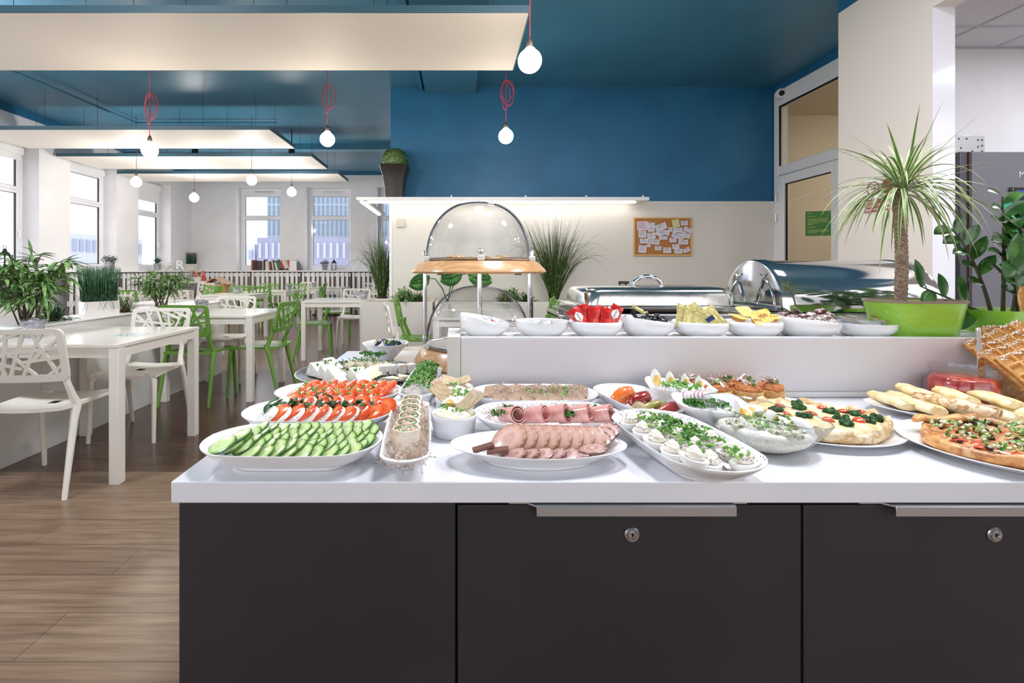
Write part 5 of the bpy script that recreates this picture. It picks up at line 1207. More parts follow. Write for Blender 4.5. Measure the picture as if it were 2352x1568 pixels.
# ================================================================ 6 wraps
d6 = Dish('long_dish', 'long narrow white dish of tortilla wraps pointing at the camera', -.098, .975, .190, .046, .045, math.radians(93.5), fb=.5, group='long narrow dishes', cat='dish')
d7 = Dish('long_dish', 'long narrow white dish of herb covered rolls behind the wraps', -.098, 1.385, .190, .047, .045, math.radians(87), fb=.5, group='long narrow dishes', cat='dish')
M['tort'] = mat('tortilla', 'eadbc4', .7, col2=['f0e6d4', 'd9c3a2', 'e8d8be'], scale=35, ramp=(.3, .75), bump=.3, bscale=120)
M['fill'] = mat('wrap_filling', '3f6a2c', .5, col2=['2c5524', '71984a', 'efe7da', 'c23a2a', 'd8cdb8'], scale=95, ramp=(.36, .64), bump=.6, bscale=150)
def wrap(label, loc, rot, r=.024, h_=.05, sc=(1, 1, 1)):
    t = thing('tortilla_wrap', label, 'wrap', loc, rot, 'tortilla wraps in the long dish'); t.scale = sc
    m = MB(); n = 40; th = .0028; tot = 2*pi*1.12
    for (rin, ang0, tt) in ((r, 0, tot),):
        ro = []; 
        for k in range(n+1):
            a = tt*k/n; rad = r-.0028*(a/(2*pi)); ro.append((rad, a))
        rings = [[((q-th*o_)*math.cos(a), (q-th*o_)*math.sin(a), z) for o_, z in ((0, 0), (0, h_), (1, h_+.0005), (1, 0))] for q, a in ro]
        m.loft(rings)
    obj('tortilla', m, M['tort'], t, angle=50)
    f = MB().lathe([(r-.0055, .002), (r-.0055, h_-.003), (r*.5, h_+.0005), (.0008, h_+.001)], 20).jit(.0016, 130, int(loc[1]*997)); obj('filling', f, M['fill'], t, angle=60)
ys = [-.128, -.075, -.045, -.012, .026, .075, .128]
wraps = [(-.126, 'nearest wrap, lying with its whole tortilla side facing the camera', (72, 0, 4), .050, 1.3), (-.077, 'second wrap from the camera in the long dish', (45, 0, -3), .046, 1.12), (-.046, 'third wrap from the camera in the long dish', (38, 0, 5), .045, 1.1), (-.008, 'fourth wrap from the camera in the long dish', (38, 0, 0), .044, 1.05), (.026, 'fifth wrap from the camera in the long dish', (34, 0, -6), .044, 1.05), (.066, 'sixth wrap from the camera in the long dish', (32, 0, 2), .044, 1.0), (.125, 'farthest wrap, against the dish of herb rolls', (12, 0, 0), .045, 1.05)]
for (u, l, r_, hh, sc), yy in zip(wraps, (.900, .962, 1.005, 1.058, 1.098, 1.135, 1.20)):
    x_ = -.089-(yy-.79)*.045
    near = yy == .900
    if yy < 1.19: wrap(l+(' in the long dish' if near else ''), (x_, yy, CT+.0115), E(10 if near else 16, 0, r_[2]), .0275 if near else .0245, .056 if near else .050, (1.0, .62 if near else .8, 1))
sprouts(d6, lambda r: (r.uniform(-.17, .14), r.choice((-1, 1))*r.uniform(.018, .036)), 'pink and cream sprouts along both sides of the wraps', 300, 6, .022, hz=lambda x, y: .034)
sprouts(d6, [(-.165, 0, .022), (-.15, .01, .02)], 'pinkish sprouts heaped at the near tip of the wrap dish', 110, 7, .022, hz=lambda x, y: .032)
# ================================================================ 7 herb rolls
M['cream_ch'] = mat('cottage_cheese', 'f3f0ea', .5, bump=.5, bscale=140)
rl = MB().sphere((0, 0, 0), .024, 14, 10, .9).jit(.003, 60)
put('cheese_ball', rl, [(d7.w(-.12+.042*i, (-1)**i*.010, .040), E(0, 0, 40*i)) for i in range(7)], lambda k: ('nearest', 'second', 'third', 'fourth', 'fifth', 'sixth', 'farthest')[k]+' herb covered white roll in the back long dish', 'roll', 'herb covered rolls', M['cream_ch'])
bits('chopped_herbs', d7, lambda r: (r.uniform(-.15, .155), r.uniform(-.034, .034)), M['parsley'], 'bright chopped herbs covering the rolls in the back long dish', .006, 480, 8, 'leaf', hz=lambda x, y: .040+.026*math.sqrt(max(0, 1-(y/.036)**2)))
bits('chive_rings', d7, lambda r: (r.uniform(-.15, .15), r.uniform(-.030, .030)), M['chive'], 'chive rings on the herb rolls in the back long dish', .0045, 160, 9, 'ring', hz=lambda x, y: .042+.026*math.sqrt(max(0, 1-(y/.036)**2)))
sprouts(d7, [(-.13, 0, .03), (.02, .0, .03), (.1, 0, .02)], 'sprouts among the herb covered rolls', 70, 9, hz=lambda x, y: .055)
# ================================================================ 8-10 ramekins
def ramekin(label, cx, cy):
    t = thing('ramekin', label, 'ramekin', (cx, cy, CT+.0006), 0, 'white fluted ramekins'); m = MB(); n = 120
    def rg(r, z, a): return [((r+a*math.cos(40*2*pi*k/n))*math.cos(2*pi*k/n), (r+a*math.cos(40*2*pi*k/n))*math.sin(2*pi*k/n), z) for k in range(n)]
    m.loft([rg(.0425, 0, 0), rg(.0440, .003, .0005), rg(.0465, .018, .0006), rg(.0475, .034, .0006), rg(.0485, .036, 0), rg(.0492, .0455, 0), rg(.0478, .047, 0), rg(.0455, .045, 0), rg(.043, .01, 0), rg(.02, .008, 0)])
    obj('body', m, M['porc'], t, angle=50); return t
RK = [(-.006, 1.052), (-.004, 1.180), (-.004, 1.292)]
M['salad'] = mat('egg_salad', 'efe9d8', .5, col2=['f5f1e6', 'e6d9a8', 'f2efe6'], scale=70, ramp=(.35, .7), bump=.6, bscale=110, coat=.2)
M['toast'] = mat('toast_face', 'ead6b4', .7, col2=['e0c49a', 'f1e4cc'], scale=60, bump=.4); M['toastc'] = mat('toast_crust', 'c08a55', .7)
class Z:
    pass
for k, (x, y) in enumerate(RK):
    nm = ('nearest', 'middle', 'farthest')[k]; ramekin(nm+' fluted ramekin of egg spread beside the wraps', x, y)
    q = Z(); q.c = Vector((x, y, CT)); q.rot = 0; q.fl = lambda a, b: .048
    mb = MB().lathe([(.044, .036), (.042, .046), (.03, .053), (.012, .057), (.001, .058)], 24).jit(.004, 55, k)
    obj('egg_spread', mb, M['salad'], loc=(x, y, CT+.002), label='creamy egg spread filling the '+nm+' ramekin', cat='spread')
    bits('chive_rings', q, [(.0, .0, .034)], M['chive'], 'chives and seeds on the '+nm+' ramekin', .0045, 50, 20+k, 'ring', hz=lambda a, b: .058)
    bits('seeds', q, [(.0, .0, .036)], M['seed'], 'black seeds on the '+nm+' ramekin', .002, 60, 30+k, 'seed', hz=lambda a, b: .0565)
def toast(label, loc, rot, L=.078, w_=.026):
    mb = MB(); mb.cm = 0
    pl = [(-L/2, -w_/2), (L/2, -w_*.4), (L*.42, w_*.42), (-L*.42, w_/2)]
    mb.prism(pl, 0, .009); mb.m = [0, 0, 1, 1, 1, 1][:len(mb.f)]; mb.m = [1]*4+[0, 0]
    obj('toast_point', mb, [M['toast'], M['toastc']], loc=loc, rot=rot, bevel=.0015, label=label, cat='toast', group='toast points in the ramekins')
zz = CT+.055
toast('toast point leaning out to the right of the nearest ramekin', (RK[0][0]+.026, RK[0][1]-.004, zz+.014), E(70, -48, 12), .082, .024)
toast('second toast point, behind the first in the nearest ramekin', (RK[0][0]+.036, RK[0][1]+.012, zz+.010), E(70, -38, 6), .08, .022)
toast('toast point leaning out to the left of the middle ramekin', (RK[1][0]-.024, RK[1][1]-.008, zz+.010), E(70, 42, 0), .085, .022)
toast('lower toast point at the left of the middle ramekin', (RK[1][0]-.034, RK[1][1]-.02, zz+.002), E(70, 45, 0), .065, .024)
toast('toast point lying across the farthest ramekin, left', (RK[2][0]-.012, RK[2][1]-.012, zz+.006), E(60, 14, 5), .06, .026)
toast('toast point lying across the farthest ramekin, right', (RK[2][0]+.016, RK[2][1]-.010, zz+.006), E(60, -22, -8), .06, .022)
M['yolk'] = mat('yolk', 'e9c36a', .6, col2=['e2b556', 'efd28a'], scale=90); M['eggw'] = mat('egg_white', 'f5f3ef', .25, coat=.4, sss=.05)
def eggwedge(label, loc, rot, s=1.0, grp='egg quarters'):
    t = thing('egg_quarter', label, 'egg', loc, rot, grp); t.scale = (s,)*3; m = MB()
    def prof(f): return .021*math.sin(pi*min(1, max(0, f)))**.62*(1-.18*f)
    N = 14; K = 8; vs = []; fs = []
    for i in range(N+1):
        f = i/N; r = max(prof(f), .0002); z = .056*f-.028
        for k in range(K+1): a = -pi/4+pi/2*k/K; vs.append((r*math.cos(a), r*math.sin(a), z))
        vs.append((0, 0, z))
    W = K+2
    for i in range(N):
        for k in range(W): a, b = i*W+k, i*W+(k+1) % W; fs.append((a, b, b+W, a+W))
    m.add(vs, fs); obj('egg_white', m, M['eggw'], t, angle=50)
    y = MB().sphere((0, 0, -.003), .0125, 14, 10, 1.15); y.v = [(max(min(x, .012), -.001)-.0008 if abs(yy) < .013 else x, yy, z) for x, yy, z in y.v]
    y = MB(); vs = []; fs = []
    for i in range(9):
        e = -pi/2+pi*i/8; r = .0125*math.cos(e)+.0001; z = -.003+.0145*math.sin(e)
        for k in range(5): a = -pi/4+pi/2*k/4; vs.append((r*math.cos(a)-.0009, r*math.sin(a)*1.06, z))
        vs.append((-.0012, 0, z))
    for i in range(8):
        for k in range(6): a, b = i*6+k, i*6+(k+1) % 6; fs.append((a, b, b+6, a+6))
    y.add(vs, fs); obj('yolk', y, M['yolk'], t, angle=50)
eggwedge('egg quarter on the spread of the nearest ramekin', (RK[0][0]-.008, RK[0][1]+.004, zz+.012), E(80, 0, 60), .8)
# ================================================================ 11 pate
d11 = Dish('oval_platter', 'white oval platter of brown pate slices against the raised shelf', .201, 1.252, .165, .087, .042, 0, group=pg)
M['pate'] = mat('pate', 'b59a84', .8, col2=['a68a72', 'c6ab94', '9a7c66'], scale=110, ramp=(.35, .65), bump=.6, bscale=180)
pm = MB().prism([(-.032, 0), (.030, 0), (.026, .030), (.008, .036), (-.030, .026)], 0, .010).jit(.0012, 60)
rr = random.Random(4); it = []
for i in range(5): it.append((d11.w(-.095+.052*i, .022+rr.uniform(-.004, .004), .020), E(44, 0, (-12, 18, -8, 20, -30)[i]), (1.1, 1.05, 1)))
for i in range(6): it.append((d11.w(-.075+.035*i, -.028, .020), E(22, 0, 14+rr.uniform(-10, 10)), (1, .8, 1)))
put('pate_slice', pm, it, lambda k: ('back row pate slice, ' if k < 5 else 'front row pate slice, ')+('first', 'second', 'third', 'fourth', 'fifth', 'sixth')[k if k < 5 else k-5]+' from the left on the pate platter', 'pate slice', 'pate slices', M['pate'])
sprouts(d11, [(-.07, .0, .025), (0, .0, .03), (.05, .01, .025), (.10, -.005, .02)], 'sprouts scattered over the pate slices', 170, 11, hz=lambda x, y: .042)
bits('chives', d11, [(.0, 0, .04), (.09, .02, .03), (.05, -.02, .05)], M['chive'], 'chive pieces over the pate platter', .0045, 50, 11, 'ring', hz=lambda x, y: .044)
# ================================================================ 12 ham rolls
d12 = Dish('oval_platter', 'white oval platter of pink ham rolls in the middle of the counter', .203, 1.07, .165, .091, .042, 0, group=pg)
M['ham'] = mat('ham', 'e0a8a0', .35, col2=['d89890', 'e8b8b0', 'f0d0c8'], scale=30, ramp=(.35, .72), coat=.3)
def hamroll(label, loc, rot):
    m = MB(); n = 44; rings = []
    for k in range(n+1):
        a = 2*pi*2.0*k/n; r = .009+.0085*(k/n)
        rings.append([((r)*math.cos(a)*s_, z, (r)*math.sin(a)*s_) for (z, s_) in ((-.037, 1.15), (.037, .95))]+[((r+.0016)*math.cos(a)*s_, z, (r+.0016)*math.sin(a)*s_) for (z, s_) in ((.037, .95), (-.037, 1.15))])
    m.loft(rings).jit(.0014, 60, int(loc[0]*500)); obj('ham_roll', m, M['ham'], loc=loc, rot=rot, label=label, cat='ham roll', group='ham rolls', angle=60)
for k, (x, y, a) in enumerate(((-.083, .0, 22), (-.035, -.004, 46), (.012, .004, 50), (.060, .0, 56), (.108, .002, 52))):
    hamroll(('leftmost', 'second', 'middle', 'fourth', 'rightmost')[k]+' pink ham roll on its platter', d12.w(x, y, .037), E(-16, 0, a))
sprouts(d12, [(-.12, -.01, .025), (-.055, .0, .018), (-.01, .03, .018), (.04, .03, .018), (.085, .035, .02), (-.09, .035, .018), (.13, .0, .02)], 'sprouts between the ham rolls', 300, 12, hz=lambda x, y: .036)
bits('herbs', d12, [(-.11, -.01, .015), (-.052, .01, .014), (.03, .01, .014), (.045, -.02, .01), (.12, .02, .015), (-.085, .03, .01)], M['parsley'], 'green herb pieces between the ham rolls', .008, 90, 12, 'leaf', hz=lambda x, y: .043)
# ================================================================ 13 roast slices
d13 = Dish('pointed_platter', 'shallow white oval platter of sliced roast and sausage at the front middle', .154, .905, .166, .078, .033, 0, kind='pointed', fb=.6, curve=.9)
M['roast'] = radial('roast_meat', [(0, 'd2a798'), (.25, 'c89a8b'), (.5, 'd9b5a6'), (.8, 'c99a88'), (.93, 'b58771'), (1, '8f6a50')], .4, r=.036, nz=.5, nscale=120, coat=.15)
M['saus'] = radial('sausage_meat', [(0, 'b98f86'), (.3, 'a67a72'), (.55, 'c9a39a'), (.85, 'b0847a'), (.95, '7c5245'), (1, '5e3a30')], .4, r=.024, nz=.7, nscale=170, coat=.2)
rs_ = MB().lathe([(.033, 0), (.0355, .001), (.036, .004), (.0355, .006), (.033, .007)], 34); rs_.jit(.0012, 40)
it = []; rr = random.Random(7)
for i in range(8): it.append((d13.w(-.052+.0215*i, .010-.001*i, .034), E(24, -30, 8+rr.uniform(-5, 5)), (1.02-.02*i, .92, 1)))
put('roast_slice', rs_, it, lambda k: ('first', 'second', 'third', 'fourth', 'fifth', 'sixth', 'seventh', 'last')[k]+' large roast slice from the left in the fanned row', 'roast slice', 'fanned roast slices', M['roast'])
sl = MB().lathe([(.022, 0), (.0238, .001), (.024, .003), (.0238, .0045), (.022, .0052)], 28)
it = [(d13.w(-.050+.024*i, -.036+.0005*i, d13.fl(-.05+.024*i, -.043)+.012), E(10, -14+rr.uniform(-6, 6), rr.uniform(-20, 20)), (1.1, .8, 1)) for i in range(7)]
it += [(d13.w(.100+.012*i, -.014+.012*i, .031+.0045*i), E(12, -18, 25), (1.15, .95, 1)) for i in range(4)]
put('sausage_slice', sl, it, lambda k: ('front row sausage slice, ' if k < 7 else 'right end sausage slice, ')+('first', 'second', 'third', 'fourth', 'fifth', 'sixth', 'seventh')[k if k < 7 else k-7]+' from the left on the shallow platter', 'sausage slice', 'sausage slices', M['saus'])
put('black_pudding', MB().box(-.02, .02, -.008, .008, 0, .006).jit(.001, 60), [(d13.w(-.104, -.014, .026), E(0, -14, 8)), (d13.w(-.078, -.022, .024), E(4, -8, -6))], lambda k: ('leftmost', 'second')[k]+' dark brown meat strip at the left tip of the shallow platter', 'meat slice', 'dark meat strips', mat('dark_meat', '6b4638', .6, bump=.4))
# ================================================================ 14 peppers
d14 = Dish('oval_dish', 'white oval dish of stuffed peppers and pickles right of the pate', .453, 1.20, .140, .078, .044, math.radians(102), fb=.5, cat='dish')
def pepper(label, loc, rot, m, L=.06, r=.017, cheese=True):
    t = thing('stuffed_pepper', label, 'pepper', loc, rot, 'stuffed peppers'); prof = [(.001, -L*.55), (r*.35, -L*.5), (r*.75, -L*.25), (r*1.0, 0), (r*1.02, L*.25), (r*.85, L*.42), (r*.7, L*.45)]
    mb = MB().lathe(prof, 20).jit(.003, 45, int(L*1000)); obj('skin', mb, m, t, angle=60)
    if cheese: obj('cheese_filling', MB().sphere((0, 0, L*.40), r*.8, 14, 8, .8).jit(.0015, 90), M['cream_ch'], t)
    else: obj('stalk', MB().tube([(0, 0, L*.42), (.002, 0, L*.55), (.008, 0, L*.75)], [.004, .0025, .003], 8), M['chive'], t)
mo = mat('pepper_orange', 'e0702a', .2, coat=.6); mr_ = mat('pepper_red', '8f1d1e', .2, coat=.6); mr2 = mat('pepper_dark_red', 'a03028', .3, coat=.5); mgr = mat('pepper_green', '95923c', .3, coat=.4, col2=['8a8a34', 'aaa652'], scale=40); mon = mat('onion_pickle', 'b09a74', .3, coat=.4, col2=['9c8560', 'c7b48f'], scale=30)
pepper('orange stuffed pepper at the back left of the pepper dish', (.420, 1.215, CT+.040), E(0, 78, 20), mo, .066, .022, False)
pepper('dark red stuffed pepper with a white cheese end', (.452, 1.185, CT+.040), E(82, 0, 118), mr_, .066, .017)
pepper('wrinkled red pepper at the front of the pepper dish', (.492, 1.125, CT+.032), E(80, 0, 112), mr2, .072, .013)
pepper('olive green pepper in the middle of the pepper dish', (.468, 1.150, CT+.032), E(84, 0, 110), mgr, .066, .012, False)
put('pickled_onion', MB().sphere((0, 0, 0), .016, 16, 10, .85).jit(.002, 50), [((.435, 1.140, CT+.034), E(0, 0, 0)), ((.490, 1.165, CT+.035), E(0, 0, 60), .9), ((.455, 1.225, CT+.034), E(0, 0, 20), .9)], lambda k: ('front brown pickled onion in the pepper dish', 'brown pickled onion behind the wrinkled red pepper', 'brown pickled onion at the back of the pepper dish')[k], 'onion', 'pickled onions', mon)
sprouts(d14, [(-.03, .03, .03), (-.06, 0, .03)], 'a few sprouts in the pepper dish', 40, 14, hz=lambda x, y: .028)
# ================================================================ 15 devilled eggs
d15 = Dish('oval_platter', 'large white oval platter of devilled eggs overhanging the front edge', .428, .920, .172, .092, .044, math.radians(96), group=pg)
def egg(label, loc, rz, sc=1.0, tilt=0):
    t = thing('devilled_egg', label, 'egg', loc, (tilt, 0, rz), 'devilled egg halves'); t.scale = (sc,)*3; m = MB()
    vs = []; fs = []; N, K = 20, 7
    for k in range(K+1):
        e = -pi/2+pi/2*k/K
        for i in range(N):
            a = 2*pi*i/N; r = math.cos(e); ex = .029*(1+.12*math.cos(a)); vs.append((ex*math.cos(a)*r, .0205*math.sin(a)*r, .0215*math.sin(e)))
    m.add(vs, []); 
    for k in range(K):
        for i in range(N): a, b = k*N+i, k*N+(i+1) % N; m.f.append([a, b, b+N, a+N]); m.m.append(0)
    m.f.append([K*N+i for i in range(N)]); m.m.append(0); obj('egg_white', m, M['eggw'], t, angle=60)
    sw = MB(); sw.lathe([(.0001, .0), (.0135, .0005), (.0150, .005), (.0125, .008), (.0132, .0095), (.0112, .0125), (.0085, .0138), (.0088, .0145), (.006, .0175), (.003, .0195), (.0005, .0215)], 22)
    for i, (x, y, z) in enumerate(sw.v): a = math.atan2(y, x); q = 1+.07*math.cos(3*a+z*300); sw.v[i] = (x*q*1.15+z*.12, y*q, z)
    obj('mayonnaise', sw, M['mayo'], t, angle=60)
M['mayo'] = mat('mayonnaise', 'f2e8da', .22, coat=.5)
EG = [(-.128, -.036, 20), (-.115, .015, 60), (-.130, .052, 100), (-.085, -.045, -15), (-.060, .008, 30), (-.070, .055, 80), (-.030, -.042, 10), (-.012, .012, 50), (-.018, .056, 110), (.028, -.040, -20), (.035, .016, 15), (.036, .055, 75), (.082, -.036, 25), (.088, .020, 60), (.125, -.010, -10), (.09, .052, 30)]
posn = ('front right', 'front middle', 'front left')
rr = random.Random(11)
for k, (x, y, a) in enumerate(EG):
    z = max(d15.fl(x, y), .010)+.0275+(.003 if abs(x) < .1 else 0)
    side = 'left side' if y > .03 else 'right side' if y < -.03 else 'middle'
    row = 'nearest the camera' if x < -.1 else 'second row from the camera' if x < -.05 else 'third row from the camera' if x < 0 else 'fourth row from the camera' if x < .06 else 'farthest back'
    egg('devilled egg half '+('turned sideways, ' if k == 15 else 'topped with mayonnaise, ')+side+', '+row, d15.w(x, y, z), math.radians(a), .97, math.radians(rr.uniform(-8, 8)))
bits('black_seeds', d15, lambda r: (r.uniform(-.15, .14), r.uniform(-.065, .07)), M['seed'], 'black seeds sprinkled over the devilled eggs', .0022, 420, 15, 'seed', hz=lambda x, y: .050)
mound('lettuce_bed', d15, .118, .050, .012, .014, M['sprout'], 'dark shredded bed under the devilled eggs', 9, .006, 40)
bits('chopped_chives', d15, [(.0, .01, .045), (.03, .01, .04), (-.05, .01, .04), (-.08, -.01, .045), (.08, .01, .03), (-.12, -.03, .02), (0, -.03, .03)], M['chive'], 'chopped chives over the devilled eggs', .0052, 190, 15, 'ring', hz=lambda x, y: .051)
bits('chopped_herbs', d15, [(.0, 0, .04), (.05, .0, .03), (-.04, .0, .03)], M['parsley'], 'green herb pieces along the middle of the devilled eggs', .0062, 90, 16, 'leaf', hz=lambda x, y: .056)
# ================================================================ 16, 17 square bowls
d16 = Dish('square_bowl', 'white square bowl of cottage cheese with egg quarters near the raised shelf', .580, 1.245, .080, .078, .060, math.radians(-12), kind='square', fb=.52, curve=.8, cat='bowl', group='white square bowls')
d17 = Dish('square_bowl', 'white square bowl of cottage cheese, radish and herbs behind the glass bowl', .582, 1.085, .078, .076, .058, math.radians(-4), kind='square', fb=.52, curve=.8, cat='bowl', group='white square bowls')
mound('cottage_cheese', d16, .066, .062, .030, .030, M['cream_ch'], 'cottage cheese heaped in the farther square bowl', 1)
bits('curds', d16, [(0, -.01, .05)], M['cream_ch'], 'cottage cheese curds in the farther square bowl', .009, 120, 17, 'lump', hz=lambda x, y: .056)
bits('chives', d16, [(0, -.01, .045)], M['chive'], 'chives over the farther square bowl', .005, 110, 18, 'ring', hz=lambda x, y: .062)
bits('seeds', d16, [(0, -.02, .05)], M['seed'], 'black seeds over the farther square bowl', .0024, 90, 18, 'seed', hz=lambda x, y: .061)
for k, x in enumerate((-.050, -.016, .018, .048)):
    eggwedge(('leftmost', 'second', 'third', 'rightmost')[k]+' egg quarter standing in the farther square bowl', d16.w(x, .022-.012*k, .068), E(-14, 6, 84+4*k), (1.05, .95, .9, .85)[k], 'egg quarters in the square bowl')
mound('cottage_cheese', d17, .064, .062, .030, .022, M['cream_ch'], 'cottage cheese heaped in the nearer square bowl', 2)
bits('curds', d17, [(0, -.01, .05)], M['cream_ch'], 'cottage cheese curds in the nearer square bowl', .009, 90, 19, 'lump', hz=lambda x, y: .049)
bits('chopped_herbs', d17, [(-.03, -.005, .03), (.0, .0, .03), (-.045, .0, .02)], M['parsley'], 'heap of dark chopped herbs in the nearer square bowl', .0065, 260, 19, 'leaf', hz=lambda x, y: .058)
M['radish'] = mat('radish_white', 'f4eeee', .3); M['radr'] = mat('radish_red', 'b3273c', .3, coat=.3)
rd_ = MB(); rd_.lathe([(.012, 0), (.0135, .001), (.012, .002)], 16)
put('radish_slice', rd_, [(d17.w(-.045+.008*i, .025, .066), E(60, 0, -10+6*i)) for i in range(6)], lambda k: 'thin radish slice, '+ORD[k]+' from the left in the fan of the nearer square bowl', 'radish slice', 'fanned radish slices', radial('radish', [(0, 'f6f0f0'), (.85, 'f4e6ea'), (.93, 'a8324e'), (1, '9c2040')], .3, r=.0135))
# ================================================================ 18 bread cups
d18 = Dish('oval_plate', 'white oval plate of bread cups by the raised shelf', .745, 1.275, .170, .075, .014, math.radians(-3), kind='round', fb=.7, cat='plate')
M['bread'] = mat('bread_crust', 'cfa266', .7, col2=['dab782', 'c08d4f', 'e6cc9f'], scale=30, ramp=(.3, .7), bump=.3); M['spread'] = mat('orange_spread', 'c07434', .6, col2=['b0602a', 'd08a48', '9c5a26'], scale=90, bump=.9, bscale=130)
cups = [(-.117, .018, 'leftmost bread cup of orange spread'), (-.060, -.018, 'second bread cup from the left, in the front row'), (-.020, .030, 'bread cup at the back, third from the left'), (.030, .030, 'bread cup at the back, second from the right'), (.018, -.022, 'front bread cup right of the middle'), (.085, .0, 'rightmost bread cup, beside the plate rim')]
for k, (x, y, l) in enumerate(cups):
    p = d18.w(x, y, .010); t = thing('bread_cup', l, 'canape', p, k*1.1, 'bread cups of orange spread')
    obj('bread', MB().lathe([(.030, 0), (.034, .004), (.0355, .034), (.034, .036), (.031, .034), (.029, .01)], 26).jit(.0015, 30, k), M['bread'], t, angle=60)
    obj('spread', MB().lathe([(.031, .030), (.033, .038), (.028, .046), (.014, .050), (.001, .051)], 24).jit(.0045, 70, k), M['spread'], t, angle=80)
    s = MB(); s.cm = 0
    for j in range(2):
        s.cm = 0; fr = len(s.v); s.box(-.019, .019, -.003, .003, 0, .003); s.cm = 1; s.box(-.019, .019, -.0042, -.003, 0, .003)
        s.xf(Matrix.Translation((.006*j-.004, .008*j-.008, .053+.003*j)) @ Euler((.1, -.35, -.6+1.1*j+k)).to_matrix().to_4x4(), fr)
    obj('radish_strip', s, [M['radish'], M['radr']], t)
    rr = random.Random(k); g = MB().tube([(-.02, .012, .050), (0, .008, .056), (.018, .012, .053)], [.003, .0045, .003], 7); obj('caper_pickle', g, mat('caper', '6c7240', .4) if k == 0 else bpy.data.materials['caper'], t)
q = Z(); q.c = d18.c; q.rot = d18.rot; q.fl = d18.fl
sprouts(q, [(x, y, .016) for x, y, l in cups], 'sprouts on top of the bread cups', 150, 18, .02, hz=lambda x, y: .064)
bits('parsley', q, [(x+.01, y, .012) for x, y, l in cups], M['parsley'], 'parsley pieces on the bread cups', .008, 36, 18, 'leaf', hz=lambda x, y: .066)
bits('seed_crumbs', q, [(.14, 0, .02)], M['rind'], 'crumbs on the plate beside the rightmost bread cup', .003, 40, 18, 'lump', hz=lambda x, y: .010)
# ================================================================ 19 glass bowl of egg salad
def slantbowl(name, label, x, y, z, r, h, m, tilt, group=None, fb=.42, seed=0, rz=0, wall=.003, lipw=0, cat='bowl'):
    """round bowl whose rim plane is cut on a slant"""
    mb = MB(); n = 56; rg = []
    def rn(rr_, f):
        out = []
        for i in range(n):
            a = 2*pi*i/n; zz = h*f*(1+tilt*math.cos(a)*f) ; out.append((rr_*math.cos(a), rr_*math.sin(a), zz))
        return out
    pf = [(fb, 0), (fb+.02, .03), (fb+.14, .10), (fb+.30, .28), (fb+.43, .52), (fb+.52, .76), (1.0, 1.0)]
    for a, f in pf: rg.append(rn(r*min(a, 1), f))
    if lipw: rg.append(rn(r+lipw, 1.0)); rg.append(rn(r+lipw, 1.03)); 
    q = wall/r
    rg.append(rn(r*(1-q*.5), 1.02)); rg.append(rn(r*(1-q), 1.0))
    for a, f in pf[-2:0:-1]: rg.append(rn(r*(min(a, 1)-q), f+.03))
    rg.append(rn(r*.1, .10))
    return obj(name, mb.loft(rg), m, loc=(x, y, z), rot=(0, 0, rz), label=label, cat=cat, group=group, angle=60)
gx, gy = .625, .975
gb = slantbowl('glass_bowl', 'clear glass bowl with a slanted rim holding creamy egg salad', gx, gy, CT+.0006, .114, .074, M['bowlglass'], -.20, fb=.40, wall=.004)
obj('glass_rim', MB().tube([(.1125*math.cos(2*pi*i/48), .1125*math.sin(2*pi*i/48), .075*(1-.20*math.cos(2*pi*i/48))) for i in range(49)], .0013, 8), glass('glass_lip', 'eef4f4', base=.22, refl=.6), gb)
M['salad2'] = mat('creamy_salad', 'f4f2ee', .35, col2=['f8f6f3', 'e6dfc4', 'f8f6f2', 'cdd3b4'], scale=75, ramp=(.3, .72), bump=.35, bscale=75, coat=.1)
q = Z(); q.c = Vector((gx, gy, CT+.004)); q.rot = 0; q.fl = lambda a, b: .04
mb = MB().lathe([(.043, .0045), (.062, .009), (.078, .021), (.088, .034), (.080, .046), (.045, .048), (.02, .050), (.001, .051)], 36).jit(.0045, 45, 3)
obj('creamy_salad', mb, M['salad2'], loc=(gx, gy, CT+.002), label='creamy egg and pea salad in the glass bowl', cat='salad', angle=80)
bits('salad_pieces', q, [(0, -.03, .05), (0, -.05, .04), (.03, -.02, .04), (-.05, -.01, .03)], mat('pea_piece', '8f9470', .4, col2=['6f7a54', 'e4dccb', 'a8a886', 'f0ead8'], scale=90, ramp=(.3, .7)), 'peas and vegetable pieces in the creamy salad', .009, 120, 40, 'lump', hz=lambda x, y: .045)
bits('chives', q, [(0, 0, .07)], M['chive'], 'chive pieces on the creamy salad', .0052, 60, 41, 'ring', hz=lambda x, y: .052)
bits('seeds', q, [(0, 0, .075)], M['seed'], 'black seeds on the creamy salad', .0024, 150, 42, 'seed', hz=lambda x, y: .052)
for k, (x, y, z, r_, s) in enumerate(((-.030, .012, .062, E(-30, 30, 60), 1.25), (-.035, -.030, .050, E(60, 20, 200), 1.2), (.028, .0, .060, E(-60, 10, 150), 1.15), (.042, -.040, .048, E(40, -10, 300), 1.3), (.0, .045, .058, E(70, 0, 20), 1.1))):
    eggwedge(('egg quarter with black seeds standing at the left of the glass bowl', 'egg quarter sunk at the front left of the glass bowl', 'egg quarter lying in the middle of the glass bowl', 'large egg quarter pressed to the front right of the glass bowl', 'egg quarter at the back of the glass bowl')[k], (gx+x, gy+y, CT+z), r_, s, 'egg quarters in the glass bowl')
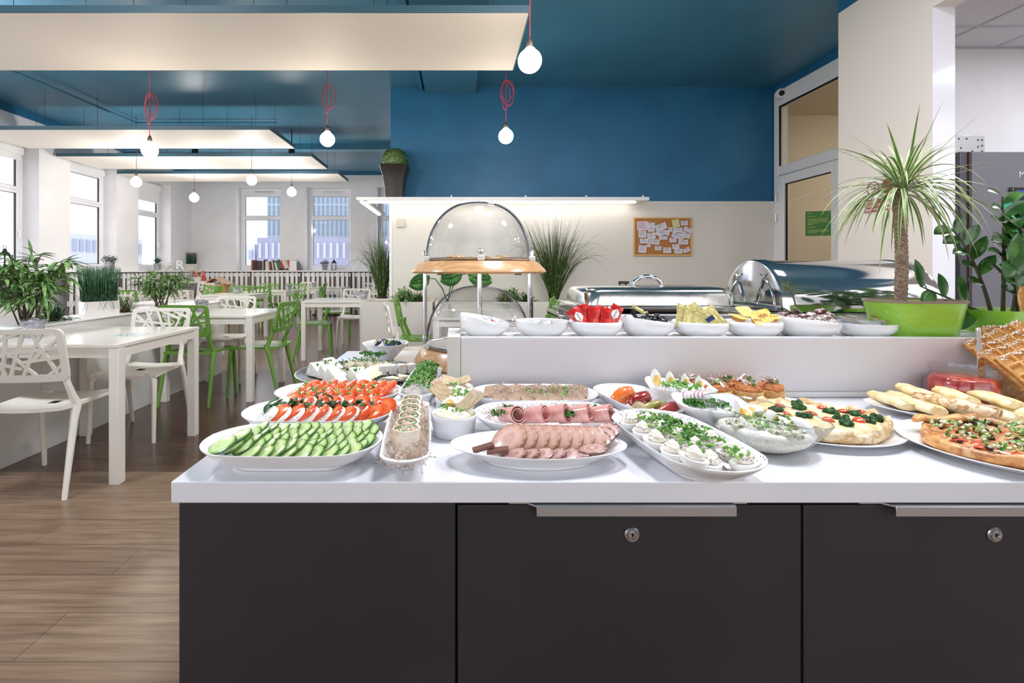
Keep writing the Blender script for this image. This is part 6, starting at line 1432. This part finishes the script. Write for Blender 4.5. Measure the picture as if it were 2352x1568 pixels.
# ================================================================ 20 quiche
d20 = Dish('round_plate', 'white plate of broccoli and tomato quiche behind the glass bowl', .800, 1.080, .170, .150, .017, 0, kind='round', fb=.68, cat='plate', group='large round plates')
M['crust'] = mat('pastry_crust', 'ddc193', .6, col2=['e9d7b4', 'c9a066', 'eadcbf', 'b9824a'], scale=28, ramp=(.3, .78), bump=.7, bscale=70)
M['quiche'] = mat('quiche_top', 'ebd9a6', .5, col2=['f1e5c3', 'e0c47c', 'efe2bb', 'cf9a55'], scale=34, ramp=(.3, .8), bump=.6, bscale=60, coat=.15)
t = thing('quiche', 'pale square cut quiche with broccoli, tomatoes and a puffed crust', 'quiche', (.800, 1.080, CT+.0098))
mb = MB(); n = 60; rg = []
def qr(f, z, am=0): return [(.152*f*math.cos(2*pi*i/n)*(1+.05*math.cos(4*2*pi*i/n)), .128*f*math.sin(2*pi*i/n)*(1+.05*math.cos(4*2*pi*i/n)), z+am*math.sin(i*1.9)+am*.7*math.sin(i*.8)) for i in range(n)]
mb.loft([qr(.92, 0), qr(.98, .005), qr(.99, .018, .003), qr(.96, .027, .005), qr(.91, .026, .003), qr(.87, .020)], True, False).jit(.003, 50)
obj('crust', mb, M['crust'], t, angle=80)
mb = MB().loft([qr(.89, .008), qr(.89, .020), qr(.7, .024), qr(.4, .025), qr(.05, .0255)]).jit(.0025, 45); obj('filling', mb, M['quiche'], t, angle=80)
M['broc'] = mat('broccoli', '2f5a2b', .7, col2=['1d3d1c', '4b7a3a'], scale=120, bump=.8, bscale=250)
M['cher'] = mat('cherry_tomato', 'cf4524', .25, col2=['d8562e', 'bd3518'], scale=60, coat=.5)
rr = random.Random(20)
for k, (x, y) in enumerate(((.00, .04), (.055, .015), (.04, -.035), (.10, .0), (.085, -.050), (-.03, -.02), (-.06, .03), (.12, -.035), (.02, .08), (-.09, -.04), (.02, -.075))):
    mb = MB()
    for j in range(9): mb.sphere((rr.uniform(-.011, .011), rr.uniform(-.009, .009), rr.uniform(.0, .006)), .006, 8, 6)
    mb.jit(.0022, 160, k); obj('broccoli_floret', mb, M['broc'], t, loc=(x, y, .0255), angle=80)
for k, (x, y) in enumerate(((-.0, .0), (.06, .045), (.085, .018), (.118, .012), (.065, -.05), (.0, -.05), (-.06, -.01), (-.03, .06), (-.09, .01))):
    obj('tomato_half', MB().sphere((0, 0, 0), .0125, 14, 8, .6, 0, 1).jit(.001, 60), M['cher'], t, loc=(x, y, .0245), rot=(.2, .1*k, k))
# ================================================================ 21 crepes
d21 = Dish('oval_plate', 'white oval plate of rolled pancakes before the jam jar', 1.262, 1.128, .235, .112, .020, math.radians(-31), kind='round', fb=.68, cat='plate')
M['crepe'] = mat('pancake', 'e9d3a0', .55, col2=['f0dfb6', 'dfc283', 'ecd8aa', 'd8b878'], scale=22, ramp=(.3, .78), bump=.25, bscale=90, coat=.15)
M['crepeb'] = mat('browned_pancake', 'd8b98a', .6, col2=['ecdcc0', 'b5813f', 'e6d2ae', 'a06a30'], scale=26, ramp=(.36, .62), bump=.3)
def crepe(label, u, v, a, L, w_, h_, m, z=.012, lift=0, seed=0):
    mb = MB(); n = 22; rg = []
    for k in range(11):
        f = k/10; s = .88+.14*math.sin(pi*f); s2 = s if 0 < k < 10 else s*.82
        rg.append([(w_*s2*math.cos(2*pi*i/n)+.004*math.sin(f*4+seed), (f-.5)*L, h_+h_*s2*math.sin(2*pi*i/n)*(1 if math.sin(2*pi*i/n) > 0 else .9)) for i in range(n)])
    # spiral folds on the open end
    mb.loft(rg).jit(.0028, 38, seed)
    mb.tube([(w_*.75*math.cos(1.9)+.004*math.sin(f*4+seed), (f-.5)*L, h_+h_*.92*(.95-.35*max(0, f-.55))) for f in [k/10 for k in range(11)]], .0022, 6)
    obj('rolled_pancake', mb, m, loc=d21.w(u, v, z+lift), rot=(0, 0, d21.rot+a), label=label, cat='pancake', group='rolled pancakes', angle=70)
nm = ('farthest left', 'second from the left', 'third from the left', 'fourth from the left', 'fifth from the left', 'sixth from the left', 'seventh from the left')
for k, (u, v, a, l_) in enumerate(((-.175, .012, -.35, .0), (-.135, .005, -.40, .002), (-.07, .010, -.45, .004), (-.015, .005, -.5, .003), (.055, .01, -.45, .006), (.115, .005, -.4, .0), (.165, .0, -.4, .0))):
    crepe('pale rolled pancake, '+nm[k]+' on the oval plate', u, v, math.radians(20+rr.uniform(-7, 7)), .165 if 0 < k < 6 else .12, .0265, .0135, M['crepe'], .011, l_, k)
for k, (u, v, a) in enumerate(((-.12, .045, .2), (-.05, .05, .1), (.02, .052, .15))):
    crepe('pale rolled pancake lying on top at the back of the plate, '+('left', 'middle', 'right')[k], u, v, math.radians(12)+a, .12, .023, .012, M['crepe'], .030, .004, 10+k)
crepe('browned rolled pancake lying at the front edge of the plate', -.075, -.040, math.radians(48), .15, .021, .014, M['crepeb'], .018, .010, 20)
# ================================================================ 22 tart
d22 = Dish('round_plate', 'large white plate of tomato and onion tart cut by the right edge', 1.095, .930, .190, .172, .020, 0, kind='round', fb=.72, cat='plate', group='large round plates')
t = thing('tomato_tart', 'flat browned tart covered with tomato and spring onion', 'tart', (1.095, .930, CT+.0100), .12)
M['tart'] = mat('tart_top', 'd08a4e', .45, col2=['e6b06c', 'b8552c', 'e9c48a', '9c3f22', 'd9a05e'], scale=42, ramp=(.32, .7), bump=.8, bscale=70, coat=.3)
M['tartc'] = mat('tart_crust', 'c98c4c', .5, col2=['dba765', 'a86430', 'e6c08a'], scale=30, ramp=(.3, .75), bump=.4, coat=.2)
def tr(f, z, am=0): return [(.158*f*math.cos(2*pi*i/n)*(1+.07*math.cos(4*2*pi*i/n+.3)), .140*f*math.sin(2*pi*i/n)*(1+.07*math.cos(4*2*pi*i/n+.3)), z+am*math.sin(i*.9)) for i in range(n)]
obj('crust', MB().loft([tr(.94, 0), tr(1.0, .005), tr(1.01, .016, .002), tr(.97, .022, .003), tr(.91, .019, .001), tr(.88, .012)], True, False).jit(.003, 40, 5), M['tartc'], t, angle=80)
obj('topping', MB().loft([tr(.9, .006), tr(.9, .015), tr(.6, .019), tr(.3, .020), tr(.03, .020)]).jit(.004, 45, 6), M['tart'], t, angle=80)
mb = MB().tube([(-.09+.02*k, .118+.006*math.sin(k), .026+.004*math.sin(k*1.7)) for k in range(9)], [.008, .012, .014, .013, .012, .014, .015, .012, .006], 12, flat=.6).jit(.002, 60); obj('raised_crust_fold', mb, M['tartc'], t, angle=70)
rr = random.Random(22)
for k in range(26):
    a = rr.uniform(0, 2*pi); r = math.sqrt(rr.random()); x, y = .135*r*math.cos(a), .115*r*math.sin(a)
    obj('tomato_piece', MB().sphere((0, 0, 0), .013, 12, 7, .45, 0, 1).jit(.0025, 70, k), M['cher'], t, loc=(x, y, .0165), rot=(rr.uniform(-.3, .3), rr.uniform(-.3, .3), a), angle=70).scale = (1.3, .8, 1)
q = Z(); q.c = Vector((1.095, .930, CT+.01)); q.rot = 0; q.fl = lambda a, b: .02
M['sonion'] = mat('spring_onion', 'b9cf8c', .4, col2=['8fb55c', 'e8edd2', '5f9a3c'], scale=60, ramp=(.3, .7))
sp_ = lambda r: (lambda a, m_: (.13*m_*math.cos(a), .115*m_*math.sin(a)))(r.uniform(0, 6.28), math.sqrt(r.random()))
bits('spring_onion', q, sp_, M['sonion'], 'spring onion rings scattered over the tomato tart', .0062, 120, 50, 'ring', hz=lambda x, y: .026)
bits('herb_pieces', q, sp_, M['parsley'], 'green herb pieces over the tomato tart', .006, 150, 51, 'leaf', hz=lambda x, y: .025)
bits('burnt_bits', q, sp_, mat('burnt', '4a2416', .6), 'dark roasted bits over the tomato tart', .007, 70, 52, 'lump', hz=lambda x, y: .020)
# ================================================================ 23 jam jar
t = thing('jam_jar', 'large round glass jar of red jam behind the pancakes', 'jar', (1.345, 1.272, CT+.0006))
obj('glass', MB().lathe([(.055, 0), (.062, .004), (.074, .018), (.078, .040), (.076, .060), (.068, .076), (.0665, .080), (.069, .082), (.069, .086), (.0665, .088), (.069, .091), (.069, .103), (.067, .1045), (.0655, .102), (.0635, .078), (.072, .060), (.074, .040), (.070, .020), (.055, .006)], 48), M['bowlglass'], t, angle=50)
obj('jam', MB().lathe([(.05, .006), (.066, .018), (.0715, .040), (.070, .058), (.0645, .074), (.06, .0765), (.001, .077)], 40), mat('red_jam', 'b52318', .15, col2=['9c1a12', 'd04a2a'], scale=45, coat=.3), t, angle=60)
t = thing('table_knife', 'polished steel knife standing in the jam jar', 'cutlery', (1.386, 1.262, CT+.055), (math.radians(-3), math.radians(-4), 0)); t.rotation_euler = (-.03, -.05, 0)
obj('blade', MB().loft([[(-.009+dx, -.001, z), (.009-dx, -.001, z), (.009-dx, .001, z), (-.009+dx, .001, z)] for z, dx in ((0, .006), (.02, .001), (.09, .0), (.115, .003))]), M['chrome'], t)
obj('handle', MB().loft([rr3(-w_, w_, -.0025, .0025, .002, z, 3) for z, w_ in ((.112, .004), (.12, .005), (.145, .0062), (.152, .006), (.154, .003))]), M['chrome'], t)
# ================================================================ 24 waffles in a glass bowl
wx, wy = 1.545, 1.235
slantbowl('glass_bowl', 'glass bowl of sugared waffles at the right edge', wx, wy, CT+.0006, .135, .075, M['bowlglass'], .0, fb=.34, wall=.004)
M['waffle'] = mat('waffle', 'd09a54', .6, col2=['c4873f', 'dcab68', 'b97a38'], scale=30, ramp=(.3, .7), bump=.3, bscale=120); M['sugar'] = mat('icing_sugar', 'f3ece2', .9, col2=['f8f4ee', 'd9a668'], scale=85, ramp=(.46, .56))
def wafflemesh():
    mb = MB(); nx, ny, L, W, T_ = 5, 4, .145, .115, .022; sub = 4; GX, GY = nx*sub, ny*sub
    def ht(i, j):
        if i in (0, GX) or j in (0, GY): return T_/2*.7
        a = (i % sub) in (2,) or (i % sub) in (1, 3); b = (j % sub) in (1, 2, 3)
        return T_/2-.0085 if (i % sub in (2, 3) and j % sub in (2, 3)) else T_/2
    def pos(i, j, s):
        u = {0: 0, 1: .16, 2: .26, 3: .90}[i % sub] if i < GX else 0; v = {0: 0, 1: .16, 2: .26, 3: .90}[j % sub] if j < GY else 0
        return (-L/2+L*((i//sub)+u)/nx, -W/2+W*((j//sub)+v)/ny, s*ht(i, j))
    for s in (1, -1):
        b = len(mb.v); mb.v += [pos(i, j, s) for j in range(GY+1) for i in range(GX+1)]
        for j in range(GY):
            for i in range(GX): a = b+j*(GX+1)+i; mb.f.append([a, a+1, a+GX+2, a+GX+1]); mb.m.append(0)
    o = (GX+1)*(GY+1); Wd = GX+1; edge = [i for i in range(Wd)]+[j*Wd+GX for j in range(1, GY+1)]+[GY*Wd+i for i in range(GX-1, -1, -1)]+[j*Wd for j in range(GY-1, 0, -1)]
    for k in range(len(edge)):
        a, c = edge[k], edge[(k+1) % len(edge)]; mb.f.append([a, c, o+c, o+a]); mb.m.append(0)
    return mb.jit(.0009, 40)
wmx = mesh('waffle', wafflemesh(), M['waffle'], 25)
sg = MB(); rr = random.Random(3)
for i in range(420): x, y = rr.uniform(-.07, .07), .0545+rr.gauss(0, .0035); sg.sphere((x, min(y, .058), rr.uniform(-.010, .0115)), rr.uniform(.0008, .0022), 5, 3, .6)
for i in range(60): sg.sphere((rr.uniform(-.06, .06), rr.choice((.03, .002))+rr.uniform(0, .003), .0113), rr.uniform(.0006, .0013), 5, 3, .5)
sgm = mesh('sugar', sg, mat('sugar_white', 'f6f2ec', .9))
def waffle(label, px, py, y, rot):
    t = thing('waffle', label, 'waffle', P(px, py, y), rot, 'waffles in the glass bowl')
    obj('body', wmx, None, t); s = obj('icing_sugar', sgm, None, t); s['kind'] = 'stuff'
def WR(yaw, tilt, inp):
    return (Matrix.Rotation(math.radians(yaw), 3, 'Z') @ Matrix.Rotation(math.radians(tilt), 3, 'X') @ Matrix.Rotation(math.radians(inp), 3, 'Z')).to_euler()
waffle('small part of a waffle standing behind the others', 2345, 795, 1.32, WR(-20, 70, 5))
waffle('waffle leaning at the far left of the glass bowl', 2325, 800, 1.29, WR(-38, 52, 38))
waffle('second waffle from the left in the glass bowl', 2350, 815, 1.255, WR(-42, 50, 36))
waffle('third waffle from the left in the glass bowl', 2375, 828, 1.225, WR(-44, 50, 35))
waffle('nearest waffle at the right picture edge', 2415, 842, 1.185, WR(-44, 52, 36))
waffle('lower waffle inside the glass bowl seen through its side', 2392, 895, 1.25, WR(-40, 50, 40))
# ================================================================ row of small bowls on the raised shelf
BR = [(1113, 1.475, .079, .066, -.26, 'tilted white bowl of sugar sachets at the left end of the raised shelf'), (1244, 1.465, .081, .056, 0, 'white bowl with a lip holding pale sachets, second on the raised shelf'), (1367, 1.46, .081, .058, 0, 'white bowl of red sachets, third on the raised shelf'),
      (1485, 1.465, .082, .064, -.18, 'white slanted bowl of black wrapped sweets, fourth on the raised shelf'), (1607, 1.46, .082, .056, 0, 'white bowl of gold sachets, fifth on the raised shelf'), (1729, 1.46, .081, .056, 0, 'white bowl of honey portions, sixth on the raised shelf'),
      (1849, 1.465, .093, .064, -.18, 'white slanted bowl of chocolate spread portions, seventh on the raised shelf'), (1984, 1.465, .082, .050, 0, 'white low bowl of jam portions touching the green pot')]
bc = []
for k, (px, y, r, h_, tl, l) in enumerate(BR):
    h_ *= .82; c = floor_at(px, y, SH+.0005); bc.append((c-Vector((0, 0, .010)), r, h_, tl))
    slantbowl('snack_bowl', l, c.x, c.y, c.z, r*.97, h_, M['porc'], tl, 'small bowls on the raised shelf', fb=.55, lipw=.003 if k == 1 else 0)
def sachet(w_, l_, th=.004, crimp=True):
    mb = MB(); N, K = 6, 8; vs = []; fs = []
    for s in (1, -1):
        for j in range(K+1):
            for i in range(N+1):
                u, v = i/N*2-1, j/K*2-1; z = s*th*(1-u*u)*(1-abs(v)**6)**1.0+.0006*s+.0008*math.sin(7*v+5*u); vs.append((w_/2*u*(1-.04*(1-v*v)), l_/2*v, z))
    W = N+1; o = W*(K+1)
    for s in (0, 1):
        for j in range(K):
            for i in range(N): a = s*o+j*W+i; fs.append((a, a+1, a+W+1, a+W))
    edge = [i for i in range(W)]+[j*W+N for j in range(1, K+1)]+[K*W+i for i in range(N-1, -1, -1)]+[j*W for j in range(K-1, 0, -1)]
    for k in range(len(edge)): a, c = edge[k], edge[(k+1) % len(edge)]; fs.append((a, c, o+c, o+a))
    return mb.add(vs, fs)
def pack(label, k, dx, dy, dz, rot, me, group, cat='sachet', extra=None, name='sachet'):
    c = bc[k][0]; t = thing(name, label, cat, (c.x+dx, c.y+dy, c.z+dz), rot, group)
    obj('wrapper', me, None, t)
    if extra: extra(t)
    return t
M['rfoil'] = mat('red_foil', 'c01f1c', .22, col2=['b01815', 'd43a30'], scale=40, coat=.5); M['lblw'] = mat('label_white', 'f1ede8', .4)
rsm = mesh('sachet', sachet(.036, .062, .005), M['rfoil'], 60)
def kbadge(t):
    obj('badge', MB().prism([(0, -.017), (.011, -.006), (.011, .008), (0, .017), (-.011, .008), (-.011, -.006)], .0058, .0062), M['lblw'], t)
    text('badge_text', 'KETCHUP', .0055, mat('ink_dark', '2a2024', .5) if 'ink_dark' not in bpy.data.materials else bpy.data.materials['ink_dark'], t, loc=(0, 0, .0066), rot=(0, 0, pi/2), depth=.0001)
posr = [(-.058, -.03, .070, E(62, 0, 28), True), (-.034, -.012, .078, E(72, 0, 12), False), (-.012, -.025, .072, E(70, 0, -14), False), (.010, -.01, .074, E(66, 0, 20), False), (.026, -.028, .070, E(68, 0, -12), False), (.052, -.022, .078, E(70, 0, -30), True), (.040, .010, .070, E(60, 0, 10), False), (-.02, .02, .066, E(55, 0, -30), False), (-.052, .012, .066, E(60, 0, 40), False)]
for i, (x, y, z, r_, kb) in enumerate(posr):
    r_ = (r_[0], -r_[2]*.9, r_[2]*.3)
    pack('red foil sachet, '+('leftmost with a white badge', 'second from the left', 'third from the left', 'fourth from the left', 'fifth from the left', 'rightmost with a white badge', 'behind the rightmost', 'at the back middle', 'at the back left')[i]+', in the bowl of red sachets', 2, x, y, z, r_, rsm, 'red sachets', extra=kbadge if kb else None)
wsm = mesh('sachet', sachet(.022, .05, .003), mat('sachet_paper', 'efece8', .6, col2=['f4f2ee', 'e6e2de'], scale=50), 60)
rr = random.Random(31)
def tint(m):
    return lambda t: obj('printed_band', MB().box(-.0105, .0105, -.004, .014, .0034, .0038), m, t)
grn = mat('sachet_green', '1f6b4a', .4); redp = mat('sachet_redprint', 'b0413a', .5)
for i in range(8): pack('white paper sachet in the tilted bowl at the left end of the raised shelf', 0, rr.uniform(-.045, .03), rr.uniform(-.03, .035), .042+.004*i/2, E(rr.uniform(-25, 50), rr.uniform(-40, 40), rr.uniform(0, 180)), wsm, 'white sachets in the tilted bowl')
pack('white sachet with a red stripe in the tilted bowl', 0, .022, -.025, .045, E(55, 20, -40), wsm, None, extra=tint(redp))
for i in range(9): pack('white and green sachet in the second bowl on the raised shelf', 1, rr.uniform(-.05, .05), rr.uniform(-.035, .04), .034+.005*rr.random(), E(rr.uniform(10, 60), rr.uniform(-30, 30), rr.uniform(0, 180)), wsm, 'white and green sachets', extra=tint(grn))
M['bfoil'] = mat('black_foil', '1b1a1d', .2, col2=['121113', '3a3336', 'd8cfc4'], scale=55, ramp=(.45, .68), coat=.6)
cm_ = MB().tube([(0, -.022, 0), (0, -.014, 0), (0, -.012, 0), (0, .012, 0), (0, .014, 0), (0, .022, 0)], [.009, .004, .0085, .0085, .004, .009], 10, flat=.7).jit(.0016, 90); cmm = mesh('wrapped_sweet', cm_, M['bfoil'], 60)
for i in range(13): pack('small black wrapped sweet in the fourth bowl of the shelf', 3, rr.uniform(-.055, .05), rr.uniform(-.04, .03), .062+rr.uniform(-.006, .012), E(rr.uniform(-40, 60), rr.uniform(-40, 40), rr.uniform(0, 180)), cmm, 'black wrapped sweets', 'sweet', name='wrapped_sweet')
obj('wrapped_sweet', cm_, mat('yellow_foil', 'd8cc7a', .3, coat=.4), loc=bc[3][0]+Vector((-.022, .0, .090)), rot=E(30, 20, 60), label='single pale yellow wrapped sweet on top of the black ones', cat='sweet')
M['gfoil'] = mat('gold_foil', 'cdbf78', .3, metal=.2, col2=['d9cd8c', 'b3a35c', 'e6dca6'], scale=90, ramp=(.3, .7), coat=.3)
gsm = mesh('sachet', sachet(.040, .075, .005), M['gfoil'], 60)
def glab(t): obj('printed_patch', MB().box(-.012, .012, -.010, .004, .0058, .0062), mat('patch_navy', '26365c', .4) if 'patch_navy' not in bpy.data.materials else bpy.data.materials['patch_navy'], t)
for i, (x, y, z, r_, e) in enumerate(((-.058, -.01, .072, (1.2, .35, .1), 0), (-.040, -.015, .068, (1.15, .5, .2), 0), (-.012, -.018, .070, (1.15, -.55, -.1), 0), (.014, -.030, .066, (1.0, -.6, -.15), 1), (.036, -.028, .060, (1.0, -.75, -.2), 0), (.0, .01, .076, (1.1, -.6, 0), 0), (.045, .0, .066, (1.1, -.5, 0), 0))):
    pack('gold sachet, '+('leftmost, standing on end', 'second from the left', 'third from the left', 'front middle with a dark blue label', 'front right', 'back middle', 'back right')[i]+', in the fifth bowl', 4, x, y, z, r_, gsm, 'gold sachets', extra=glab if e else None)
def cup(label, k, x, y, z, rot, lidm, tubm, txt=None, tcol='a02820', s=1.0, w_=.036, l_=.045):
    c = bc[k][0]; t = thing('portion_cup', label, 'portion cup', (c.x+x, c.y+y, c.z+z+.008), rot, 'portion cups'); t.scale = (s,)*3
    obj('tub', MB().loft([rr3(-a, a, -b, b, .008, zz, 4) for a, b, zz in ((w_*.34, l_*.34, -.012), (w_*.42, l_*.42, -.001), (w_*.5, l_*.5, 0))]), tubm, t)
    obj('foil_lid', MB().prism(rrect(-w_*.55, w_*.55, -l_*.55, l_*.55, .009, 4), 0, .0008), lidm, t)
    if txt: text('lid_text', txt, .0135, mat('ink_'+tcol, tcol, .5) if 'ink_'+tcol not in bpy.data.materials else bpy.data.materials['ink_'+tcol], t, loc=(0, 0, .0011), rot=(0, 0, 0), depth=.0001, bold=True)
M['hlid'] = mat('honey_lid', 'dcb83c', .3, col2=['e6c95a', 'efe08c', 'd0a62e'], scale=60, ramp=(.3, .7), coat=.3); M['htub'] = mat('honey_tub', 'b07a28', .2, coat=.5)
cup('honey portion cup facing the camera with red lettering', 5, -.002, -.045, .066, (.95, -.25, -.05), M['hlid'], M['htub'], 'MI\u00d3D', l_=.04, w_=.052)
cup('honey portion cup at the left of the sixth bowl', 5, -.048, -.01, .062, (.25, .1, .3), M['hlid'], M['htub'], s=1.05)
cup('honey portion cup at the back of the sixth bowl', 5, -.010, .02, .076, (.5, -.05, 0), M['hlid'], M['htub'], s=1.1)
cup('honey portion cup at the right of the sixth bowl', 5, .050, -.012, .062, (.2, -.1, -.2), M['hlid'], M['htub'], 'MI\u00d3D')
cup('honey portion cup lying low in front with lettering', 5, -.020, -.058, .056, (.7, .1, .2), M['hlid'], M['htub'], 'MI\u00d3D', s=.9)
M['clid'] = mat('choc_lid', '40201a', .3, col2=['56291f', 'e3d6cc', '3a1a14'], scale=60, ramp=(.42, .64), coat=.3); M['ctub'] = mat('choc_tub', '33191a', .2, coat=.5)
for i, (x, y, z, r_) in enumerate(((-.062, -.01, .066, (.25, -.1, .3)), (-.025, -.03, .060, (.35, -.2, -.2)), (.012, -.02, .058, (.5, -.35, .3)), (.045, -.025, .052, (.6, -.3, -.2)), (-.03, .02, .074, (.4, .5, .2)), (.0, .02, .074, (.5, .55, .2)), (.056, .0, .066, (.7, -.6, .2)))):
    cup(('leftmost', 'second', 'front middle', 'front right', 'upper left tipped', 'upper middle tipped', 'rightmost upright')[i]+' chocolate portion cup in the seventh bowl', 6, x, y, z, r_, M['clid'], M['ctub'], 'NUT' if 0 else None, s=1.05)
M['jlid'] = mat('jam_lid', '9c8460', .3, col2=['7a5a34', 'c9c2a6', '4f6a34', 'a83a2a'], scale=60, ramp=(.36, .64), coat=.3); M['jtub'] = mat('clear_tub', 'b9bac4', .15, coat=.5)
for i, (x, y, z, r_) in enumerate(((-.05, -.01, .052, (.3, .2, .2)), (-.005, -.02, .046, (.15, .05, -.2)), (.045, -.015, .058, (.3, -.05, -.1)), (.01, .03, .054, (.2, 0, .5)))):
    cup(('leftmost', 'middle', 'rightmost brown and green', 'back')[i]+' jam portion cup in the bowl touching the green pot', 7, x, y, z, r_, (M['jlid'], M['jtub'], M['jlid'], M['jlid'])[i], M['jtub'], s=1.15)
